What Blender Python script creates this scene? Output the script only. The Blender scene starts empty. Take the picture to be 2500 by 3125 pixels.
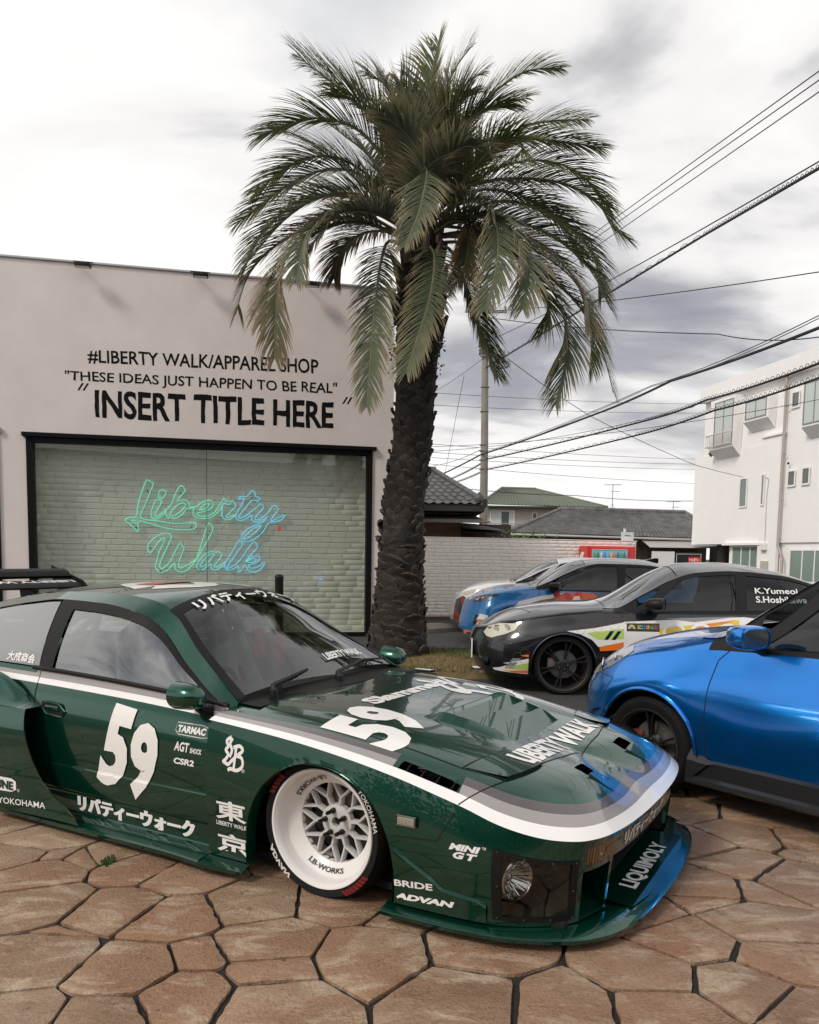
import bpy, bmesh, math, random
import numpy as np
from mathutils import Vector, Matrix
from mathutils.bvhtree import BVHTree
R_ = math.radians
sc = bpy.context.scene
COL = sc.collection
random.seed(7)

# ---------------------------------------------------------------- camera
cam = bpy.data.cameras.new('camera'); camo = bpy.data.objects.new('camera', cam); COL.objects.link(camo)
cam.sensor_fit = 'HORIZONTAL'; cam.sensor_width = 36.0; cam.lens = 36.0
cam.shift_y = (1920.0 - 1562.5) / 2500.0
cam.clip_start = 0.05; cam.clip_end = 3000
th = math.atan(2500 / 27170.0); ro = math.atan(0.0152)
fw = Vector((0, math.cos(th), -math.sin(th))); up = Vector((0, math.sin(th), math.cos(th))); rt = Vector((1, 0, 0))
cr = rt * math.cos(ro) + up * math.sin(ro); cu = -rt * math.sin(ro) + up * math.cos(ro)
m = Matrix((cr, cu, -fw)).transposed().to_4x4(); m.translation = (0, 0, 1.42)
camo.matrix_world = m
sc.camera = camo
sc.render.resolution_x = 819; sc.render.resolution_y = 1024

# ---------------------------------------------------------------- sky
SUN_EL, SUN_AZ = 42.0, 229.0          # compass-style: degrees clockwise from +Y
world = bpy.data.worlds.new('World'); sc.world = world; world.use_nodes = True
wn = world.node_tree; wn.nodes.clear()
def wnode(t, **kw):
    n = wn.nodes.new(t)
    for k, v in kw.items(): setattr(n, k, v)
    return n
out = wnode('ShaderNodeOutputWorld'); bg = wnode('ShaderNodeBackground')
sky = wnode('ShaderNodeTexSky', sky_type='NISHITA'); sky.sun_disc = False
sky.sun_elevation = R_(SUN_EL); sky.sun_rotation = R_(SUN_AZ); sky.air_density = 1.2; sky.dust_density = 2.0
tc = wnode('ShaderNodeTexCoord'); sep = wnode('ShaderNodeSeparateXYZ')
wn.links.new(tc.outputs['Generated'], sep.inputs[0])
def wmath(op, a, b=None, c=None):
    n = wnode('ShaderNodeMath', operation=op)
    for i, v in enumerate((a, b, c)):
        if v is None: continue
        if isinstance(v, (int, float)): n.inputs[i].default_value = v
        else: wn.links.new(v, n.inputs[i])
    return n.outputs[0]
zz = wmath('ADD', wmath('MAXIMUM', sep.outputs[2], 0.0), 0.22)     # a cloud deck: directions meet a flat layer overhead
cx_ = wmath('DIVIDE', sep.outputs[0], zz); cy_ = wmath('DIVIDE', sep.outputs[1], zz)
comb = wnode('ShaderNodeCombineXYZ'); wn.links.new(cx_, comb.inputs[0]); wn.links.new(cy_, comb.inputs[1]); comb.inputs[2].default_value = 3.7
mapn = wnode('ShaderNodeMapping'); wn.links.new(comb.outputs[0], mapn.inputs[0])
mapn.inputs['Location'].default_value = (5.3, 2.2, 0); mapn.inputs['Rotation'].default_value = (0, 0, R_(20)); mapn.inputs['Scale'].default_value = (0.62, 0.9, 1)
n1 = wnode('ShaderNodeTexNoise'); n1.inputs['Scale'].default_value = 0.85; n1.inputs['Detail'].default_value = 7; n1.inputs['Roughness'].default_value = 0.52; n1.inputs['Distortion'].default_value = 0.35
wn.links.new(mapn.outputs[0], n1.inputs['Vector'])
n2 = wnode('ShaderNodeTexNoise'); n2.inputs['Scale'].default_value = 2.6; n2.inputs['Detail'].default_value = 6; n2.inputs['Roughness'].default_value = 0.55; n2.inputs['Distortion'].default_value = 0.5
wn.links.new(mapn.outputs[0], n2.inputs['Vector'])
mixv = wmath('ADD', wmath('MULTIPLY', n1.outputs['Fac'], 0.66), wmath('MULTIPLY', n2.outputs['Fac'], 0.34))
ramp = wnode('ShaderNodeValToRGB'); wn.links.new(mixv, ramp.inputs[0])
e = ramp.color_ramp.elements
e[0].position = 0.31; e[0].color = (0.215, 0.225, 0.265, 1)
e[1].position = 0.57; e[1].color = (0.82, 0.805, 0.79, 1)
for p, c in ((0.38, (0.32, 0.325, 0.36, 1)), (0.425, (0.52, 0.515, 0.525, 1)), (0.455, (0.69, 0.675, 0.67, 1)), (0.50, (0.765, 0.75, 0.735, 1))):
    k = e.new(p); k.color = c
skm = wnode('ShaderNodeVectorMath', operation='SCALE'); wn.links.new(sky.outputs[0], skm.inputs[0]); skm.inputs['Scale'].default_value = 0.09
# thin places in the deck let a little blue through
n3 = wnode('ShaderNodeTexNoise'); n3.inputs['Scale'].default_value = 1.3; n3.inputs['Detail'].default_value = 5
mp3 = wnode('ShaderNodeMapping'); wn.links.new(comb.outputs[0], mp3.inputs[0]); mp3.inputs['Location'].default_value = (7.3, 1.9, 2)
wn.links.new(mp3.outputs[0], n3.inputs['Vector'])
thin = wnode('ShaderNodeMapRange'); wn.links.new(n3.outputs['Fac'], thin.inputs[0])
thin.inputs[1].default_value = 0.60; thin.inputs[2].default_value = 0.78; thin.inputs[3].default_value = 0.0; thin.inputs[4].default_value = 0.55
mx = wnode('ShaderNodeMix', data_type='RGBA'); wn.links.new(thin.outputs[0], mx.inputs[0])
wn.links.new(ramp.outputs[0], mx.inputs[6]); wn.links.new(skm.outputs[0], mx.inputs[7])
bg.inputs[1].default_value = 1.0
wn.links.new(mx.outputs[2], bg.inputs[0]); wn.links.new(bg.outputs[0], out.inputs[0])

sun = bpy.data.lights.new('sun', 'SUN'); suno = bpy.data.objects.new('sun', sun); COL.objects.link(suno)
sun.energy = 1.5; sun.angle = R_(12); sun.color = (1.0, 0.93, 0.83)
sd = Vector((math.sin(R_(SUN_AZ)) * math.cos(R_(SUN_EL)), math.cos(R_(SUN_AZ)) * math.cos(R_(SUN_EL)), math.sin(R_(SUN_EL))))
suno.rotation_euler = sd.to_track_quat('Z', 'Y').to_euler()
suno.location = sd * 60
sc.view_settings.view_transform = 'Standard'; sc.view_settings.look = 'None'
sc.view_settings.exposure = 0.42; sc.view_settings.gamma = 1.0
sc.render.engine = 'CYCLES'

# ---------------------------------------------------------------- helpers: objects
def tag(o, label=None, cat=None, group=None, kind=None):
    if label: o['label'] = label
    if cat: o['category'] = cat
    if group: o['group'] = group
    if kind: o['kind'] = kind
    return o
def empty(name, loc=(0, 0, 0), rz=0.0, parent=None):
    o = bpy.data.objects.new(name, None); COL.objects.link(o)
    o.location = loc; o.rotation_euler = (0, 0, rz); o.empty_display_size = 0.1
    if parent: o.parent = parent
    return o
def link(name, me, parent=None, loc=None):
    o = bpy.data.objects.new(name, me); COL.objects.link(o)
    if parent: o.parent = parent
    if loc is not None: o.location = loc
    return o
def build(name, vf, mat, parent=None, smooth=None, loc=None, fix=False):
    """verts+faces -> one mesh object; smooth = sharp-edge angle in degrees or None for flat"""
    me = bpy.data.meshes.new(name)
    me.from_pydata([tuple(v) for v in vf[0]], [], [tuple(f) for f in vf[1]])
    if fix:
        bm = bmesh.new(); bm.from_mesh(me)
        bmesh.ops.remove_doubles(bm, verts=bm.verts, dist=1e-5)
        bmesh.ops.recalc_face_normals(bm, faces=bm.faces); bm.to_mesh(me); bm.free()
    me.update()
    if mat is not None: me.materials.append(mat)
    if smooth:
        me.shade_smooth(); me.set_sharp_from_angle(angle=R_(smooth))
    return link(name, me, parent, loc)
def copy_tree(o, parent=None):
    c = o.copy(); COL.objects.link(c); c.parent = parent
    for ch in o.children: copy_tree(ch, c)
    return c

class MB:
    def __init__(s): s.v = []; s.f = []
    def add(s, v, f, mtx=None):
        n = len(s.v)
        s.v += [tuple((mtx @ Vector(p)) if mtx is not None else p) for p in v]
        s.f += [tuple(i + n for i in q) for q in f]; return s
    def box(s, a, b, bev=0.0, mtx=None):
        x0, y0, z0 = a; x1, y1, z1 = b
        if x0 > x1: x0, x1 = x1, x0
        if y0 > y1: y0, y1 = y1, y0
        if z0 > z1: z0, z1 = z1, z0
        if bev <= 0:
            v = [(x0,y0,z0),(x1,y0,z0),(x1,y1,z0),(x0,y1,z0),(x0,y0,z1),(x1,y0,z1),(x1,y1,z1),(x0,y1,z1)]
            f = [(3,2,1,0),(4,5,6,7),(0,1,5,4),(1,2,6,5),(2,3,7,6),(3,0,4,7)]
            return s.add(v, f, mtx)
        bm = bmesh.new(); bmesh.ops.create_cube(bm, size=1)
        for q in bm.verts: q.co = Vector(((x0+x1)/2+q.co.x*(x1-x0), (y0+y1)/2+q.co.y*(y1-y0), (z0+z1)/2+q.co.z*(z1-z0)))
        bmesh.ops.bevel(bm, geom=list(bm.edges)+list(bm.verts), offset=min(bev, .49*min(x1-x0, y1-y0, z1-z0)), segments=2, affect='EDGES', profile=.5)
        bm.verts.index_update()
        v = [tuple(q.co) for q in bm.verts]; f = [tuple(q.index for q in fa.verts) for fa in bm.faces]; bm.free()
        return s.add(v, f, mtx)
    def tube(s, pts, r, n=8, closed=False, caps=True):
        pts = [Vector(p) for p in pts]; N = len(pts)
        rr = r if isinstance(r, (list, tuple)) else [r]*N
        v = []; f = []; prev = None
        for i, p in enumerate(pts):
            if closed: d = pts[(i+1) % N] - pts[i-1]
            else: d = pts[min(i+1, N-1)] - pts[max(i-1, 0)]
            if d.length < 1e-9: d = Vector((0, 0, 1))
            d.normalize()
            if prev is None:
                a = Vector((0, 0, 1)) if abs(d.z) < .9 else Vector((1, 0, 0))
                u = d.cross(a).normalized()
            else:
                u = prev - d * prev.dot(d)
                u = u.normalized() if u.length > 1e-6 else d.orthogonal().normalized()
            w = d.cross(u); prev = u
            for k in range(n):
                a = 2*math.pi*k/n; v.append(tuple(p + (u*math.cos(a) + w*math.sin(a))*rr[i]))
        for i in range(N if closed else N-1):
            j = (i+1) % N
            for k in range(n):
                l = (k+1) % n; f.append((i*n+k, i*n+l, j*n+l, j*n+k))
        if caps and not closed:
            f.append(tuple(reversed(range(n)))); f.append(tuple((N-1)*n+k for k in range(n)))
        return s.add(v, f)
    def cyl(s, p0, p1, r, n=16, r1=None): return s.tube([p0, p1], [r, r if r1 is None else r1], n)
    def lathe(s, prof, n=48, axis='Z', mtx=None, closed=False):
        """prof: (radius, height) list turned about the axis"""
        v = []; f = []; N = len(prof)
        for r, h in prof:
            for k in range(n):
                a = 2*math.pi*k/n; x, y = r*math.cos(a), r*math.sin(a)
                v.append((x, y, h) if axis == 'Z' else ((x, h, y) if axis == 'Y' else (h, x, y)))
        for i in range(N if closed else N-1):
            j = (i+1) % N
            for k in range(n):
                l = (k+1) % n; f.append((i*n+k, i*n+l, j*n+l, j*n+k))
        return s.add(v, f, mtx)
    def prism(s, poly, d0, d1, axis='Z', mtx=None):
        """extrude a 2D outline between d0 and d1 along an axis"""
        n = len(poly)
        def P(a, b, d): return (a, b, d) if axis == 'Z' else ((a, d, b) if axis == 'Y' else (d, a, b))
        v = [P(a, b, d0) for a, b in poly] + [P(a, b, d1) for a, b in poly]
        f = [tuple(reversed(range(n))), tuple(range(n, 2*n))] + [(i, (i+1) % n, n+(i+1) % n, n+i) for i in range(n)]
        return s.add(v, f, mtx)
    def grid(s, fn, us, vs, mtx=None, flip=False):
        v = [tuple(fn(u, w)) for u in us for w in vs]; nv = len(vs); f = []
        for i in range(len(us)-1):
            for j in range(nv-1):
                q = (i*nv+j, (i+1)*nv+j, (i+1)*nv+j+1, i*nv+j+1)
                f.append(tuple(reversed(q)) if flip else q)
        return s.add(v, f, mtx)
    def mirrored(s):
        n = MB(); n.v = [(x, -y, z) for x, y, z in s.v]; n.f = [tuple(reversed(q)) for q in s.f]; return n
    def build(s, name, mat, parent=None, smooth=None, loc=None, fix=True): return build(name, (s.v, s.f), mat, parent, smooth, loc, fix)

def lin(a, b, n): return [a + (b-a)*i/(n-1) for i in range(n)]
def lerp(a, b, t): return a + (b-a)*t
def clamp(x, a=0., b=1.): return max(a, min(b, x))
def sstep(x): x = clamp(x); return x*x*(3-2*x)
def pchip(xs, ys):
    xs = list(xs); ys = list(ys); n = len(xs)
    h = [xs[i+1]-xs[i] for i in range(n-1)]; d = [(ys[i+1]-ys[i])/h[i] for i in range(n-1)]
    m_ = [0.0]*n
    if n == 2: m_ = [d[0], d[0]]
    else:
        for i in range(1, n-1):
            if d[i-1]*d[i] <= 0: m_[i] = 0
            else:
                w1 = 2*h[i]+h[i-1]; w2 = h[i]+2*h[i-1]; m_[i] = (w1+w2)/(w1/d[i-1]+w2/d[i])
        m_[0] = d[0]; m_[-1] = d[-1]
    def g(x):
        if x <= xs[0]: return ys[0] + m_[0]*(x-xs[0])
        if x >= xs[-1]: return ys[-1] + m_[-1]*(x-xs[-1])
        lo = 0
        while lo < n-2 and x > xs[lo+1]: lo += 1
        t = (x-xs[lo])/h[lo]; t2 = t*t; t3 = t2*t
        return (2*t3-3*t2+1)*ys[lo] + (t3-2*t2+t)*h[lo]*m_[lo] + (-2*t3+3*t2)*ys[lo+1] + (t3-t2)*h[lo]*m_[lo+1]
    return g
def curve(*pts):
    """points (x, a, b, ...) increasing in x -> function of x giving (a, b, ...)"""
    p = sorted(pts); fs = [pchip([q[0] for q in p], [q[i] for q in p]) for i in range(1, len(p[0]))]
    if len(fs) == 1: return fs[0]
    return lambda x: tuple(f(x) for f in fs)
def path(pts):
    """a smooth 3D curve through points, parameter 0..1 by chord length; also returns the parameters"""
    t = [0.0]
    for a, b in zip(pts, pts[1:]): t.append(t[-1] + (Vector(b)-Vector(a)).length)
    t = [q/t[-1] for q in t]
    fs = [pchip(t, [p[i] for p in pts]) for i in range(len(pts[0]))]
    return (lambda u: Vector([f(u) for f in fs])), t
def spline2(pts, closed=True, n=6):
    """Catmull-Rom through 2D/3D points"""
    P = [Vector(p) for p in pts]; N = len(P); o = []
    rng = range(N) if closed else range(N-1)
    for i in rng:
        if closed: a, b, c, d = P[i-1], P[i], P[(i+1) % N], P[(i+2) % N]
        else: a, b, c, d = P[max(i-1, 0)], P[i], P[i+1], P[min(i+2, N-1)]
        for k in range(n):
            t = k/n; o.append(.5*((2*b) + (c-a)*t + (2*a-5*b+4*c-d)*t*t + (-a+3*b-3*c+d)*t**3))
    if not closed: o.append(P[-1])
    return o
def cut(mb, f, eps=1e-3):
    """delete faces where f(v)<0 and pull the rim onto f=0"""
    val = [f(v) for v in mb.v]
    keep = []; dead = set(); live = set()
    for q in mb.f:
        c = sum(val[i] for i in q)/len(q)
        if c < 0: dead.update(q)
        else: keep.append(q); live.update(q)
    V = [list(v) for v in mb.v]
    for i in dead & live:
        v = mb.v[i]; g = []
        for k in range(3):
            w = list(v); w[k] += eps; g.append((f(w)-val[i])/eps)
        n2_ = sum(a*a for a in g)
        if n2_ > 1e-9:
            for k in range(3): V[i][k] -= clamp(val[i], -.06, .06)*g[k]/n2_
    mb.v = [tuple(v) for v in V]; mb.f = keep
    return mb

# ---------------------------------------------------------------- helpers: materials
MATS = {}
def mat(name, col, rough=.5, metal=0., coat=0., spec=.5, noise=0., nscale=8., bump=0., bscale=60., emit=None, estr=1., col2=None, trans=0., ior=1.45, coords='Object', coatr=.03, stretch=None, detail=6):
    if name in MATS: return MATS[name]
    M = bpy.data.materials.new(name); M.use_nodes = True; nt = M.node_tree; b = nt.nodes['Principled BSDF']
    b.inputs['Base Color'].default_value = (*col, 1); b.inputs['Roughness'].default_value = rough; b.inputs['Metallic'].default_value = metal
    b.inputs['Coat Weight'].default_value = coat; b.inputs['Coat Roughness'].default_value = coatr
    b.inputs['Specular IOR Level'].default_value = spec; b.inputs['Transmission Weight'].default_value = trans; b.inputs['IOR'].default_value = ior
    if emit: b.inputs['Emission Color'].default_value = (*emit, 1); b.inputs['Emission Strength'].default_value = estr
    if noise or bump:
        t = nt.nodes.new('ShaderNodeTexCoord'); vec = t.outputs[coords]
        if stretch:
            mp = nt.nodes.new('ShaderNodeMapping'); mp.inputs['Scale'].default_value = stretch; nt.links.new(vec, mp.inputs[0]); vec = mp.outputs[0]
    if noise:
        n = nt.nodes.new('ShaderNodeTexNoise'); n.inputs['Scale'].default_value = nscale; n.inputs['Detail'].default_value = detail; n.inputs['Roughness'].default_value = .6
        nt.links.new(vec, n.inputs['Vector'])
        r = nt.nodes.new('ShaderNodeValToRGB'); nt.links.new(n.outputs['Fac'], r.inputs[0])
        c2 = col2 if col2 else tuple(max(0, c*(1-noise)) for c in col)
        r.color_ramp.elements[0].position = .33; r.color_ramp.elements[0].color = (*c2, 1)
        r.color_ramp.elements[1].position = .67; r.color_ramp.elements[1].color = (*col, 1)
        nt.links.new(r.outputs[0], b.inputs['Base Color'])
    if bump:
        n = nt.nodes.new('ShaderNodeTexNoise'); n.inputs['Scale'].default_value = bscale; n.inputs['Detail'].default_value = 5
        nt.links.new(vec, n.inputs['Vector'])
        k = nt.nodes.new('ShaderNodeBump'); k.inputs['Strength'].default_value = bump; k.inputs['Distance'].default_value = .02
        nt.links.new(n.outputs['Fac'], k.inputs['Height']); nt.links.new(k.outputs[0], b.inputs['Normal'])
    MATS[name] = M; return M
def glass_mat(name, tint=(.9, .95, .92), dark=0.0, refl=1.0, rough=0.0, f0=.05):
    """thin pane: fresnel reflection over a tinted see-through"""
    if name in MATS: return MATS[name]
    M = bpy.data.materials.new(name); M.use_nodes = True; nt = M.node_tree; nt.nodes.clear()
    o = nt.nodes.new('ShaderNodeOutputMaterial'); t = nt.nodes.new('ShaderNodeBsdfTransparent'); g = nt.nodes.new('ShaderNodeBsdfGlossy')
    t.inputs[0].default_value = (*[c*(1-dark) for c in tint], 1); g.inputs['Roughness'].default_value = rough; g.inputs[0].default_value = (refl, refl, refl, 1)
    lw = nt.nodes.new('ShaderNodeLayerWeight'); lw.inputs['Blend'].default_value = .5       # Schlick, the same from either face
    pw = nt.nodes.new('ShaderNodeMath'); pw.operation = 'POWER'; nt.links.new(lw.outputs['Facing'], pw.inputs[0]); pw.inputs[1].default_value = 4.0
    mr = nt.nodes.new('ShaderNodeMapRange'); nt.links.new(pw.outputs[0], mr.inputs[0]); mr.inputs[3].default_value = f0; mr.inputs[4].default_value = 1.0
    x = nt.nodes.new('ShaderNodeMixShader'); nt.links.new(mr.outputs[0], x.inputs[0]); nt.links.new(t.outputs[0], x.inputs[1]); nt.links.new(g.outputs[0], x.inputs[2])
    nt.links.new(x.outputs[0], o.inputs[0]); MATS[name] = M; return M
WHITE = mat('white_vinyl', (.78, .76, .74), .35, coat=.5)
BLACKP = mat('black_plastic', (.009, .009, .010), .45, spec=.3)
RUBBER = mat('tyre_rubber', (.009, .009, .0095), .75, spec=.2, bump=.15, bscale=90)
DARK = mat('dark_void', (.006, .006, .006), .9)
CHROME = mat('chrome', (.8, .8, .8), .12, 1.0)
STEEL = mat('steel', (.35, .35, .36), .35, 1.0)
LENS = glass_mat('lens_glass', (.97, .98, .98), f0=.04, rough=.12)
GLASS = glass_mat('car_glass', (.42, .50, .46), f0=.06)
GLASST = glass_mat('tinted_glass', (.10, .10, .10), f0=.06)

# ---------------------------------------------------------------- helpers: lettering
def text2d(s, bold=0.0, shear=0.0, spacing=1.0, res=3):
    """flat letters: ((x,y) verts scaled to a 0..1 x 0..1 box, faces, aspect)"""
    cu_ = bpy.data.curves.new('t', 'FONT'); cu_.body = s; cu_.offset = bold; cu_.shear = shear; cu_.space_character = spacing; cu_.resolution_u = res; cu_.fill_mode = 'FRONT'
    o = bpy.data.objects.new('t', cu_); COL.objects.link(o)
    dg = bpy.context.evaluated_depsgraph_get(); dg.update()
    me = bpy.data.meshes.new_from_object(o.evaluated_get(dg))
    v = [(p.co.x, p.co.y) for p in me.vertices]; f = [tuple(p.vertices) for p in me.polygons]
    bpy.data.objects.remove(o); bpy.data.curves.remove(cu_); bpy.data.meshes.remove(me)
    if not v: return [], [], 1.
    x0 = min(p[0] for p in v); x1 = max(p[0] for p in v); y0 = min(p[1] for p in v); y1 = max(p[1] for p in v)
    w = max(x1-x0, 1e-6); h = max(y1-y0, 1e-6)
    return [((x-x0)/w, (y-y0)/h) for x, y in v], f, w/h
def shape2d(polys):
    """outlines already in 0..1 box coordinates; each outline one n-gon"""
    v = []; f = []
    for p in polys:
        n = len(v); v += [tuple(q) for q in p]; f.append(tuple(range(n, n+len(p))))
    return v, f, 1.
def stroke2d(lines, w):
    """thick polylines in 0..1 coordinates"""
    v = []; f = []
    for ln in lines:
        P = [Vector(p) for p in ln]; n0 = len(v)
        for i, p in enumerate(P):
            a = (P[min(i+1, len(P)-1)] - P[max(i-1, 0)])
            a = Vector((a.x, a.y)).normalized() if a.length > 1e-9 else Vector((1, 0)); nn = Vector((-a.y, a.x))
            k = w[i % len(w)] if isinstance(w, list) else w
            e_ = a * (k*.4 if i == len(P)-1 else (-k*.4 if i == 0 else 0))
            v += [tuple(p + e_ + nn*k/2), tuple(p + e_ - nn*k/2)]
        for i in range(len(P)-1): f.append((n0+2*i, n0+2*i+1, n0+2*i+3, n0+2*i+2))
    return v, f, 1.
def refine(v, f, sx, sy):
    """slice the flat letters so that they can follow a curved surface"""
    bm = bmesh.new(); vs = [bm.verts.new((p[0], p[1], 0)) for p in v]
    for q in f:
        try: bm.faces.new([vs[i] for i in q])
        except ValueError: pass
    x0 = min(p[0] for p in v); x1 = max(p[0] for p in v); y0 = min(p[1] for p in v); y1 = max(p[1] for p in v)
    for k in range(1, sx):
        bmesh.ops.bisect_plane(bm, geom=list(bm.verts)+list(bm.edges)+list(bm.faces), plane_co=(x0+(x1-x0)*k/sx, 0, 0), plane_no=(1, 0, 0))
    for k in range(1, sy):
        bmesh.ops.bisect_plane(bm, geom=list(bm.verts)+list(bm.edges)+list(bm.faces), plane_co=(0, y0+(y1-y0)*k/sy, 0), plane_no=(0, 1, 0))
    bm.verts.index_update()
    v = [(p.co.x, p.co.y) for p in bm.verts]; f = [tuple(p.index for p in q.verts) for q in bm.faces]; bm.free()
    return v, f
class Skin:
    """ray target made of several patches"""
    def __init__(s, *mbs):
        v = []; f = []
        for m_ in mbs:
            n = len(v); v += list(m_.v); f += [tuple(i+n for i in q) for q in m_.f]
        s.t = BVHTree.FromPolygons([Vector(p) for p in v], f)
    def hit(s, p, d, back=.6, off=.0015):
        d = Vector(d).normalized(); h = s.t.ray_cast(Vector(p) - d*back, d, back*2.5)
        if h[0] is None:
            h = s.t.find_nearest(Vector(p), .25)
            if h[0] is None: return Vector(p)
        n = h[1] if h[1].dot(d) < 0 else -h[1]
        return h[0] + n*off
def decal(name, art, quad, mt, parent, skin=None, d=(0, 1, 0), sx=12, sy=5, off=.0015):
    """art (0..1 box) stretched over a 3D quad (bl, br, tr, tl) and laid on a skin"""
    v, f = refine(art[0], art[1], sx, sy) if skin else (art[0], art[1])
    bl, br, tr, tl = [Vector(q) for q in quad]; o = []
    for a, b in v:
        p = (bl*(1-a) + br*a)*(1-b) + (tl*(1-a) + tr*a)*b
        o.append(skin.hit(p, d, off=off) if skin else p)
    return build(name, (o, f), mt, parent)
def ribbon(skin, pts, w, d, off=.001, n=None):
    """thin strip along a polyline on a skin (panel gaps, seams)"""
    P = [Vector(p) for p in pts]; Q = []
    for a, b in zip(P, P[1:]):
        k = n or max(2, int((b-a).length/.03))
        Q += [a.lerp(b, i/k) for i in range(k)]
    Q.append(P[-1]); d = Vector(d).normalized(); v = []; f = []
    for i, p in enumerate(Q):
        t = Q[min(i+1, len(Q)-1)] - Q[max(i-1, 0)]; s_ = t.cross(d).normalized()*w/2
        v += [skin.hit(p+s_, d, off=off), skin.hit(p-s_, d, off=off)]
    for i in range(len(Q)-1): f.append((2*i, 2*i+1, 2*i+3, 2*i+2))
    m_ = MB(); m_.v = [tuple(q) for q in v]; m_.f = f; return m_

# ================================================================ ground
ASPH = mat('asphalt', (.060, .058, .057), .85, noise=.45, nscale=35, bump=.5, bscale=240)
g_ = MB(); g_.add([(-400, -60, -.012), (400, -60, -.012), (400, 900, -.012), (-400, 900, -.012)], [(0, 1, 2, 3)])
tag(g_.build('asphalt_ground', ASPH), kind='structure')

def stone_mat():
    M = bpy.data.materials.new('stamped_stone'); M.use_nodes = True; nt = M.node_tree; b = nt.nodes['Principled BSDF']
    L = nt.links.new; N = nt.nodes.new
    geo = N('ShaderNodeNewGeometry'); oi = N('ShaderNodeObjectInfo')
    def noise(s, d=8, r=.6, dist=0., off=None, sc3=None):
        mp = N('ShaderNodeMapping'); L(geo.outputs['Position'], mp.inputs[0])
        if sc3: mp.inputs['Scale'].default_value = sc3
        if off: mp.inputs['Location'].default_value = off
        n = N('ShaderNodeTexNoise'); n.inputs['Scale'].default_value = s; n.inputs['Detail'].default_value = d; n.inputs['Roughness'].default_value = r; n.inputs['Distortion'].default_value = dist
        L(mp.outputs[0], n.inputs['Vector']); return n.outputs['Fac']
    def ramp(v, pts):
        r = N('ShaderNodeValToRGB'); L(v, r.inputs[0]); e = r.color_ramp.elements
        e[0].position, e[0].color = pts[0][0], (*pts[0][1], 1); e[1].position, e[1].color = pts[-1][0], (*pts[-1][1], 1)
        for p, c in pts[1:-1]: k = e.new(p); k.color = (*c, 1)
        return r.outputs[0]
    def mix(f, a, c, mode='MIX'):
        m_ = N('ShaderNodeMix'); m_.data_type = 'RGBA'; m_.blend_type = mode
        if isinstance(f, float): m_.inputs[0].default_value = f
        else: L(f, m_.inputs[0])
        for i, v in ((6, a), (7, c)):
            if isinstance(v, tuple): m_.inputs[i].default_value = (*v, 1)
            else: L(v, m_.inputs[i])
        return m_.outputs[2]
    base = ramp(noise(1.6, 5, .55, .6), [(.30, (.215, .118, .072)), (.45, (.275, .168, .106)), (.56, (.31, .198, .130)), (.72, (.40, .285, .20))])
    per = ramp(oi.outputs['Random'], [(0., (.80, .74, .73)), (.35, (1.05, .98, .93)), (.7, (.95, .99, .98)), (1., (1.13, 1.10, 1.08))])
    c = mix(1., base, per, 'MULTIPLY')
    streak = ramp(noise(3.2, 9, .68, .9, (3, 1, 0), (1., 1.9, 1.)), [(.50, (0, 0, 0)), (.66, (1, 1, 1))])
    c = mix(streak, c, (.47, .36, .26)); 
    grain = ramp(noise(70, 6, .75), [(.30, (.62, .60, .58)), (.5, (1, 1, 1)), (.75, (1.12, 1.1, 1.08))]); c = mix(1., c, grain, 'MULTIPLY')
    spots = ramp(noise(16, 10, .78, .4, (9, 4, 0)), [(.30, (.10, .085, .07)), (.40, (1, 1, 1))]); c = mix(.9, c, mix(1., c, spots, 'MULTIPLY'))
    crk = ramp(noise(5.0, 6, .62, 1.2, (1, 7, 0), (1., 2.2, 1.)), [(.485, (1, 1, 1)), (.498, (.55, .5, .47)), (.503, (.55, .5, .47)), (.515, (1, 1, 1))])
    gate = ramp(noise(1.9, 3, .5, 0., (5, 5, 0)), [(.50, (0, 0, 0)), (.62, (1, 1, 1))]); c = mix(gate, c, mix(1., c, crk, 'MULTIPLY'))
    L(c, b.inputs['Base Color']); b.inputs['Roughness'].default_value = .72; b.inputs['Specular IOR Level'].default_value = .35
    bp = N('ShaderNodeBump'); bp.inputs['Strength'].default_value = .8; bp.inputs['Distance'].default_value = .014
    ad = N('ShaderNodeMath'); ad.operation = 'ADD'; L(noise(9, 10, .7, .5, None, (1., 1.8, 1.)), ad.inputs[0]); L(noise(90, 4, .6), ad.inputs[1])
    L(ad.outputs[0], bp.inputs['Height']); L(bp.outputs[0], b.inputs['Normal'])
    return M
STONE = stone_mat()
JOINT = mat('joint_grit', (.050, .042, .037), .95, noise=.6, nscale=90, bump=1., bscale=160, coords='Object')
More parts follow.
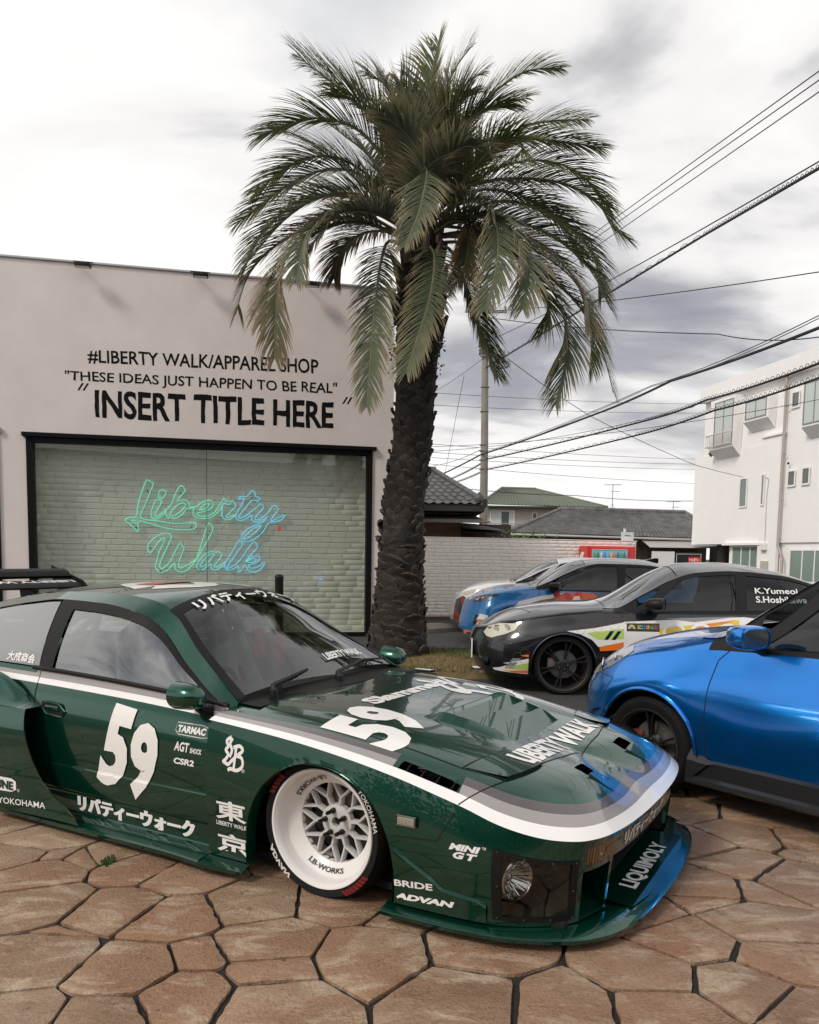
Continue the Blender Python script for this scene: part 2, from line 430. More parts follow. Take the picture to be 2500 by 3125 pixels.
# the paved court: its joint bed, and every stone with its own rim
pav = MB(); PAVE_POLY = [(-6.5, -1.2), (7.0, -1.2), (7.0, 6.9), (-6.5, 6.9)]
pav.prism(PAVE_POLY, -.010, -.006, 'Z'); pav = pav.build('paved_court', JOINT); tag(pav, kind='structure')
def clip(poly, n, c):
    o = []
    for i in range(len(poly)):
        a, b = poly[i], poly[(i+1) % len(poly)]; da, db = a[0]*n[0]+a[1]*n[1]-c, b[0]*n[0]+b[1]*n[1]-c
        if da <= 0: o.append(a)
        if da*db < 0: t = da/(da-db); o.append((a[0]+(b[0]-a[0])*t, a[1]+(b[1]-a[1])*t))
    return o
SEEDS = [(-2.033, 4.127, 0.0), (-1.754, 3.933, 0.02), (-1.824, 3.677, 0.0), (-1.636, 3.681, -0.02), (-1.465, 3.639, -0.015), (-1.586, 3.463, 0.0), (-1.38, 3.696, -0.01), (-1.2, 3.537, 0), (-0.962, 3.45, 0.0), (-1.462, 3.169, 0.0), (-1.14, 3.133, 0.0), (-1.247, 2.917, -0.045), (-0.897, 3.065, 0.0), (-0.624, 3.199, 0.0), (-1.272, 2.682, 0.0), (-0.945, 2.634, 0.0), (-0.708, 2.74, -0.02), (-0.501, 2.854, 0.0), (-0.467, 2.66, -0.01), (-0.696, 2.482, 0.0), (-0.43, 2.45, 0.0), (-1.123, 2.416, -0.05), (-1.179, 2.336, 0.0), (-0.925, 2.343, 0.0), (-0.25, 3.229, 0.0), (-0.038, 3.109, -0.03), (-0.123, 2.777, 0.0), (0.293, 2.827, 0.0), (0.204, 2.517, 0.0), (1.539, 4.536, -0.01), (1.431, 3.945, 0.0), (1.779, 4.108, 0.0), (1.981, 4.392, 0.0), (1.555, 3.725, 0.0), (2.015, 4.068, 0.0), (1.967, 3.863, -0.03), (1.477, 3.399, -0.03), (1.269, 3.455, 0.0), (1.255, 3.292, -0.02), (1.752, 3.53, 0.0), (1.365, 3.078, 0.0), (0.916, 3.17, 0.0), (1.052, 2.94, 0.0), (1.351, 2.77, 0.0), (0.817, 2.695, 0.0), (1.145, 2.594, 0.0), (0.506, 2.473, 0.0), (0.818, 2.433, 0.0), (1.282, 2.456, 0.0)]

rs = random.Random(21); seeds = [(x, y, w) for x, y, w in SEEDS]
tries = 0
while tries < 9000:
    tries += 1; p = (rs.uniform(-6.5, 7), rs.uniform(-1.2, 6.9)); md = rs.uniform(.42, .62)
    if all(math.hypot(p[0]-s_[0], p[1]-s_[1]) > (md if s_[2] > -.005 else md*.8) for s_ in seeds): seeds.append((*p, rs.uniform(-.01, .012)))
from mathutils import noise as mnoise
for i, (sx, sy, sw) in enumerate(seeds):
    poly = list(PAVE_POLY)
    for j, (qx, qy, qw) in enumerate(seeds):
        dx, dy = qx-sx, qy-sy; d2 = dx*dx+dy*dy
        if j == i or d2 > 4.5: continue
        c = (qx*qx+qy*qy-sx*sx-sy*sy + sw - qw)/2
        poly = clip(poly, (dx, dy), c)
        if len(poly) < 3: break
    if len(poly) < 3: continue
    cxp = sum(p[0] for p in poly)/len(poly); cyp = sum(p[1] for p in poly)/len(poly)
    # shrink for the joint, break the edges up and round the corners
    pts = []
    near = cyp < 5.2
    for k in range(len(poly)):
        a = Vector(poly[k]); b = Vector(poly[(k+1) % len(poly)]); l = (b-a).length
        if l < .03: continue
        m_ = max(2, int(l/(.032 if near else .10)))
        for t in range(m_):
            f = t/m_; q = a.lerp(b, f); nrm = Vector(((b-a).y, -(b-a).x)).normalized()
            jw = .0105 + .007*mnoise.noise(Vector((q.x*1.5, q.y*1.5, 4))) + .007*mnoise.noise(Vector((q.x*18, q.y*18, 0))) + .006*mnoise.noise(Vector((q.x*55, q.y*55, 0)))
            rc = .004*(abs(f-.5)*2)**6
            inn = (Vector((cxp, cyp))-q).normalized()
            pts.append(q + inn*(jw+rc))
    n = len(pts)
    if n < 3: continue
    tz = .004*rs.uniform(-1, 1); ctr = Vector((cxp, cyp)); V = []; h = .008+.002*rs.random()
    tx, ty = rs.uniform(-.004, .004), rs.uniform(-.004, .004)
    for s_, z in ((1., -.006), (1., .7), (None, 1.)):
        for p in pts:
            q = p if s_ else p + (ctr-p).normalized()*.009
            V.append((q.x-cxp, q.y-cyp, -.006 if z < 0 else h*z + tx*(q.x-cxp)+ty*(q.y-cyp)))
    F_ = [tuple(range(2*n, 3*n))] + [(a*n+k, a*n+(k+1) % n, (a+1)*n+(k+1) % n, (a+1)*n+k) for a in (0, 1) for k in range(n)]
    build('paving_stone', (V, F_), STONE, pav, 50, (cxp, cyp, 0), True)

# moss and grit: a lump of moss in a joint beside the skirt
ms = MB()
for k in range(90):
    a = rs.uniform(0, 6.28); r_ = .05*math.sqrt(rs.random()); x, y = -1.352+r_*math.cos(a)*.6, 3.60+r_*math.sin(a)*1.5
    ms.tube([(x, y, 0), (x+rs.uniform(-.006, .006), y+rs.uniform(-.006, .006), .012+.012*rs.random())], [.005, .001], 5)
tag(ms.build('moss', mat('moss', (.035, .075, .02), .95, noise=.5, nscale=60)), kind='stuff')

# ---------------------------------------------------------------- planting strip with grass
GX0, GX1, GY0, GY1 = -3.2, 1.30, 9.35, 12.1
soil = MB()
edge_ = lambda x, y: clamp(min(x-GX0, GX1-x, y-GY0, GY1-y)/.18)
soil.grid(lambda x, y: (x+.06*mnoise.noise(Vector((y*2, 0, 7))), y+.06*mnoise.noise(Vector((x*2, 3, 0))), lerp(-.03, .045+.035*mnoise.noise(Vector((x*1.2, y*1.2, 0))), edge_(x, y))), lin(GX0, GX1, 60), lin(GY0, GY1, 40))
tag(soil.build('grass_strip', mat('dry_soil', (.20, .125, .065), .95, noise=.6, nscale=9, col2=(.09, .09, .03), bump=.8, bscale=70), None, 60), kind='structure')
def grass(name, n, cols, lab):
    for ci, col in enumerate(cols):
        G = MB(); v = []; f = []
        for k in range(n):
            x = rs.uniform(GX0+.12, GX1-.12); y = rs.uniform(GY0+.12, GY1-.12); w_ = mnoise.noise(Vector((x*.9, y*.9, 3)))
            if (ci == 0 and w_ < -.02) or (ci == 1 and w_ > .1): continue
            z = .045+.035*mnoise.noise(Vector((x*1.2, y*1.2, 0))); a = rs.uniform(0, 6.28); h = rs.uniform(.02, .055)*(1.2 if ci == 0 else .8); wd_ = .0045
            dx, dy = math.cos(a)*wd_, math.sin(a)*wd_; lx, ly = rs.uniform(-.03, .03), rs.uniform(-.03, .03); m_ = len(v)
            v += [(x-dx, y-dy, z-.005), (x+dx, y+dy, z-.005), (x+lx, y+ly, z+h)]; f.append((m_, m_+1, m_+2))
        o = build(name, (v, f), mat('grass_%d' % ci, col, .8, noise=.4, nscale=6)); tag(o, lab[ci], 'grass', None, 'stuff')
grass('grass', 14000, [(.095, .12, .03), (.27, .19, .085)], ['short green grass round the foot of the palm', 'dry straw coloured grass round the foot of the palm'])
pl = MB(); pl.box((-.115, -.055, 0), (.115, .055, .022), .006); t_ = MB(); t_.box((-.105, -.045, .022), (.105, .045, .028), .004)
fl_ = empty('ground_light', (.87, 9.75, .055), .25); fl_.rotation_euler = (R_(8), 0, .25); pl.build('housing', BLACKP, fl_); t_.build('lens', mat('frosted', (.75, .76, .76), .3), fl_)
tag(fl_, 'small flat white panel light lying on the grass before the dark saloon', 'light')
fl2 = copy_tree(fl_); fl2.location = (.18, 9.45, .06); fl2.rotation_euler = (R_(-4), 0, -.5); tag(fl2, 'small flat white panel light lying on the grass behind the green hood', 'light')
cs_ = MB(); cs_.prism([(-.6, 14.2), (1.15, 15.6), (.6, 16.4), (-1.2, 15.6)], -.012, .05, 'Z'); tag(cs_.build('concrete_apron', mat('concrete', (.36, .31, .27), .85, noise=.3, nscale=6, bump=.3)), kind='structure')

# ================================================================ the shop
FP = Vector((-.7338, 14.0755, 0)); FD = Vector((math.cos(R_(12.5)), math.sin(R_(12.5)), 0)); FN = Vector((-FD.y, FD.x, 0))
shop = empty('shop_building', FP, R_(12.5)); tag(shop, 'white rendered shop with painted black lettering and a large framed window', 'building')
PLAS = mat('plaster', (.73, .665, .635), .9, noise=.14, nscale=1.6, bump=.35, bscale=110, col2=(.665, .605, .575))
WX0, WX1, WZ1 = -5.33, .015, 3.14
w_ = MB(); XR, XL, ZT = .42, -13.5, 5.80
w_.box((WX1, 0, 0), (XR, .30, ZT)); w_.box((WX0, 0, WZ1), (WX1, .30, ZT)); w_.box((-5.79, 0, 0), (WX0, .30, ZT)); w_.box((XL, 0, 3.14), (-5.79, .30, ZT)); w_.box((XL, 0, 0), (-11.2, .30, 3.14))
w_.build('wall', PLAS, shop)
sw = MB(); sw.box((XR-.3, .301, 0), (XR-.002, 9, ZT-.01)); sw.box((XL, 9, 0), (XR, 9.3, ZT-.01)); sw.box((XL, .3, 5.35), (XR-.3, 9, 5.5)); sw.build('side_wall', PLAS, shop)
cp = MB(); cp.box((XL, -.03, ZT), (XR+.03, .33, ZT+.035), .008); cp.build('coping', mat('coping_metal', (.42, .42, .42), .45, .6), shop)
FRM = mat('black_frame', (.007, .007, .0075), .5, spec=.12)
hd = MB(); hd.box((-5.437, -.075, 3.145), (.124, .0, 3.205)); hd.box((WX0, -.03, 3.06), (WX1, .10, 3.144)); hd.build('window_header', FRM, shop)
for a, b in ((-5.385, -5.285), (-.03, .062)):
    f_ = MB(); f_.box((a, -.03, 0), (b, .12, 3.144)); f_.build('window_jamb', FRM, shop)
f_ = MB(); f_.box((-5.285, -.02, 0), (-.03, .10, .06)); f_.build('window_sill', FRM, shop)
GL2 = glass_mat('shop_glass', (.975, .985, .975), f0=.03)
for a, b in ((-5.285, -2.673), (-2.667, -.03)):
    gp = MB(); gp.box((a, .055, .06), (b, .063, 3.06)); gp.build('pane', GL2, shop)
sm_ = MB(); sm_.box((-2.6735, .045, .06), (-2.6665, .075, 3.06)); sm_.build('pane_joint', FRM, shop)
f_ = MB(); f_.box((-5.90, -.03, 0), (-5.785, .12, 3.144)); f_.box((-11.2, -.03, 3.06), (-5.90, .1, 3.14)); f_.build('window_jamb', FRM, shop)
gp = MB(); gp.box((-11.2, .055, 0), (-5.90, .063, 3.06)); gp.build('pane', GL2, shop)
dkb = MB(); dkb.box((-11.2, .7, 0), (-5.6, .75, 3.2)); dkb.build('blind', mat('dark_blind', (.03, .03, .03), .8), shop)
sb_ = MB(); sb_.box((-5.80, -.05, 3.17), (-5.725, -.01, 3.255), .006); sb_.build('wall_sensor', mat('sensor', (.3, .28, .27), .5), shop)
# back wall of moulded bricks behind the glass
GB = mat('sage_brick', (.60, .605, .535), .75, noise=.10, nscale=3, bump=.4, bscale=60)
BKO = .34
bw = MB(); bw.box((-5.6, BKO, 0), (.10, BKO+.1, 3.2)); bwo = bw.build('back_wall', mat('sage_mortar', (.55, .555, .49), .9), shop)
fl3 = MB(); fl3.box((-5.6, .1, 0), (.1, BKO, .05)); fl3.box((-5.6, .1, 3.15), (.1, BKO, 3.2)); fl3.box((-5.62, .1, 0), (-5.5, BKO, 3.2)); fl3.box((.05, .12, 0), (.10, BKO, 3.2)); fl3.build('display_box', GB, shop)
def brick_mesh(w, h, d, m_, nm):
    e_ = .008; i_ = .012
    v = [(-w/2+e_*.4, 0, -h/2+e_*.4), (w/2-e_*.4, 0, -h/2+e_*.4), (w/2-e_*.4, 0, h/2-e_*.4), (-w/2+e_*.4, 0, h/2-e_*.4)]
    v += [(-w/2+i_, -d, -h/2+i_), (w/2-i_, -d*1.0, -h/2+i_), (w/2-i_, -d, h/2-i_), (-w/2+i_, -d, h/2-i_)]
    n = [(0, -d*1.02, 0)]
    me = bpy.data.meshes.new(nm); me.from_pydata(v+n, [], [(0, 1, 5, 4), (1, 2, 6, 5), (2, 3, 7, 6), (3, 0, 4, 7), (4, 5, 8), (5, 6, 8), (6, 7, 8), (7, 4, 8)]); me.materials.append(m_); me.shade_smooth(); me.set_sharp_from_angle(angle=R_(18)); return me
def brick_wall(parent, x0, x1, z0, z1, y, bw_, bh, d, m_, rank, limit=300, seed=1):
    """running bond with uneven lengths; the `limit` bricks that show largest are parts of their own"""
    rr = random.Random(seed); kinds = [brick_mesh(bw_*k, bh, d, m_, 'brick') for k in (.72, .86, 1., 1.12, 1.28)]; wk = [.72, .86, 1., 1.12, 1.28]
    cells = []; z = z0+bh/2
    while z < z1-bh*.4:
        x = x0 - rr.random()*bw_
        while x < x1:
            k = rr.randrange(5); w = bw_*wk[k]; c = x+w/2
            if c-w/2 >= x0-.001 and c+w/2 <= x1+.001: cells.append((c, z+rr.uniform(-.002, .002), k, rr.uniform(-.012, .012)))
            elif c+w/2 > x0+.06 and c-w/2 < x1-.06:
                a = max(c-w/2, x0); b = min(c+w/2, x1); cells.append(((a+b)/2, z, (b-a), 0))
            x += w
        z += bh
    cells.sort(key=rank); V = []; F2 = []
    for i, (c, z, k, t) in enumerate(cells):
        me = kinds[k] if isinstance(k, int) else brick_mesh(k, bh, d, m_, 'brick')
        if i < limit:
            o = link('brick', me, parent, (c, y+rr.uniform(-.002, .001), z)); o.rotation_euler = (rr.uniform(-.006, .006), t*.4, rr.uniform(-.006, .006))
        else:
            n = len(V); V += [(p.co.x+c, p.co.y+y, p.co.z+z) for p in me.vertices]; F2 += [tuple(q+n for q in f.vertices) for f in me.polygons]
    if V: tag(build('bricks', (V, F2), m_, parent, 50), kind='stuff')
brick_wall(bwo, -5.48, .04, .06, 3.14, BKO, .30, .0955, .008, GB, lambda c: (0 if c[1] > .85 else 5) + abs(c[1]-1.7)*.3 + abs(c[0]+2.6)*.25, seed=4)
# painted lettering on the wall
PAINT = mat('sign_paint', (.009, .009, .0095), .7, spec=.1, noise=.3, nscale=20)
def hand(s, u0, u1, z0, z1, bold, z0r=None, z1r=None, amp=.006):
    v, f, _ = text2d(s, bold); v, f = refine(v, f, 40, 5); o = []
    for a, b in v:
        u = lerp(u0, u1, a); z = lerp(lerp(z0, z0r if z0r is not None else z0, a), lerp(z1, z1r if z1r is not None else z1, a), b)
        o.append((u + amp*mnoise.noise(Vector((u*5, z*7, 1)))*1.5 + amp*.5*mnoise.noise(Vector((u*22, z*22, 2))), -.003, z + amp*mnoise.noise(Vector((u*4, z*5, 5)))*2 + amp*.5*mnoise.noise(Vector((u*22, z*22, 9)))))
    par = list(range(len(o)))
    def root_(i):
        while par[i] != i: par[i] = par[par[i]]; i = par[i]
        return i
    for q in f:
        for i in q[1:]: par[root_(i)] = root_(q[0])
    grp = {}
    for q in f: grp.setdefault(root_(q[0]), []).append(q)
    for fl4 in grp.values():
        ids = sorted({i for q in fl4 for i in q}); mp = {i: k for k, i in enumerate(ids)}
        build('painted_letter', ([o[i] for i in ids], [tuple(mp[i] for i in q) for q in fl4]), PAINT, shop)
hand('#LIBERTY WALK/APPAREL SHOP', -4.46, -.865, 4.305, 4.515, .016, 4.34, 4.60); hand('"THESE IDEAS JUST HAPPEN TO BE REAL"', -4.80, -.548, 3.985, 4.178, .014, 4.005, 4.235)
hand('INSERT', -4.365, -2.99, 3.475, 3.915, .026, amp=.009); hand('TITLE', -2.86, -1.74, 3.475, 3.915, .026, amp=.009); hand('HERE', -1.60, -.605, 3.48, 3.912, .026, amp=.009)
for u0, z0 in ((-4.62, 3.885), (-.46, 3.90)):
    for k in (0, .075):
        q_ = MB(); q_.add([(u0+k, -.003, z0), (u0+k+.028, -.003, z0), (u0+k+.098, -.003, z0+.112), (u0+k+.068, -.003, z0+.115)], [(0, 1, 2, 3)]); q_.build('painted_mark', PAINT, shop)
# flood lamps over the parapet
def flood(u, lab):
    r = empty('flood_lamp', FP + FD*u + Vector((0, 0, 5.71)), R_(12.5)); tag(r, lab, 'lamp', None)
    b = MB(); b.box((-.115, -.30, -.028), (.115, -.16, .030), .010); b.build('housing', BLACKP, r, 40)
    for k in range(6): pass
    l = MB(); l.box((-.095, -.285, -.034), (.095, -.175, -.0285)); l.build('lens', mat('lamp_lens', (.55, .56, .55), .2), r)
    a = MB(); a.tube([(-.14, -.20, .02), (-.14, -.19, .06), (.14, -.19, .06), (.14, -.20, .02)], .008, 6); a.tube([(-.02, -.19, .055), (-.14, -.05, .105), (-.22, .03, .135)], .008, 6); a.build('bracket', BLACKP, r, 40)
    f = MB()
    for k in range(7): f.box((-.105+k*.033, -.27, .031), (-.098+k*.033, -.19, .048))
    f.build('fins', BLACKP, r)
flood(-4.465, 'small black flood lamp on the parapet above the # of the lettering')
flood(-2.729, 'small black flood lamp on the parapet above the middle of the lettering')
flood(-.987, 'small black flood lamp on the parapet beside the palm crown')
# neon lettering on the bricks
neon = empty('neon_sign', FP + FN*(BKO-.06), R_(12.5)); tag(neon, 'green and blue script neon sign on the brick wall behind the shop window', 'neon sign')
NEON_A = [([(295,150),(340,175),(345,200),(265,400),(230,515),(400,550),(550,570),(735,565),(750,590),(735,620),(690,630),(540,628),(400,600),(215,548),(205,640),(185,640),(150,600),(85,545),(90,530),(130,508),(183,505),(205,380),(250,240),(280,165)],True),
 ([(140,540),(180,545),(175,570)],True), ([(415,250),(445,248),(468,270),(450,310),(420,330),(395,315),(400,270)],True),
 ([(372,335),(425,355),(395,420),(362,480),(368,502),(400,490),(470,435),(462,470),(488,522),(512,460),(560,405),(622,370),(650,385),(640,415),(590,465),(545,495),(515,505),(520,520),(560,518),(620,480),(662,425),(690,425)],False),
 ([(372,335),(340,410),(323,470),(335,515),(370,527),(420,500),(468,455)],False),
 ([(470,435),(515,380),(560,275),(605,203),(648,240),(640,265),(575,345),(640,340),(680,362),(690,405),(755,405),(800,370),(870,342),(912,360),(912,400),(870,440),(800,462),(765,470),(775,495),(820,505),(880,490),(940,450),(990,370),(1020,325)],False),
 ([(690,425),(735,418),(722,455),(735,500),(790,522),(870,518),(930,490),(985,430),(1010,385)],False), ([(790,425),(850,375),(875,385),(850,420),(800,440)],True),
 ([(290,790),(310,750),(400,680),(480,668),(512,695),(505,730),(440,870),(400,970),(405,1005),(430,1010),(500,940),(580,780),(625,800),(628,825),(580,960),(590,1010),(640,990),(750,920),(800,770),(865,580),(905,600),(910,640),(870,720),(755,920),(660,1030),(590,1048),(545,1010),(542,960),(470,1030),(400,1050),(365,1010),(365,960),(400,840),(450,720),(400,740),(320,850),(290,830)],True)]
NEON_B = [([(1020,325),(1035,345),(1080,355),(1105,350),(1135,395),(1110,430),(1060,480),(1040,505),(1060,515),(1135,485)],False), ([(1095,370),(1065,388),(1035,375),(1010,385),(1000,470),(1005,510),(1040,535),(1080,530),(1130,490)],False),
 ([(940,860),(890,850),(820,890),(760,960),(755,1010),(790,1033),(840,1010),(888,970),(890,1010),(920,1032),(960,1025),(1020,990)],False), ([(940,860),(965,850),(995,880),(985,910),(925,990),(930,1005),(980,990),(1040,950)],False), ([(920,880),(860,890),(790,980),(800,1000),(850,970)],True)]
NEON_C = [([(1165,315),(1180,305),(1250,300),(1295,245),(1330,275),(1325,300),(1370,318),(1355,350),(1295,345),(1230,420),(1165,500),(1175,520),(1230,500),(1290,450),(1345,410),(1375,380),(1405,400),(1395,430),(1330,510),(1330,540),(1370,530),(1440,480),(1510,395),(1550,420),(1545,450),(1480,545),(1550,520),(1620,485),(1615,510),(1560,550),(1460,570),(1400,660),(1300,740),(1215,755),(1190,720),(1195,690),(1260,620),(1400,560),(1448,500)],False),
 ([(1165,315),(1168,332),(1220,330),(1160,440),(1135,490),(1145,530),(1180,545),(1240,525),(1290,490),(1290,530),(1320,560),(1370,555),(1440,510)],False), ([(1385,595),(1300,630),(1225,700),(1220,730),(1280,700),(1340,650)],True),
 ([(1165,745),(1198,775),(1190,800),(1120,900),(1050,1000),(1060,1020),(1130,980),(1190,920),(1250,830),(1310,760),(1345,790),(1340,820),(1280,890),(1225,960),(1290,910),(1360,900),(1368,930),(1330,970),(1260,990),(1280,1020),(1350,1010),(1410,968),(1415,985),(1370,1040),(1300,1065),(1255,1040),(1220,990),(1180,1050),(1155,1050),(1160,1000),(1100,1030),(1050,1037),(1022,1000),(1040,950),(1110,830)],True), ([(1240,955),(1300,925),(1335,935),(1300,965)],True)]

def neon_run(name, segs, col):
    M_ = mat('neon_'+name, tuple(c*.3 for c in col), .3, emit=col, estr=1.0)
    for pts, closed in segs:
        P = [((-3.979 + (x-80)*2.589/1540), 0, (1.894 - (y-540)*.001681 + (x-80)*.0000420)) for x, y in pts]
        tb = MB(); tb.tube(spline2(P, closed, 5), .0078, 6, closed); tb.build('neon_tube', M_, neon, 60)
neon_run('mint', NEON_A, (.12, .50, .35)); neon_run('aqua', NEON_B, (.12, .46, .44)); neon_run('blue', NEON_C, (.12, .42, .55))
for x, y in ((290, 245), (605, 260), (1295, 290), (1370, 645), (705, 592), (310, 803), (185, 605), (1300, 1045), (790, 1020), (878, 625), (405, 1030), (1620, 440)):
    st_ = MB(); st_.cyl((-3.979+(x-80)*2.589/1540, -.012, 1.894-(y-540)*.001681), (-3.979+(x-80)*2.589/1540, .06, 1.894-(y-540)*.001681), .010, 8); st_.build('stand_off', BLACKP, neon, 40)
stk = MB(); u_, z_ = -1.495, 1.80
for a, b, c, d in ((-.014, .014, .036, .056), (-.028, .028, -.012, .034), (-.016, -.002, -.05, -.012), (.002, .016, -.05, -.012)): stk.box((u_+a, .047, z_+c), (u_+b, .0535, z_+d), .002)
stk.build('red_sticker', mat('red_sticker', (.75, .09, .05), .5), shop)
pst = MB(); pst.lathe([(.0001, 1.06), (.045, 1.055), (.072, 1.03), (.076, 1.02), (.070, 1.00), (.070, .05), (.11, .03), (.11, 0)], 24)
po = pst.build('bollard', mat('bollard_black', (.012, .012, .012), .35), None, 40, FP + FD*-1.53 - FN*.5); tag(po, 'black round post standing before the shop window', 'bollard')

# ================================================================ the palm
palm = empty('palm_tree', (-.17, 11.2, 0)); tag(palm, 'tall palm with a scaly trunk and drooping grey-green fronds', 'palm tree')
PB = Vector((-.17, 11.2, 0))
tx_ = curve((0, 0.), (.5, .02), (1.8, .055), (3., .17), (4.5, .235), (5.6, .25), (6.2, .26)); tr2 = curve((0, .42), (.25, .385), (.8, .33), (1.8, .268), (3., .258), (4.0, .27), (4.6, .29), (5.1, .27), (5.7, .21), (6.15, .06))
trk = MB(); trk.grid(lambda z, a: (tx_(z)+tr2(z)*math.cos(a), tr2(z)*math.sin(a), z), lin(-.05, 6.15, 64), lin(0, 2*math.pi, 29))
TRK = mat('palm_bark', (.022, .018, .016), .9, noise=.5, nscale=14, col2=(.024, .020, .018), bump=.9, bscale=45)
trunk = trk.build('trunk', TRK, palm, 60)
BARK2 = mat('leaf_base', (.085, .068, .058), .85, noise=.7, nscale=16, col2=(.016, .013, .012), bump=.8, bscale=60, stretch=(1, 1, 3))
def scale_mesh(k):
    r3 = random.Random(k); w, h, d = r3.uniform(.070, .115), r3.uniform(.085, .15), r3.uniform(.05, .10)
    v = []; n = 5
    for j, (t, dd, zz2) in enumerate(((1., 0., -.2), (1.05, .35, .15), (.85, 1.0, .72), (.55, 1.02, .95), (.2, .55, 1.0))):
        for i in range(n):
            a = i/(n-1)*2-1; v.append((a*w*t + r3.uniform(-.006, .006), -d*dd*(1-.45*a*a) + r3.uniform(-.005, .005) + .02, h*zz2*(1-.2*a*a)+r3.uniform(-.005, .005)))
    f = [(j*n+i, j*n+i+1, (j+1)*n+i+1, (j+1)*n+i) for j in range(4) for i in range(4)]
    me = bpy.data.meshes.new('leaf_base'); me.from_pydata(v, [], f); me.materials.append(BARK2); me.shade_smooth(); me.set_sharp_from_angle(angle=R_(35)); return me
sms = [scale_mesh(k) for k in range(9)]; cnt = 0; V = []; F2 = []; k = 0; z = .03; cand = []
while z < 4.75:
    a = k*2.39996+rs.uniform(-.10, .10); cand.append((z, a)); z += .0118-.0022*sstep((.9-z)/.6); k += 1
ncam = sum(1 for z, a in cand if math.sin(a) < .1); 
order = sorted(range(len(cand)), key=lambda i: math.sin(cand[i][1]))
near_set = set(order[:296])
for i, (z, a) in enumerate(cand):
    me = sms[i % 9]; r = tr2(z)-.012; sc_ = (1.15 if z < 1.9 else 1.0)*rs.uniform(.85, 1.2)
    M4 = Matrix.Translation((tx_(z)+r*math.cos(a), r*math.sin(a), z)) @ Matrix.Rotation(a+math.pi/2, 4, 'Z') @ Matrix.Rotation(rs.uniform(-.4, .4), 4, 'Y') @ Matrix.Rotation(rs.uniform(-.25, .15), 4, 'X') @ Matrix.Diagonal((sc_*(1.25 if z < 1.6 else .92), sc_*(1.0 if z > 1.0 else .8), sc_*(.75 if z < 1.6 else 1.05), 1))
    if i in near_set:
        o = link('leaf_base', me, trunk); o.matrix_local = M4
    else:
        n = len(V); V += [tuple(M4 @ p.co) for p in me.vertices]; F2 += [tuple(q+n for q in f.vertices) for f in me.polygons]
tag(build('leaf_bases', (V, F2), BARK2, trunk, 35), kind='stuff')
# old petiole stubs under the crown
PET = mat('petiole', (.16, .12, .085), .8, noise=.5, nscale=10, col2=(.06, .045, .035), bump=.5, bscale=40)
for k in range(34):
    a = k*2.39996; z = 4.25+k*.046; r = tr2(z)*.95; l = rs.uniform(.22, .40); sb2 = MB()
    p0 = Vector((tx_(z)+r*math.cos(a), r*math.sin(a), z)); p1 = p0+Vector((math.cos(a)*.05, math.sin(a)*.05, l*.6)); p2 = p0+Vector((math.cos(a)*(.09+.05*rs.random()), math.sin(a)*(.09+.05*rs.random()), l))
    sb2.tube([p0, p1, p2], [.070, .052, .026], 6); sb2.build('petiole_stub', PET, trunk, 40)
def leaf_material(name, g, tip, br):
    M = bpy.data.materials.new(name); M.use_nodes = True; nt = M.node_tree; b = nt.nodes['Principled BSDF']; L = nt.links.new
    at = nt.nodes.new('ShaderNodeAttribute'); at.attribute_name = 'tip'; tcn = nt.nodes.new('ShaderNodeTexCoord'); n = nt.nodes.new('ShaderNodeTexNoise'); n.inputs['Scale'].default_value = 5; n.inputs['Detail'].default_value = 4; L(tcn.outputs['Object'], n.inputs[0])
    ad = nt.nodes.new('ShaderNodeMath'); ad.operation = 'MULTIPLY_ADD'; L(n.outputs['Fac'], ad.inputs[0]); ad.inputs[1].default_value = .7; L(at.outputs['Fac'], ad.inputs[2])
    r = nt.nodes.new('ShaderNodeValToRGB'); L(ad.outputs[0], r.inputs[0]); e = r.color_ramp.elements; e[0].position = .35; e[0].color = (*g, 1); e[1].position = 1.30-br; e[1].color = (*tip, 1); 
    L(r.outputs[0], b.inputs['Base Color']); b.inputs['Roughness'].default_value = .42; b.inputs['Specular IOR Level'].default_value = .45
    tr = nt.nodes.new('ShaderNodeBsdfTranslucent'); L(r.outputs[0], tr.inputs[0]); mx_ = nt.nodes.new('ShaderNodeMixShader'); mx_.inputs[0].default_value = .34
    o = [q for q in nt.nodes if q.type == 'OUTPUT_MATERIAL'][0]; L(b.outputs[0], mx_.inputs[1]); L(tr.outputs[0], mx_.inputs[2]); L(mx_.outputs[0], o.inputs[0]); return M
LEAF = [leaf_material('frond_green', (.085, .118, .044), (.20, .18, .075), .22), leaf_material('frond_blue', (.115, .142, .088), (.26, .22, .13), .26), leaf_material('frond_old', (.095, .105, .052), (.22, .15, .08), .50)]
RACH = mat('rachis', (.17, .155, .085), .6, noise=.3, nscale=8)
S1 = 11.2/2500/1.38
CZ = (760, 880)
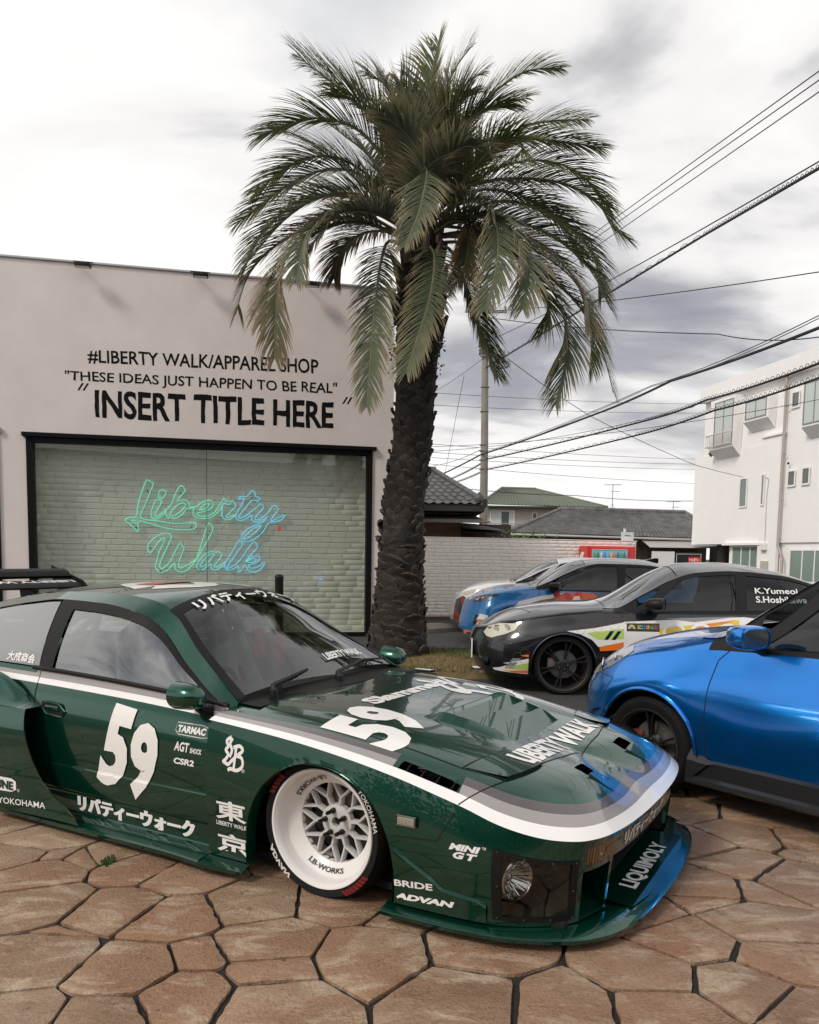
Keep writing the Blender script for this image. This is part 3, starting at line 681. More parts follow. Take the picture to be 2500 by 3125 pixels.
def frond(pts, depth, kind, ll=.52, droop=.0, seed=0, npair=62, vee=.55):
    r3 = random.Random(seed); P3 = []; pts = [(lerp(772, pts[0][0], .15), max(pts[0][1]+50, 900))] + list(pts)
    tot = sum(math.hypot(b[0]-a[0], b[1]-a[1]) for a, b in zip(pts, pts[1:])); acc = 0; last = pts[0]
    for p in pts:
        acc += math.hypot(p[0]-last[0], p[1]-last[1]); last = p; t = acc/tot
        Y = depth*(1.2*t - .25*t*t)*sstep(t/.25+.1) if True else 0; sc2 = (11.2+Y)/11.2          # the same line of sight, at its own distance
        X = ((p[0]/1.38+700)-1250)/2500*11.2 + .17; Z = (1690-(p[1]/1.38+80))/2500*11.2+1.42
        P3.append(((X-.17)*sc2+.17 - .0, Y, (Z-1.42)*sc2+1.42))
    C3 = spline2(P3, False, 14); n = len(C3)
    L_ = [0]
    for a, b in zip(C3, C3[1:]): L_.append(L_[-1]+(b-a).length)
    T = L_[-1]
    rb = MB(); rb.tube(C3[::3]+[C3[-1]], [lerp(.026, .004, i/len(C3[::3])) for i in range(len(C3[::3])+1)], 6)
    ro_ = rb.build('frond', RACH, palm, 50)
    v = []; f = []; tip = []
    side_ref = Vector((0, 0, 1))
    for i in range(npair):
        t = .17+.83*(i+.5)/npair; d = t*T; j = 0
        while j < n-2 and L_[j+1] < d: j += 1
        u = (d-L_[j])/max(L_[j+1]-L_[j], 1e-6); p = C3[j].lerp(C3[j+1], u); tg = (C3[j+1]-C3[j]).normalized()
        sd_ = tg.cross(Vector((0, 0, 1))); 
        if sd_.length < .25: sd_ = (sd_ + Vector((r3.uniform(-.05, .05)+.3, -.25, 0)))
        sd_.normalize(); upv = sd_.cross(tg).normalized()
        if upv.z < 0 and abs(tg.z) < .8: upv = -upv
        ln = ll*(.35+.65*math.sin(math.pi*min(1, .12+t*.78))**.8)*r3.uniform(.88, 1.1)
        if t > .9: ln *= 1-.5*(t-.9)/.1
        for s_ in (-1, 1):
            ang = lerp(1.0, .50, t)+r3.uniform(-.10, .10)                 # angle between leaflet and rachis
            dirv = (tg*math.cos(ang) + (sd_*s_*math.cos(vee) + upv*math.sin(vee))*math.sin(ang)).normalized()
            wv = dirv.cross(upv).normalized()*(.0112*(1 if t < .85 else .8)) ; a = p; m_ = len(v); K = 4
            cur = p; dv = dirv.copy()
            for q in range(K+1):
                tt2 = q/K; wdt = (.7, 1., .85, .55, .06)[q]
                v += [tuple(cur-wv*wdt), tuple(cur+wv*wdt)]; tip += [tt2**2.2*.9, tt2**2.2*.9]
                dv = (dv + Vector((0, 0, -1))*(.10+droop)*r3.uniform(.6, 1.4) + Vector((r3.uniform(-.03, .03), r3.uniform(-.03, .03), 0))).normalized(); cur = cur + dv*ln/K
            for q in range(K): f.append((m_+2*q, m_+2*q+1, m_+2*q+3, m_+2*q+2))
    o = build('leaflets', (v, f), LEAF[kind], ro_)
    at = o.data.attributes.new('tip', 'FLOAT', 'POINT'); at.data.foreach_set('value', tip); o.data.shade_smooth()
    return ro_
FR = [([(770, 760), (795, 450), (815, 250), (838, 110)], .1, 0, .50), ([(785, 740), (850, 400), (905, 230), (965, 125)], .3, 0, .48), ([(830, 780), (960, 480), (1100, 300), (1200, 235), (1310, 225)], .5, 0, .42),
      ([(730, 760), (600, 470), (450, 330), (300, 190)], .2, 0, .62), ([(720, 780), (560, 560), (420, 490), (300, 500), (150, 560)], -.2, 0, .58), ([(700, 850), (550, 710), (400, 690), (240, 760), (60, 900)], .3, 0, .52),
      ([(690, 880), (560, 790), (400, 790), (250, 880), (110, 1040)], -.6, 1, .50), ([(680, 920), (520, 850), (350, 900), (225, 1100), (205, 1430)], -1.4, 2, .52), ([(660, 930), (480, 870), (260, 950), (110, 1090), (50, 1260)], -.4, 2, .46),
      ([(660, 960), (625, 1040), (605, 1200), (590, 1380), (575, 1620)], -1.9, 1, .42), ([(770, 850), (785, 690), (800, 705), (770, 850), (715, 980)], -2.0, 1, .42), ([(790, 960), (835, 1020), (820, 1180), (770, 1350), (730, 1480)], -1.9, 1, .46),
      ([(850, 800), (1050, 720), (1300, 720), (1460, 790), (1530, 890), (1600, 940)], -.2, 0, .46), ([(850, 770), (1000, 580), (1180, 560), (1350, 570), (1480, 590)], .2, 0, .52), ([(860, 830), (1010, 640), (1130, 560), (1170, 600), (1130, 640)], -1.1, 0, .42),
      ([(860, 860), (960, 800), (1060, 850), (1085, 1020), (1040, 1220)], -1.9, 1, .48), ([(870, 900), (1050, 860), (1270, 920), (1440, 1050), (1540, 1220)], -.5, 0, .5), ([(880, 940), (1100, 980), (1290, 1130), (1370, 1330), (1330, 1600)], -1.2, 1, .52),
      ([(900, 960), (1150, 1010), (1380, 1170), (1500, 1360), (1560, 1550)], -.5, 2, .5), ([(880, 980), (950, 1100), (1020, 1290), (1095, 1490)], -.9, 0, .42), ([(760, 740), (700, 480), (640, 330), (600, 250)], .9, 0, .5), ([(740, 740), (620, 480), (480, 300), (390, 170)], .9, 0, .5),
      ([(840, 780), (930, 560), (1030, 430), (1180, 370)], 1.2, 0, .5), ([(850, 800), (1000, 640), (1200, 500), (1420, 470)], 1.4, 0, .5), ([(700, 820), (580, 640), (480, 560), (330, 430)], 1.2, 0, .52), ([(690, 880), (540, 740), (370, 600), (240, 540)], 1.0, 1, .5),
      ([(770, 800), (770, 620), (740, 450), (690, 300)], -.5, 1, .5), ([(800, 780), (830, 600), (880, 450), (960, 340)], -.6, 1, .48), ([(780, 820), (760, 640), (730, 560), (640, 470)], -1.0, 1, .46), ([(850, 860), (1000, 760), (1180, 780), (1330, 880), (1420, 1010)], 1.0, 0, .5),
      ([(880, 930), (1050, 950), (1200, 1040), (1290, 1200), (1260, 1320)], .9, 0, .5), ([(680, 930), (560, 930), (470, 1000), (440, 1110)], 1.2, 2, .46), ([(870, 900), (1080, 940), (1250, 1000), (1400, 1120), (1460, 1290)], -1.4, 2, .5), ([(720, 900), (600, 830), (520, 830), (430, 880), (330, 1010)], -1.5, 1, .48),
      ([(800, 800), (880, 640), (960, 590), (1040, 620)], -1.3, 1, .44), ([(830, 930), (900, 880), (960, 900), (960, 1040), (900, 1150)], -1.0, 2, .40)]
FR += [([(720, 860), (560, 700), (430, 640), (290, 660), (130, 780)], .7, 0, .52), ([(700, 900), (520, 800), (330, 800), (170, 920), (80, 1090)], .2, 1, .50), ([(690, 930), (500, 890), (330, 960), (200, 1110), (150, 1290)], -1.0, 2, .48), ([(850, 840), (1040, 690), (1230, 640), (1400, 690), (1520, 820)], .6, 0, .5), ([(870, 880), (1090, 800), (1300, 850), (1450, 990), (1500, 1160)], .1, 1, .5),
       ([(880, 930), (1120, 920), (1330, 1030), (1450, 1220), (1470, 1450)], -.9, 0, .52), ([(730, 760), (640, 560), (540, 420), (430, 360)], -.4, 0, .52), ([(820, 760), (900, 560), (1000, 440), (1120, 400)], -.5, 0, .5), ([(760, 760), (720, 520), (660, 350), (560, 260)], .4, 0, .5), ([(800, 760), (870, 520), (930, 330), (1010, 250)], .6, 0, .48), ([(690, 900), (580, 850), (450, 860), (330, 960), (290, 1120)], -1.8, 1, .46), ([(860, 900), (980, 860), (1120, 900), (1200, 1040), (1190, 1220)], -1.7, 1, .48)]
for i, (p, dpt, kd, ll_) in enumerate(FR):
    frond([((x-CZ[0])*1.03+CZ[0], y+max(0, (520-y))*.22) for x, y in p], dpt, kd, ll_*1.36, .045 if kd < 2 else .085, 40+i, 112)
ivl = MB(); v = []; f = []
for k in range(170):
    z = rs.uniform(3.75, 4.55); a = rs.uniform(3.3, 4.9) if k % 3 else rs.uniform(5.2, 5.9); r = tr2(z)+rs.uniform(.03, .13); p = Vector((tx_(z)+r*math.cos(a), r*math.sin(a), z)); u = Vector((rs.uniform(-1, 1), rs.uniform(-1, 1), rs.uniform(-.6, .6))).normalized(); w2 = u.orthogonal().normalized(); s_ = rs.uniform(.018, .035); n = len(v)
    v += [tuple(p-u*s_), tuple(p+w2*s_*.7), tuple(p+u*s_), tuple(p-w2*s_*.7)]; f.append((n, n+1, n+2, n+3))
tag(build('ivy', (v, f), mat('ivy_leaf', (.045, .10, .02), .5), palm), kind='stuff')

# ================================================================ white brick wall behind the parked cars
WBK = mat('white_brick', (.83, .785, .74), .85, noise=.08, nscale=2, bump=.3, bscale=50)
wl = empty('brick_wall', (.285, 18.0, 0), R_(12.5)); tag(wl, 'long low white brick wall behind the parked cars', 'wall')
b_ = MB(); b_.box((-1.2, 0, .05), (5.06, .14, 1.78)); wbo = b_.build('wall_core', mat('white_mortar', (.74, .70, .66), .9), wl)
brick_wall(wbo, -1.2, 5.06, .06, 1.77, 0, .235, .0775, .010, WBK, lambda c: abs(c[0]-1.2)*.5+abs(c[1]-1.2), seed=9)
b_ = MB(); b_.box((-1.2, -.015, 1.781), (5.075, .155, 1.80)); b_.build('wall_cap', WBK, wl)
b_ = MB(); b_.box((-1.2, -.03, -.01), (5.06, .17, .05)); b_.build('rail', mat('brown_steel', (.10, .065, .05), .6), wl)
for k in range(4):
    b_ = MB(); b_.box((-.6+k*1.5, .02, -.02), (-.5+k*1.5, .12, .05)); b_.build('foot', mat('brown_steel', (.1, .065, .05), .6), wl)
# vending machine
vm = empty('vending_machine', (3.94, 18.34, 0), R_(12.5)); tag(vm, 'red drinks vending machine against the white brick wall', 'vending machine')
VR = mat('vending_red', (.62, .022, .022), .35, coat=.4)
b_ = MB(); b_.box((-.0, -.02, .06), (1.16, .62, 1.66), .01); b_.build('cabinet', VR, vm)
b_ = MB(); b_.box((.02, -.055, .08), (1.14, -.0205, 1.64), .012); b_.build('door', VR, vm)
b_ = MB(); b_.box((.085, -.062, .85), (.93, -.056, 1.575)); wi = b_.build('display_window', mat('display_back', (.16, .33, .42), .5, emit=(.15, .34, .45), estr=.35), vm)
b_ = MB(); b_.tube([(.085, -.066, .85), (.93, -.066, .85), (.93, -.066, 1.575), (.085, -.066, 1.575)], .012, 4, True); b_.build('window_trim', mat('trim_grey', (.5, .52, .52), .4), vm)
bc = [(.10, .35, .12), (.08, .20, .10), (.65, .62, .55), (.10, .25, .60), (.15, .45, .75), (.75, .45, .05), (.70, .20, .05), (.05, .15, .45)]
for r_i in range(3):
    for k in range(10):
        x = .13+k*.08; bt = MB(); bt.lathe([(.022, 0), (.026, .01), (.026, .11), (.012, .145), (.012, .165), (.0001, .165)], 8)
        bt.build('bottle', mat('bottle_%d' % (k % 8), bc[(k+r_i) % 8], .3), wi, 50, (x, -.10, 1.37-r_i*.21))
b_ = MB(); b_.box((.085, -.13, 1.36), (.93, -.063, 1.366)); b_.build('shelf', WHITE, vm)
sw_ = MB(); sw_.prism(spline2([(.10, 1.28), (.33, 1.30), (.40, 1.42), (.30, 1.52), (.16, 1.50), (.22, 1.42), (.16, 1.36)], True, 4), -.003, -.002, 'X'); sw_.build('side_emblem', WHITE, vm)
b_ = MB(); b_.lathe([(.0001, .03), (.02, .025), (.03, .0), (.02, -.025), (.0001, -.03)], 12, 'Z', Matrix.Translation((-.035, .25, 1.33))); b_.cyl((-.03, .25, 1.33), (.01, .25, 1.33), .012, 8); b_.build('call_knob', mat('yellow_plastic', (.8, .6, .03), .4), vm, 50)
# small notice above the wall
nb = empty('notice_board', (4.90, 19.24, 0), R_(12.5)); tag(nb, 'small pale grey notice plate on a post above the brick wall', 'sign')
b_ = MB(); b_.box((0, -.03, 1.74), (.31, -.01, 2.0)); b_.build('plate', mat('notice_plate', (.62, .64, .68), .5), nb); b_ = MB(); b_.cyl((.09, .0, 0), (.09, .0, 2.08), .03, 10); b_.build('post', WHITE, nb, 40)
decal('lettering', text2d('予告掲示し', .02), [(.08, -.032, 1.90), (.25, -.032, 1.90), (.25, -.032, 1.935), (.08, -.032, 1.935)], BLACKP, nb)
# hoardings further back
hb = empty('parking_sign', (7.05, 24, 0), 0); tag(hb, 'black parking sign panel with a red strip beside a white panel', 'sign')
b_ = MB(); b_.box((0, 0, 0), (.65, .08, 1.60)); b_.build('white_panel', mat('panel_white', (.75, .74, .73), .6), hb); b_ = MB(); b_.box((.655, 0, 0), (1.47, .10, 1.58)); b_.build('black_panel', mat('panel_black', (.012, .012, .012), .5), hb)
b_ = MB(); b_.tube([(.71, -.004, .8), (1.42, -.004, .8), (1.42, -.004, 1.53), (.71, -.004, 1.53)], .010, 4, True); b_.build('panel_frame', WHITE, hb)
b_ = MB(); b_.box((1.05, -.012, 1.10), (1.40, -.004, 1.28)); b_.build('notice_white', WHITE, hb); b_ = MB(); b_.box((1.05, -.014, 1.28), (1.40, -.004, 1.45)); b_.build('notice_red', VR, hb)
decal('lettering', text2d('Pお願い', .03), [(1.08, -.016, 1.315), (1.37, -.016, 1.315), (1.37, -.016, 1.41), (1.08, -.016, 1.41)], WHITE, hb)
decal('lettering', text2d('400', .02), [(1.23, -.016, 1.13), (1.37, -.016, 1.13), (1.37, -.016, 1.21), (1.23, -.016, 1.21)], BLACKP, hb)

# ================================================================ houses
def tile_roof(parent, name, A, B, C_, D_, mt, nu, nv, h=.05, limit=300):
    """roof slope A,B eave, C_,D_ ridge (B under C_): rows of half-round pan tiles, each tile row course stepped"""
    A, B, C_, D_ = map(Vector, (A, B, C_, D_)); n = (B-A).cross(D_-A).normalized(); n = n if n.z > 0 else -n
    deck = MB(); deck.add([A, B, C_, D_], [(0, 1, 2, 3)]); dk = deck.build(name, mt, parent)
    V = []; F2 = []; cnt_ = 0
    wmax = (B-A).length/nu
    for j in range(nv):
        v0, v1 = j/nv, (j+1.15)/nv
        for i in range(nu):
            u0, u1 = i/nu, (i+1)/nu
            def P(u, v, k): v = min(v, 1); return (A*(1-u)+B*u)*(1-v)+(D_*(1-u)+C_*u)*v + n*k
            # slopes narrow toward the ridge: skip tiles that pinch away
            if (P(u1, v0, 0)-P(u0, v0, 0)).length < wmax*.35 and i % 2: continue
            q = [P(u0, v0, h*.55+.012), P(lerp(u0, u1, .25), v0, h+.012), P(lerp(u0, u1, .55), v0, h*.35+.012), P(lerp(u0, u1, .8), v0, h*.2+.012), P(u1, v0, h*.55+.012)] 
            r = [P(u0, v1, h*.55-.01), P(lerp(u0, u1, .25), v1, h-.01), P(lerp(u0, u1, .55), v1, h*.35-.01), P(lerp(u0, u1, .8), v1, h*.2-.01), P(u1, v1, h*.55-.01)]
            m_ = len(V); V += [tuple(x) for x in q+r]; F2 += [(m_+k, m_+k+1, m_+k+6, m_+k+5) for k in range(4)]
    tag(build('roof_tiles', (V, F2), mt, dk, 50), kind='stuff'); return dk
def ridge(parent, a, b, r, mt):
    m_ = MB(); a, b = Vector(a), Vector(b); n = max(4, int((b-a).length/.3))
    for i in range(n):
        p = a.lerp(b, i/n); q = a.lerp(b, (i+1.08)/n); m_.tube([p, q], [r*1.06, r], 8)
    m_.tube([a+Vector((0, 0, -r)), b+Vector((0, 0, -r))], r*1.15, 6)
    tag(m_.build('ridge_tiles', mt, parent, 50), kind='stuff')
TG = mat('grey_tile', (.20, .195, .195), .6, noise=.6, nscale=2.2, col2=(.085, .08, .08)); TGR = mat('green_tile', (.155, .18, .135), .5, noise=.4, nscale=5, col2=(.10, .125, .09)); TDK = mat('dark_tile', (.11, .105, .105), .45, noise=.5, nscale=4)
# dark tiled house just behind the wall
h1 = empty('tiled_house', (.4, 24, 0), 0); tag(h1, 'low house with dark tiled roof and brown wall behind the palm trunk', 'house')
b_ = MB(); b_.box((-6, .8, 0), (1.10, 7, 2.75)); b_.build('wall', mat('brown_render', (.21, .12, .085), .85, noise=.2, nscale=3), h1)
b_ = MB(); b_.box((1.10, 1.6, 0), (2.7, 7, 2.36)); b_.build('side_room', mat('dark_wood', (.04, .03, .026), .8), h1)
b_ = MB(); b_.box((.35-.9, .76, 1.2), (.0, .80, 2.1)); b_.build('window', mat('dim_pane', (.05, .055, .055), .15), h1)
tile_roof(h1, 'roof', (-6, -.3, 2.84), (1.72, -.3, 2.84), (.35, 2.6, 4.0), (-6, 2.6, 4.0), TDK, 30, 9, .07)
b_ = MB(); b_.add([(1.72, -.3, 2.80), (1.72, 6, 2.80), (.35, 3.0, 4.0), (.35, 2.6, 4.0)], [(0, 1, 2, 3)]); b_.build('roof_end', TDK, h1)
ridge(h1, (1.70, -.32, 2.93), (.33, 2.6, 4.08), .09, TDK); ridge(h1, (-6, 2.6, 4.1), (.35, 2.6, 4.1), .11, TDK)
b_ = MB(); b_.lathe([(.10, -.1), (.16, .0), (.12, .12), (.02, .22)], 8, 'Z', Matrix.Translation((1.55, -.2, 3.0))); b_.build('ridge_ornament', TDK, h1, 50)
b_ = MB(); b_.box((-6, -.28, 2.66), (1.70, 6, 2.842)); b_.build('eaves', mat('eave_dark', (.03, .026, .024), .8), h1)
b_ = MB(); b_.add([(-6, -.55, 2.36), (1.86, -.55, 2.36), (1.4, .8, 2.62), (-6, .8, 2.62), (-6, -.55, 2.32), (1.86, -.55, 2.32), (1.4, .8, 2.58), (-6, .8, 2.58)], [(0, 1, 2, 3), (7, 6, 5, 4), (0, 4, 5, 1), (1, 5, 6, 2)]); b_.build('lower_roof', mat('sheet_roof', (.10, .085, .078), .5), h1)
b_ = MB()
for k in range(7): b_.box((-5+k*1.0, -.56, 2.37), (-4.96+k*1.0, -.54, 2.41))
b_.build('roof_seam', TDK, h1)
b_ = MB(); b_.add([(1.1, -.4, 2.16), (2.36, -.4, 2.12), (1.7, 2.4, 2.40), (1.1, 2.4, 2.44)], [(0, 1, 2, 3)]); b_.add([(1.1, -.4, 2.06), (2.36, -.4, 2.05), (1.7, 2.4, 2.36), (1.1, 2.4, 2.38)], [(3, 2, 1, 0)]); b_.build('porch_roof', mat('porch_sheet', (.03, .028, .027), .7), h1)
b_ = MB(); b_.box((1.68, .0, 0), (1.76, .08, 2.12)); b_.build('porch_post', mat('dark_wood', (.04, .03, .026), .8), h1)
# green roofed house
h2 = empty('green_roof_house', (0, 62, 0), 0); tag(h2, 'beige two storey house with a green tiled hip roof', 'house')
BEI = mat('beige_siding', (.42, .375, .325), .85, noise=.1, nscale=5)
b_ = MB(); b_.box((5.9, .7, 0), (13.6, 9, 5.15)); b_.build('wall', BEI, h2)
tile_roof(h2, 'roof', (5.15, 0, 5.20), (14.7, 0, 5.05), (9.95, 4.5, 6.68), (7.2, 4.5, 6.72), TGR, 34, 13, .09)
b_ = MB(); b_.add([(5.15, 0, 5.2), (5.15, 9, 5.2), (7.2, 4.5, 6.70)], [(0, 1, 2)]); b_.add([(14.7, 0, 5.05), (14.7, 9, 5.05), (9.95, 4.5, 6.66)], [(0, 1, 2)]); b_.build('roof_end', TGR, h2)
ridge(h2, (5.15, -.05, 5.28), (7.2, 4.5, 6.78), .09, TGR); ridge(h2, (7.2, 4.5, 6.80), (9.95, 4.5, 6.76), .10, TGR); ridge(h2, (14.7, -.05, 5.13), (9.95, 4.5, 6.74), .09, TGR)
b_ = MB(); b_.box((5.2, -.02, 5.00), (14.6, .7, 5.12)); b_.build('eaves', mat('eave_green', (.05, .055, .045), .7), h2)
def window(parent, x0, x1, z0, z1, y, fr=.06, n=2, glassm=None, curtain=True, frame_m=None):
    w = MB(); f = frame_m or WHITE
    w.box((x0-fr, y-.05, z0-fr), (x1+fr, y-.03, z0)); w.box((x0-fr, y-.05, z1), (x1+fr, y-.03, z1+fr)); w.box((x0-fr, y-.05, z0), (x0, y-.03, z1)); w.box((x1, y-.05, z0), (x1+fr, y-.03, z1))
    for k in range(1, n): xm = lerp(x0, x1, k/n); w.box((xm-fr*.4, y-.05, z0), (xm+fr*.4, y-.03, z1))
    o = w.build('window', f, parent)
    for k in range(n):
        p = MB(); p.box((lerp(x0, x1, k/n)+.01, y-.025, z0+.01), (lerp(x0, x1, (k+1)/n)-.01, y-.015, z1-.01)); p.build('pane', glassm or mat('house_pane', (.10, .115, .125), .08, spec=.8), o)
    return o
CUR = mat('curtain_pane', (.55, .56, .57), .3)
w1 = window(h2, 6.05, 7.75, 3.60, 4.72, .70, .10, 1, mat('house_pane', (.06, .07, .08), .08)); b_ = MB(); b_.box((6.06, .66, 3.62), (6.85, .68, 4.70)); b_.build('curtain', CUR, w1); b_ = MB(); b_.box((7.42, .66, 3.62), (7.74, .68, 4.70)); b_.build('curtain', CUR, w1)
b_ = MB(); b_.box((5.95, .55, 4.80), (7.85, .70, 4.95)); b_.build('shutter_box', BEI, h2)
window(h2, 9.22, 9.50, 3.9, 4.62, .70, .05, 1)
b_ = MB(); b_.tube([(5.9, .2, 3.8), (9.6, .2, 3.8)], .03, 6); 
for k in range(10): b_.tube([(5.95+k*.4, .2, 3.3), (5.95+k*.4, .2, 3.8)], .02, 5)
b_.box((5.9, .15, 3.1), (9.6, .7, 3.3)); b_.build('balcony_rail', mat('rail_beige', (.34, .30, .27), .5), h2, 40)
# grey tiled house
h3 = empty('grey_roof_house', (0, 45, 0), 0); tag(h3, 'long low house with a weathered grey tiled roof', 'house')
b_ = MB(); b_.box((5.9, 1.2, 0), (16.6, 9, 2.62)); b_.build('wall', mat('taupe_wall', (.20, .165, .13), .85), h3)
tile_roof(h3, 'roof', (5.45, 0, 2.66), (17.4, 0, 2.45), (16.2, 4.2, 4.03), (8.9, 4.2, 4.12), TG, 60, 18, .06)
tile_roof(h3, 'roof_end', (4.6, 7.5, 2.6), (5.45, 0, 2.66), (8.9, 4.2, 4.12), (8.9, 4.25, 4.12), TG, 26, 14, .06)
ridge(h3, (8.8, 4.2, 4.22), (16.3, 4.2, 4.12), .13, TG); ridge(h3, (5.40, -.05, 2.76), (8.85, 4.2, 4.20), .11, TG); ridge(h3, (17.4, -.05, 2.55), (16.3, 4.2, 4.12), .11, TG)
b_ = MB(); b_.tube([(5.4, -.06, 2.56), (17.4, -.06, 2.38)], .06, 8); b_.tube([(7.1, -.04, 2.50), (7.0, .3, 2.38), (6.8, .9, 2.3), (6.8, 1.15, 1.0)], .04, 6); b_.build('gutter', mat('gutter_pale', (.45, .43, .41), .5), h3, 40)
b_ = MB(); b_.box((5.5, .05, 2.36), (16.8, 1.2, 2.40)); b_.build('eaves', mat('eave_dark', (.03, .026, .024), .8), h3)
for k in range(4): window(h3, 12.6+k*.9, 13.3+k*.9, 1.0, 2.0, 1.2, .05, 2, mat('shutter_pane', (.16, .12, .08), .5), frame_m=mat('bronze', (.10, .075, .055), .5))
b_ = MB(); b_.grid(lambda x, t: (x, -1.6+2.6*t, 1.95+.45*math.sin(t*1.6)), lin(12.6, 16.8, 8), lin(0, 1, 8)); b_.build('carport_roof', mat('carport', (.34, .32, .31), .4), h3, 50)
bwl = empty('boundary_wall', (11, 48, 0)); tag(bwl, 'dark brown boundary wall beyond the parking sign and the white building', 'wall')
b_ = MB(); b_.box((6.5, 0, 0), (30, .2, 2.3)); b_.build('panel', mat('boundary_brown', (.10, .08, .062), .85, noise=.3, nscale=2), bwl)
for k in range(12): b_ = MB(); b_.box((6.5+k*2, -.06, 0), (6.62+k*2, .0, 2.3)); b_.build('post', mat('boundary_post', (.06, .05, .04), .8), bwl)
def antenna(x, y, z, h, lab):
    a = empty('roof_antenna', (x, y, z)); tag(a, lab, 'antenna'); M_ = mat('antenna_metal', (.20, .19, .18), .5, .5)
    m_ = MB(); m_.cyl((0, 0, 0), (0, 0, h), .022, 6); m_.tube([(-.25, 0, 0), (0, 0, .4), (.25, 0, 0)], .012, 5); m_.build('mast', M_, a)
    e_ = MB(); e_.cyl((-.5, 0, h-.05), (.5, .2, h-.02), .016, 5)
    for k in range(12): xx = -.48+k*.085; e_.cyl((xx, -.16, h-.05+.03*(xx+.5)), (xx, .22, h-.05+.03*(xx+.5)), .009, 4)
    e_.build('yagi', M_, a); e2 = MB(); e2.cyl((-.1, 0, h*.72), (.42, 0, h*.72), .014, 5)
    for k in range(5): e2.cyl((-.05+k*.1, -.2, h*.72), (-.05+k*.1, .2, h*.72), .01, 4)
    e2.build('yagi', M_, a)
antenna(11.9, 49, 4.15, 1.55, 'tall rooftop aerial on the ridge of the grey tiled house'); antenna(19.0, 60, 4.0, 1.5, 'small rooftop aerial behind the ridge end of the grey tiled house')
# shrub over the wall
shb = empty('shrub', (2.95, 20.6, 0)); tag(shb, 'small bright green shrub showing above the white brick wall', 'shrub'); v = []; f = []
for k in range(900):
    p = Vector((rs.gauss(0, .42), rs.gauss(0, .3), 1.72+.16*rs.gauss(0, 1)-.25*abs(rs.gauss(0, .5)))); u = Vector((rs.uniform(-1, 1), rs.uniform(-1, 1), rs.uniform(-.5, .8))).normalized()*.035; w2 = u.orthogonal().normalized()*.018; n = len(v); v += [tuple(p-u), tuple(p+w2), tuple(p+u), tuple(p-w2)]; f.append((n, n+1, n+2, n+3))
build('foliage', (v, f), mat('shrub_leaf', (.09, .17, .025), .5), shb); b_ = MB(); b_.tube([(0, 0, 0), (.05, 0, 1.0), (0, 0, 1.6)], [.05, .035, .01], 6); b_.build('stem', PET, shb, 40)

# ================================================================ the white building on the right
wbd = empty('white_building', (15.2, 42, 0), math.atan2(-.9824, .187)); tag(wbd, 'white three storey building with box bays and a brown downpipe', 'building')
# local frame: +x along the facade toward the camera, outward normal is -y
WHB = mat('white_render', (.87, .855, .845), .8, noise=.04, nscale=2, bump=.15, bscale=60); SOF = mat('soffit', (.62, .58, .54), .8)
b_ = MB(); b_.box((-.95, .02, 2.15), (16, 14, 9.30)); b_.box((-1.7, .0, 2.13), (4.35, 12, 6.64)); b_.box((1.72, .10, 0), (16, 14, 2.15)); b_.build('wall', WHB, wbd)
b_ = MB(); b_.box((-.98, -.30, 9.30), (16, 14.2, 10.04)); b_.build('parapet', WHB, wbd)
b_ = MB(); b_.box((4.33, -.14, 0), (5.70, .0, 6.86)); b_.box((4.25, -.22, 6.86), (5.80, .0, 6.95)); b_.build('flue_block', WHB, wbd)
GP = mat('pale_pane', (.50, .54, .53), .10, spec=.9); GPG = mat('green_pane', (.20, .27, .235), .12, spec=.8)
def bay(x0, x1, z0, z1, ztop, o, wx0, wx1, wz0, wz1, lowz, nm, n=2, rail=False):
    B = MB(); v = [(x0, -o, z0), (x1, -o, z0), (x1, -o, ztop), (x0, -o, ztop), (x0-.0, 0, lowz), (x1-.1, 0, lowz), (x1, .02, ztop), (x0, .02, ztop)]
    B.add(v, [(0, 1, 2, 3), (4, 5, 1, 0), (1, 5, 6, 2), (4, 0, 3, 7), (3, 2, 6, 7)]); bo = B.build('bay', WHB, wbd)
    w = MB(); fr = .05; y = -o-.03
    w.box((wx0-fr, y, wz0-fr), (wx1+fr, y+.03, wz0)); w.box((wx0-fr, y, wz1), (wx1+fr, y+.03, wz1+fr)); w.box((wx0-fr, y, wz0), (wx0, y+.03, wz1)); w.box((wx1, y, wz0), (wx1+fr, y+.03, wz1))
    for k in range(1, n): xm = lerp(wx0, wx1, k/n); w.box((xm-.02, y-.002, wz0), (xm+.02, y+.03, wz1))
    wf = w.build('window_frame', mat('alu_grey', (.30, .30, .30), .4, .6), bo)
    for k in range(n): p = MB(); p.box((lerp(wx0, wx1, k/n)+.02, -o-.012, wz0), (lerp(wx0, wx1, (k+1)/n)-.02, -o-.004, wz1)); p.build('pane', GP, bo)
    return bo
b1 = bay(.42, 2.50, 6.74, 9.2, 9.14, .5, .87, 2.38, 6.88, 8.95, 6.30, 'bay', 2)
rl = MB()
for k in range(13): x = .62+k*.155; rl.tube([(x, -.52, 6.80), (x, -.80, 6.86), (x, -.80, 7.35), (x, -.74, 7.46)], .016, 5)
for z in (6.86, 7.40): rl.tube([(.55, -.55, z), (.55, -.80, z), (2.52, -.80, z), (2.52, -.55, z)], .02, 5)
rl.build('balcony_rail', mat('rail_cream', (.55, .50, .45), .5), b1, 40)
bay(3.18, 5.05, 7.70, 8.7, 8.72, .45, 3.38, 4.88, 7.84, 8.56, 7.27, 'bay', 2); bay(7.38, 9.6, 6.88, 8.7, 8.72, .45, 7.52, 9.4, 7.02, 8.62, 6.44, 'bay', 3)
def wwin(x0, x1, z0, z1, m_=None, n=1, y=0.): 
    w = window(wbd, x0, x1, z0, z1, y, .07, n, m_ or mat('dim_bath_pane', (.13, .145, .14), .12), frame_m=WHB)
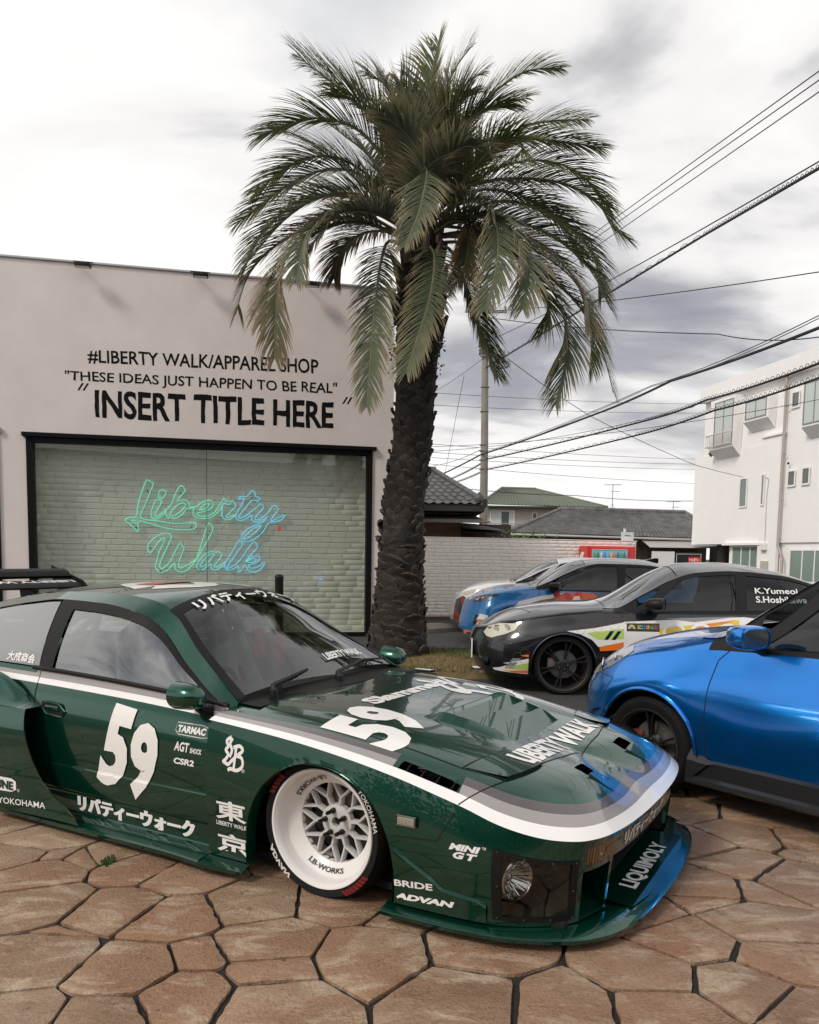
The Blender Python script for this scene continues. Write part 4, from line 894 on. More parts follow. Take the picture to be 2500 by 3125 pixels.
for a in ((2.56, 3.06, 3.90, 5.17), (4.46, 4.60, 3.90, 5.20)): wwin(*a, mat('slit_pane', (.22, .25, .24), .12), 1, -.0 if a[0] < 4 else -.14)
for a in ((6.13, 6.55, 4.62, 5.20), (7.07, 7.48, 4.62, 5.24), (6.12, 6.55, 7.95, 8.53)): wwin(*a)
wwin(2.05, 4.20, .6, 1.97, GPG, 3, .10); wwin(6.45, 9.6, .5, 1.80, GPG, 4, .10)
b_ = MB(); b_.box((1.45, -.18, 2.06), (4.75, .098, 2.17)); b_.build('canopy', WHB, wbd)
b_ = MB(); b_.cyl((-1.15, 1.5, 0), (-1.15, 1.5, 2.13), .30, 16); b_.build('column', mat('column_brown', (.13, .115, .105), .6), wbd, 40)
b_ = MB(); b_.box((-1.6, 2.5, 0), (1.7, 2.6, 2.13)); b_.build('undercroft_wall', mat('undercroft', (.12, .10, .08), .8), wbd)
PP = mat('downpipe', (.40, .34, .30), .5); b_ = MB(); b_.tube([(5.88, -.18, 9.3), (5.88, -.18, 2.05), (6.02, -.18, 1.8), (6.23, -.18, 1.47), (6.25, -.18, .2)], .06, 10); b_.build('downpipe', PP, wbd, 40)
for z in (8.0, 6.0, 4.0, 2.3): b_ = MB(); b_.tube([(5.80, -.18, z), (6.10, -.18, z)], .025, 6); b_.build('pipe_clip', PP, wbd)
b_ = MB(); b_.box((4.70, -.30, 1.82), (5.08, -.141, 2.15), .02); b_.build('meter_box', WHITE, wbd); b_ = MB(); b_.box((4.75, -.24, .9), (5.22, -.141, 1.34), .02); b_.build('meter_box', mat('meter', (.45, .42, .39), .5), wbd)
b_ = MB(); b_.tube([(4.9, -.16, 1.8), (4.85, -.16, 4.2), (4.95, -.16, 5.0), (4.7, -.2, 5.1)], .012, 5); b_.build('service_cable', mat('cable_grey', (.4, .38, .36), .6), wbd)
b_ = MB(); b_.lathe([(.0001, -.05), (.05, -.03), (.05, .03), (.03, .05)], 10, 'Z', Matrix.Translation((6.2, -.12, 5.55))); b_.build('dome_camera', BLACKP, wbd, 40)
b_ = MB(); b_.lathe([(.10, .1), (.14, 0), (.03, -.14)], 10, 'Z', Matrix.Translation((.3, -.3, 6.62))); b_.build('wall_horn', mat('horn', (.16, .13, .11), .5), wbd, 40)
# row across the lane, behind the viewer: what the paint and the panes mirror
op = empty('row_house', (-4, -16, 0)); tag(op, 'plain two storey house row across the lane', 'house')
b_ = MB(); b_.box((-14, -8, 0), (22, 0, 4.6)); b_.build('wall', mat('opposite_wall', (.22, .20, .18), .85, noise=.3, nscale=.6), op)
b_ = MB(); b_.prism([(-8.6, 4.5), (.6, 4.5), (-4, 6.6)], -14.5, 22.5, 'X'); b_.build('roof', TDK, op)
for k in range(8): window(op, -12+k*4.2, -10.2+k*4.2, 1.0, 2.3, 0, .08, 2).rotation_euler = (0, 0, 0)
hg = empty('hedge', (-20, -9, 0)); tag(hg, 'dark clipped hedge across the lane', 'hedge'); v = []; f = []
for k in range(9000):
    p = Vector((rs.uniform(0, 46), rs.gauss(0, .5), abs(rs.gauss(0, 1.0))*.9+rs.random()*.9)); u = Vector((rs.uniform(-1, 1), rs.uniform(-1, 1), rs.uniform(-1, 1))).normalized()*.14; w2 = u.orthogonal().normalized()*.09; n = len(v); v += [tuple(p-u), tuple(p+w2), tuple(p+u), tuple(p-w2)]; f.append((n, n+1, n+2, n+3))
build('foliage', (v, f), mat('hedge_leaf', (.03, .05, .018), .6), hg)

# ================================================================ pole and wires
pole = empty('utility_pole', (2.43, 28, 0)); tag(pole, 'tall concrete utility pole with crossarms beside the palm', 'utility pole')
CON = mat('pole_concrete', (.27, .245, .215), .85, noise=.2, nscale=3)
b_ = MB(); b_.tube([(.04, 0, 0), (.0, 0, 5), (-.09, 0, 10.3)], [.155, .125, .095], 16); b_.build('shaft', CON, pole, 50)
def arm(z, x0, x1, n):
    a = MB(); a.box((x0, -.16, z-.04), (x1, -.09, z+.04)); ao = a.build('crossarm', mat('galvanised', (.22, .21, .20), .5, .5), pole)
    for k in range(n):
        x = lerp(x0+.05, x1-.05, k/(n-1)); i = MB(); i.lathe([(.015, 0), (.015, .04), (.045, .05), (.03, .075), (.045, .09), (.03, .115), (.04, .13), (.0001, .15)], 8, 'Z', Matrix.Translation((x, -.125, z+.04))); i.build('insulator', mat('porcelain', (.30, .29, .28), .25), ao, 40)
arm(9.42, -.75, .62, 4); arm(8.0, -.22, .62, 3); arm(9.9, -.3, .3, 2)
for z in (8.55, 8.35, 8.1, 5.1, 4.9, 4.6, 4.3, 7.0, 6.2):
    b_ = MB(); r_ = .135; b_.lathe([(r_, z-.02), (r_+.012, z-.01), (r_+.012, z+.01), (r_, z+.02)], 14, 'Z', Matrix.Translation((-.03, 0, 0))); b_.build('band', mat('galvanised', (.22, .21, .20), .5, .5), pole, 40)
b_ = MB(); b_.box((-.28, -.15, 8.30), (-.13, .05, 8.52)); b_.box((-.26, -.15, 8.05), (-.12, .05, 8.22)); b_.build('switch_box', mat('switch', (.10, .09, .09), .5), pole)
tg_ = MB()
for k in range(9):
    a = k*.7; tg_.tube(spline2([(.5+.12*math.cos(a), -.15, 7.85+.10*math.sin(a)), (.45+.22*math.cos(a+1.5), -.2, 7.70+.14*math.sin(a+1.5)), (.62+.18*math.cos(a+3), -.1, 7.74+.12*math.sin(a+3))], True, 5), .010, 4, True)
tg_.build('cable_coil', BLACKP, pole)
WIRE = mat('wire_black', (.012, .012, .014), .6)
WIRES = [([(5.46, 1.17, 5.65), (4.39, 9.5, 6.75), (2.01, 28.0, 9.2)], 0.007, 0.0, 'topmost thin wire of the uppermost slanting trio beside the palm', 0.0), ([(5.39, 1.17, 5.52), (4.4, 9.5, 6.66), (2.2, 28.0, 9.2)], 0.007, 0.0, 'middle thin wire of the uppermost slanting trio beside the palm', 0.0), ([(5.24, 1.17, 5.34), (4.41, 9.5, 6.54), (2.56, 28.0, 9.21)], 0.007, 0.0, 'lowest thin wire of the uppermost slanting trio beside the palm', 0.0), ([(5.21, 9.2, 6.13), (5.16, 11.0, 6.42), (5.06, 15.0, 7.07), (2.41, 28.0, 7.62)], 0.022, 0.0, 'thick bound cable slanting above the right of the palm', 0.03), ([(6.39, 3.35, 5.61), (5.15, 11.0, 6.5), (2.39, 28.0, 8.47)], 0.01, 0.12, 'thin wire slanting just above the thick bound cable', 0.0), ([(8.59, 7.7, 4.66), (6.66, 14.0, 6.15), (2.37, 28.0, 9.47)], 0.01, 0.1, 'thin wire crossing the sky level with the palm crown', 0.0), ([(7.96, 14.2, 5.15), (7.73, 16.0, 5.64), (7.21, 20.0, 6.72), (2.37, 28.0, 9.27)], 0.012, 0.1, 'dark wire crossing the grey cloud nearly level', 0.0), ([(5.91, 8.85, 4.69), (5.75, 12.0, 4.88), (5.4, 19.0, 5.3), (2.48, 28.0, 4.88)], 0.008, 0.08, 'thin wire above the thick slanting cable', 0.0), ([(5.9, 8.85, 4.64), (5.75, 12.0, 4.84), (5.41, 19.0, 5.28), (2.48, 28.0, 4.85)], 0.007, 0.09, 'thin wire just above the thick slanting cable', 0.0), ([(6.0, 9.75, 4.58), (5.76, 12.0, 4.71), (5.22, 17.0, 4.99), (4.57, 21.0, 4.98), (2.31, 28.0, 4.78), (0.67, 33.0, 4.35)], 0.026, 0.03, 'thick black cable slanting above the white building roof', 0.0), ([(6.41, 11.2, 4.37), (6.27, 13.0, 4.45), (5.96, 17.0, 4.62), (5.61, 20.0, 4.69), (2.51, 28.0, 4.63)], 0.022, 0.03, 'spiral bound cable passing before the white building parapet', 0.035), ([(6.36, 11.2, 4.15), (6.28, 13.0, 4.23), (6.11, 17.0, 4.41), (5.4, 20.0, 4.34), (2.52, 28.0, 4.29)], 0.02, 0.03, 'spiral bound cable passing before the upper bay windows', 0.035), ([(3.14, 28.0, 7.94), (6.79, 32.0, 6.78), (12.91, 38.0, 5.67), (17.06, 40.0, 5.16)], 0.012, 0.05, 'service wire running down from the crossarm to the white building', 0.0), ([(0.43, 34.0, 7.96), (17.25, 50.0, 10.59)], 0.01, 0.1, 'highest of the six thin level wires far behind the utility pole', 0.0), ([(0.44, 34.0, 7.47), (17.27, 50.0, 10.06)], 0.01, 0.1, 'second highest of the six thin level wires far behind the utility pole', 0.0), ([(0.47, 34.0, 5.92), (17.4, 50.0, 7.34)], 0.01, 0.1, 'third highest of the six thin level wires far behind the utility pole', 0.0), ([(0.47, 34.0, 5.58), (17.41, 50.0, 7.05)], 0.01, 0.1, 'fourth highest of the six thin level wires far behind the utility pole', 0.0), ([(0.48, 34.0, 5.37), (17.43, 50.0, 6.74)], 0.01, 0.1, 'fifth highest of the six thin level wires far behind the utility pole', 0.0), ([(0.48, 34.0, 5.11), (17.47, 50.0, 5.89)], 0.01, 0.1, 'lowest of the six thin level wires far behind the utility pole', 0.0), ([(0.5, 36.0, 5.83), (10.1, 30.0, 6.83)], 0.01, 0.3, 'thin wire rising toward the white building', 0.0), ([(0.5, 36.0, 6.03), (12.61, 26.0, 6.38), (16.85, 22.5, 6.5)], 0.01, 0.3, 'thin wire rising behind the spiral bound cables', 0.0), ([(1.38, 40.0, 4.7), (9.51, 48.0, 4.92), (18.72, 55.0, 5.19)], 0.016, 0.1, 'spiral bound cable above the house roofs', 0.04), ([(0.84, 33.0, 4.91), (2.48, 28.0, 5.04)], 0.01, 0.1, 'thin wire running from the pole toward the palm', 0.0), ([(0.81, 33.0, 4.16), (2.49, 28.0, 4.57)], 0.016, 0.1, 'bound cable running from the pole behind the palm', 0.03), ([(0.86, 33.0, 4.07), (2.5, 28.0, 4.27)], 0.014, 0.1, 'lower bound cable running from the pole behind the palm', 0.03), ([(1.71, 28.3, 7.43), (1.27, 34.0, 4.25)], 0.008, 0, 'thin steep stay wire beside the palm trunk', 0.0), ([(0.44, 34.0, 7.77), (2.47, 28.0, 8.07)], 0.008, 0.1, 'thin wire rising to the crossarm behind the palm', 0.0)]

def wire(pts, r, sag, lab, coil=0., mt=WIRE):
    """pts: (x, y, z) world"""
    P = []
    for a, b in zip(pts, pts[1:]):
        a, b = Vector(a), Vector(b)
        for k in range(16): t = k/16; P.append(a.lerp(b, t)+Vector((0, 0, -sag*4*t*(1-t))))
    P.append(Vector(pts[-1])); w = MB(); w.tube(P, r, 5); o = w.build('overhead_wire', mt, None, 60)
    if coil:
        c = MB(); n = 90; Q = []
        for k in range(n*6):
            t = k/(n*6-1)*(len(P)-1); i = min(int(t), len(P)-2); p = P[i].lerp(P[i+1], t-i); a = k*1.047; Q.append(p+Vector((coil*math.cos(a)*.6, coil*math.cos(a), coil*(math.sin(a)+.8))))
        c.tube(Q, .006, 3); c.build('binding', mt, o)
    tag(o, lab, 'wire', 'overhead wires')
for pts, r, sag, lab, coil in WIRES: wire(pts, r, sag, lab, coil)

# ================================================================ the green race coupe
GREEN = mat('green_paint', (.0023, .060, .036), .24, .72, coat=1.0, coatr=.012)
MATTE = mat('satin_black', (.010, .0095, .0095), .42, spec=.2)
VW = mat('stripe_white', (.80, .78, .77), .25, coat=.8)
VG = mat('stripe_grey', (.30, .275, .275), .25, coat=.8)
VD = mat('stripe_dark', (.085, .075, .075), .25, coat=.8)
SEAT = mat('seat_shell', (.45, .50, .44), .6)
INNER = mat('cabin_trim', (.03, .032, .03), .8)
RED = mat('red_cloth', (.35, .015, .015), .7)
HARD = mat('white_wheel', (.74, .72, .70), .38, coat=.4)

def tyre_wheel(parent, name, loc, side, r_t, r_r, w, dish, make_face, tyre_text=None, camber=0., steer=0.):
    """wheel > tyre, rim, disc ... ; built with the outer face toward -Y*side"""
    wh = empty(name, loc, 0, parent)
    wh.rotation_euler = (camber*side, 0, steer + (0 if side < 0 else math.pi))
    T = MB(); h = w/2
    T.lathe([(r_r-.004, -h+.012), (r_r+.012, -h), (r_r+.6*(r_t-r_r), -h-.004), (r_t-.012, -h+.012), (r_t, -h+.034), (r_t, -h*.4), (r_t-.006, -h*.38), (r_t-.006, -h*.34), (r_t, -h*.32), (r_t, h*.32), (r_t-.006, h*.34), (r_t-.006, h*.38), (r_t, h*.4), (r_t, h-.034), (r_t-.012, h-.012), (r_r+.6*(r_t-r_r), h+.004), (r_r+.012, h), (r_r-.004, h-.012)], 72, 'Y')
    t = T.build('tyre', RUBBER, wh, 40)
    make_face(wh, r_r, h, dish)
    return wh, t

def ring_text(s, r, y, h, a0, a1, mt, parent, name, bold=.02, flip=False, shear=0., cone=0.):
    v, f, asp = text2d(s, bold, shear); o = []
    v, f = refine(v, f, 3*len(s), 1)
    for u, w in v:
        a = lerp(a0, a1, u); rr = r + (h*w if not flip else -h*w)
        o.append((rr*math.cos(a), y - cone*(h*w if not flip else -h*w), rr*math.sin(a)))
    return build(name, (o, f), mt, parent)

def mesh_face(wh, rr, h, dish):
    B = MB(); yo = -h
    # lip, stepped conical band, barrel
    B.lathe([(rr, yo+.014), (rr+.004, yo+.002), (rr+.001, yo-.003), (rr-.006, yo-.001), (rr-.014, yo+.010), (rr-.019, yo+.026), (rr-.021, yo+.060), (rr-.026, yo+.068), (.176, yo+.098), (.170, yo+.103), (.168, yo+.125)], 96, 'Y')
    B.lathe([(.168, yo+.125), (.200, yo+.130), (.205, h-.01), (rr, h-.004)], 64, 'Y')
    B.build('rim', HARD, wh, 30)
    S = MB(); yf = yo+.108
    def bar(p, q, w0, w1, d0=0., d1=0.):
        p = Vector((p[0], 0, p[1])); q = Vector((q[0], 0, q[1])); t = (q-p).normalized(); n = Vector((-t.z, 0, t.x))
        ring = []
        for c, w_, dy in ((p, w0, d0), (q, w1, d1)):
            ring.append([c+n*w_*.5+Vector((0, yf+.030+dy, 0)), c+n*w_*.5+Vector((0, yf+.006+dy, 0)), c+n*w_*.28+Vector((0, yf+dy, 0)), c-n*w_*.28+Vector((0, yf+dy, 0)), c-n*w_*.5+Vector((0, yf+.006+dy, 0)), c-n*w_*.5+Vector((0, yf+.030+dy, 0))])
        v = ring[0]+ring[1]; S.add(v, [(i, (i+1) % 6, 6+(i+1) % 6, 6+i) for i in range(6)] + [(0, 1, 2, 3, 4, 5)[::-1], (6, 7, 8, 9, 10, 11)])
    N = 10
    for k in range(N):
        a = 2*math.pi*k/N + .12; da = math.pi/N
        P = lambda r_, a_: (r_*math.cos(a_), r_*math.sin(a_))
        bar(P(.060, a), P(.112, a), .018, .014, .010, .004)
        bar(P(.108, a), P(.170, a+da*.80), .0115, .0125, .004, -.004)
        bar(P(.108, a), P(.170, a-da*.80), .0115, .0125, .004, -.004)
    S.lathe([(.020, yf+.03), (.020, yf+.004), (.026, yf+.002), (.050, yf+.002), (.060, yf+.006), (.074, yf+.010), (.076, yf+.035)], 40, 'Y')
    S.build('spokes', mat('grey_white_wheel', (.52, .51, .50), .42, coat=.3), wh, 35)
    L = MB()
    for k in range(5):
        a = 2*math.pi*k/5 + .5; x, z = .050*math.cos(a), .050*math.sin(a)
        L.lathe([(.0001, yf-.050), (.007, yf-.049), (.0085, yf-.046), (.0085, yf-.012), (.0115, yf-.010), (.0115, yf+.012)], 12, 'Y', Matrix.Translation((x, 0, z)))
    L.build('wheel_studs', BLACKP, wh, 40)
    D = MB(); D.lathe([(.0001, yf+.06), (.15, yf+.06), (.16, yf+.075), (.16, yf+.09)], 40, 'Y'); D.build('brake_disc', mat('brake_iron', (.06, .055, .05), .5, .6), wh, 40)
    C_ = MB(); C_.box((-.05, yf+.045, .06), (.06, yf+.075, .13), .01); C_.build('brake_caliper', mat('caliper', (.12, .1, .09), .5), wh)
    ink = mat('black_ink', (.012, .012, .012), .5)
    y_, cn = yo+.0645, .58
    for a0, a1 in ((-2.15, -1.25), (1.72, 2.62), (-.14, .14)):
        ring_text('LB-WORKS' if a1-a0 > .5 else 'LB', .207, yo+.0725, .019, a0, a1, ink, wh, 'rim_lettering', .02, True, cone=.66)

def green_car():
    root = empty('race_coupe', (-1.90*math.cos(R_(-29.5)) + 3.53*.49242, -1.90*math.sin(R_(-29.5)) + 3.53*.87036, 0), R_(-29.5))
    tag(root, 'dark green wide-body race coupe numbered 59 with white wheels', 'car')
    # ---------- greenhouse
    Bc = curve((-3.5, -.62, .80), (-3.1, -.70, .80), (-2.24, -.765, .797), (-1.76, -.772, .79), (-.91, -.768, .753), (-.60, -.752, .722), (-.5, -.745, .71))
    Ro = curve((-3.5, -.60, .83), (-3.1, -.60, .93), (-2.6, -.585, 1.055), (-2.2, -.58, 1.12), (-1.94, -.58, 1.145), (-1.62, -.585, 1.137), (-1.42, -.585, 1.112), (-1.31, -.58, 1.085), (-1.225, -.577, 1.045), (-.94, -.655, .862), (-.645, -.745, .726), (-.5, -.76, .68))
    Ri = curve((-3.5, -.50, .86), (-3.1, -.50, .965), (-2.6, -.50, 1.10), (-2.2, -.50, 1.162), (-1.94, -.50, 1.184), (-1.62, -.50, 1.186), (-1.42, -.50, 1.172), (-1.31, -.50, 1.155), (-1.205, -.505, 1.118), (-.90, -.605, .927), (-.575, -.70, .742), (-.5, -.72, .70))
    Cc = curve((-3.5, .90), (-3.2, 1.0), (-2.83, 1.105), (-2.48, 1.168), (-2.1, 1.212), (-1.63, 1.234), (-1.30, 1.226), (-1.19, 1.205), (-.85, 1.000), (-.60, .822), (-.50, .748), (-.44, .70))
    def side(x, v):                       # v 0 belt .. 1 outer rail
        b, r = Bc(x), Ro(x); k = .018*4*v*(1-v)
        return (x, lerp(b[0], r[0], v) - k, lerp(b[1], r[1], v))
    def top(x, w):                        # w 0 inner rail .. 1 centre
        r = Ri(x); c = Cc(x); return (x, r[0]*(1-w), c - (c-r[1])*(1-w)**2.3)
    def pair(mb, nm, mt, sm=None, par=None): return mb.build(nm, mt, par or root, sm), mb.mirrored().build(nm, mt, par or root, sm)
    def both(mb): return MB().add(mb.v, mb.f).add(mb.mirrored().v, mb.mirrored().f)
    xs = lin(-3.45, -1.205, 60)
    roof = both(MB().grid(top, lin(-2.25, -1.207, 34), lin(0, 1, 12)))
    roof.build('roof', GREEN, root, 40)
    cant = (MB().grid(lambda x, v: [lerp(a, b, v) for a, b in zip((x, *Ro(x)), (x, *Ri(x)))], lin(-3.4, -.58, 80), lin(.0, 1, 4)))
    pair(cant, 'pillar', GREEN, 40)
    frame = (MB().grid(lambda x, v: (side(x, v)[0], side(x, v)[1]-.004, side(x, v)[2]), lin(-1.93, -.70, 50), lin(.87, 1.0, 4)))
    pair(frame, 'window_frame', MATTE, 40)
    xb = lambda v: lerp(-1.785, -1.815, v)      # rear edge of the door glass
    bp = (MB().grid(lambda u, v: (lambda x: (x, side(x, v)[1]-.005, side(x, v)[2]))(lerp(lerp(-1.885, -1.935, v), xb(v), u)), lin(0, 1, 5), lin(-.02, .92, 14)))
    pair(bp, 'door_pillar', MATTE, 40)
    g = MB().grid(lambda u, v: (lambda x: (x, side(x, v)[1]+.004, side(x, v)[2]))(lerp(xb(v), -.70, u)), lin(0, 1, 40), lin(.02, .90, 12))
    SG = glass_mat('door_glass', (.42, .48, .44), f0=.30); g.build('side_window', SG, root, 60); g.mirrored().build('side_window', SG, root, 60)
    qw = MB().grid(lambda u, v: (lambda x: (x, side(x, v)[1]+.001, side(x, v)[2]))(lerp(-3.0+.35*v, lerp(-1.90, -1.95, v), u)), lin(0, 1, 40), lin(.02, .96, 12))
    QG = glass_mat('quarter_glass', (.14, .12, .10), f0=.32)
    qw.build('quarter_window', QG, root, 60); qw.mirrored().build('quarter_window', QG, root, 60)
    sail = (MB().grid(lambda u, v: (lambda x: (x, side(x, v)[1]-.008, side(x, v)[2]))(lerp(-.865+.05*v, -.60, u)), lin(0, 1, 8), lin(0, 1.0, 8)))
    pair(sail, 'mirror_sail', MATTE, 40)
    trim = (MB().tube([(x, Bc(x)[0]-.008, Bc(x)[1]+.002) for x in lin(-1.93, -.60, 30)], .012, 8))
    pair(trim, 'belt_trim', MATTE, 50)
    # windscreen, its black border and the hatch
    wsx = lambda w, u: lerp(lerp(-.585, -.535, w), lerp(-1.207, -1.185, w), u)
    WS = both(MB().grid(lambda u, w: (lambda x: (x, top(x, w)[1], top(x, w)[2]))(wsx(w, u)), lin(.015, .985, 30), lin(.04, 1, 12)))
    WS.build('windscreen', glass_mat('windscreen_glass', (.46, .53, .48), f0=.09), root, 60)
    bd = MB()
    bd.grid(lambda u, w: (lambda x: (x, top(x, w)[1]*1.004, top(x, w)[2]+.003))(wsx(w, u)), lin(0, 1, 30), lin(-.02, .055, 3))
    bd = both(bd)
    bd = both(MB().add(bd.v, bd.f).grid(lambda u, w: (lambda x: (x, top(x, w)[1], top(x, w)[2]+.003))(wsx(w, u)), lin(.90, 1.005, 4), lin(0.04, 1, 12)))
    bd.build('windscreen_seal', MATTE, root, 40)
    hat = both(MB().grid(top, lin(-3.12, -2.26, 20), lin(.10, 1, 8))); hat.build('hatch_window', GLASST, root, 60)
    hs = both(MB().grid(top, lin(-3.45, -2.25, 24), lin(0, .12, 3))); hs = both(MB().add(hs.v, hs.f).grid(top, lin(-3.45, -3.12, 8), lin(.10, 1, 8)))
    hs.build('hatch_frame', GREEN, root, 40)
    # cowl tray and wipers
    cw = both(MB().grid(lambda u, w: (lerp(-.60+.05*w, -.46+.05*w, u), -.71*(1-w)-.0, lerp(.735+.032*(1-(1-w)**2), .727+.022*(1-(1-w)**2), u)), lin(0, 1, 4), lin(0, 1, 12)))
    cw.build('cowl', MATTE, root, 40)
    for y0, y1, ya in ((-.36, .02, -.56), (.18, .52, -.02)):
        Wp = MB(); zz_ = lambda y: .765+.030*(1-abs(y/.72)**2)
        Wp.tube([(-.50, ya, .765), (-.555, ya+.06, .79), (-.60, (y0+y1)/2, zz_((y0+y1)/2)+.03)], [.014, .011, .007], 8)
        Wp.tube([(-.575, y0-.08, zz_(y0)+.0), (-.615, (y0+y1)/2, zz_(0)+.022), (-.61, y1+.1, zz_(y1)+.020)], .007, 6)
        Wp.lathe([(.0001, .02), (.018, .018), (.022, .0), (.022, -.03)], 12, 'Z', Matrix.Translation((-.50, ya, .765)))
        Wp.build('wiper', BLACKP, root, 50)
    # ---------- sides of the shell (door and rear quarter)
    prof = [(.05, .80), (.085, .835), (.190, .838), (.203, .847), (.325, .851), (.332, .846), (.44, .848), (.56, .842), (.64, .829), (.70, .808), (.745, .785), (.785, .770)]
    pZ = pchip(range(len(prof)), [p[0] for p in prof]); pY = pchip(range(len(prof)), [p[1] for p in prof])
    def shell(x, v):
        i = v*(len(prof)-1); z = pZ(i); y = pY(i)
        zb = Bc(x)[1]
        if z > .5: z = .5 + (z-.5)*(zb-.5)/.285
        s_ = 1 - .10*clamp((-x-2.4)/1.0)**2; return (x, -y*s_, z)
    sh = MB().grid(shell, lin(-3.45, -.50, 60), lin(0, 1, 56))
    sh.build('door', GREEN, root, 30); shm = sh.mirrored(); shm.build('door', GREEN, root, 30)
    SIDE = Skin(sh)
    # belt stripes on the door
    zw = curve((-2.6, .745), (-1.85, .733), (-1.2, .715), (-.60, .684), (-.5, .678))
    def band(o0, o1, x0, x1, mt, nm):
        for sgn in (1, -1):
            def on(x, z):
                lo, hi = .4, 1.
                for _ in range(18):
                    md = (lo+hi)/2
                    if shell(x, md)[2] < z: lo = md
                    else: hi = md
                p = shell(x, lo); return (p[0], p[1]-.0018, p[2]+.0006)
            b_ = MB().grid(lambda x, v: on(x, min(zw(x)+lerp(o0, o1, v), Bc(x)[1]-.002)), lin(x0, x1, 60), lin(0, 1, 6))
            (b_ if sgn > 0 else b_.mirrored()).build(nm, mt, root, 50)
    band(-.014, .014, -2.3, -.585, VW, 'white_stripe'); band(.0145, .034, -2.3, -.585, VG, 'grey_stripe'); band(.0345, .056, -1.9, -.585, VG, 'grey_stripe')
    # ---------- nose: edge crease E, bottom edge Bt
    Epts = [(-.60, -.882, .682), (-.40, -.884, .668), (-.157, -.886, .647), (.129, -.889, .610), (.353, -.891, .570), (.520, -.889, .530), (.651, -.885, .495), (.760, -.876, .458), (.87, -.848, .428), (.97, -.795, .408), (1.05, -.722, .400), (1.105, -.600, .398), (1.140, -.40, .398), (1.155, -.20, .399), (1.16, 0, .400)]
    E_, tE = path(Epts)
    Cx = pchip([-.60, -.40, -.157, .129, .353, .52, .651, .76, .87, .97, 1.05, 1.105, 1.14, 1.155, 1.16], [-.60, -.40, -.157, .12, .31, .42, .50, .56, .615, .655, .685, .715, .745, .775, .80])
    zc = pchip([-.65, -.3, 0, .26, .45, .6, .7, .82], [.754, .742, .722, .690, .645, .603, .572, .534])
    def nose_top(t, s_):
        e_ = E_(t); xc = Cx(e_.x); p = lerp(4.4, 1.15, sstep((t-.60)/.34)); w = 1-(1-s_)**p
        return (lerp(e_.x, xc, s_), e_.y*(1-s_), lerp(e_.z, zc(xc), w))
    ts = lin(0, 1, 230); ss = [(i/60)**1.4 for i in range(61)]
    nt_ = MB().grid(nose_top, ts, ss)
    TOP = Skin(nt_, nt_.mirrored())
    Bpts = [(-.60, -.888, .085), (-.40, -.893, .085), (-.157, -.90, .085), (.129, -.905, .085), (.353, -.908, .085), (.520, -.905, .085), (.651, -.900, .085), (.760, -.885, .085), (.865, -.845, .085), (.955, -.785, .085), (1.02, -.705, .085), (1.06, -.595, .085), (1.085, -.40, .085), (1.095, -.20, .085), (1.10, 0, .085)]
    fB = [pchip(tE, [p[i] for p in Bpts]) for i in range(3)]
    def nose_side(t, q):
        e_ = E_(t); b = Vector([f(t) for f in fB]); p = e_.lerp(b, q)
        k = 1-sstep((t-.55)/.3); out_ = .022*math.sin(math.pi*min(1, q*1.15))*k
        fr = sstep((t-.66)/.15); inn = .014*sstep(q/.09)*(1-q)*fr         # the front face tucks in under the lip
        return (p.x-inn, p.y-out_, p.z)
    def tof(x=None, y=None):
        best = min(range(2001), key=lambda i: abs((E_(i/2000).x-x) if y is None else (E_(i/2000).y-y)) + (0 if (y is None or i > 1000) else 9))
        return best/2000
    qs = lin(0, 1, 34)
    arch = lambda v: (math.hypot(v[0], max(v[2]-.21, 0)) - .362)
    tW0, tW1, tM = tof(x=.775), tof(y=-.735), tof(y=-.515)
    q_of = lambda z, ze=.40: (ze-z)/(ze-.085)
    # fender and bumper corner, up to the headlamp window
    fs = cut(MB().grid(nose_side, lin(0, tW0, 96), lin(0, 1, 44)), arch)
    ft = MB(); ft.v, ft.f = list(nt_.v), list(nt_.f)
    def in_hood(p): return False
    # split the nose shell into fender (outside the shut line), hood and front bumper
    def region(c):
        x, y = c[0], abs(c[1])
        if x > .80 - .17*(y/.75)**2 + .0: return 'b' if not (y > .47 and x < .60+.0) else 'f'
        yh = .715 - .05*clamp((-x-.1)/.5)
        return 'h' if y < yh else 'f'
    parts = {'h': [], 'f': [], 'b': []}
    for fc in nt_.f:
        c = [sum(nt_.v[i][k] for i in fc)/4 for k in range(3)]; parts[region(c)].append(fc)
    def sub(fl): m_ = MB(); m_.v = list(nt_.v); m_.f = fl; return m_
    # hood pieces where the louvres and slots open are cut away
    lou = [(.20, .335), (.60, .335)]
    def louvre_hole(v): return max(abs(v[1])-(.335-.06*clamp((v[0]-.22)/.4)), abs(v[0]-.42)-.195)
    hood = both(sub(parts['h'])); hood = cut(hood, lambda v: max(abs(v[1])-(.325-.045*clamp((v[0]-.2)/.4)), abs(v[0]-.405)-.185))
    def slot(cx0, cy0, hw, hh): return lambda v: max(abs(abs(v[1])-cy0)-hw, abs(v[0]-cx0)-hh)
    bump = both(sub(parts['b'])); bump = cut(bump, slot(.905, .285, .055, .030))
    hood.build('hood', GREEN, root, 40)
    fvent = lambda v: max(abs(v[0]-.465)-(.125), abs(abs(v[1])-.840)-.040 if v[2] > .5 else 9)
    fen = sub(parts['f']); fen = cut(fen, fvent)
    side_f = MB().add(fs.v, fs.f)
    fen.add(side_f.v, side_f.f)
    # rear return of the fender and inner arch lip
    ret = (MB().grid(lambda q_, w: (nose_side(0, q_)[0], lerp(nose_side(0, q_)[1], -.80, w), nose_side(0, q_)[2]), lin(0, 1, 20), lin(0, 1, 3)))
    fen.add(ret.v, ret.f)
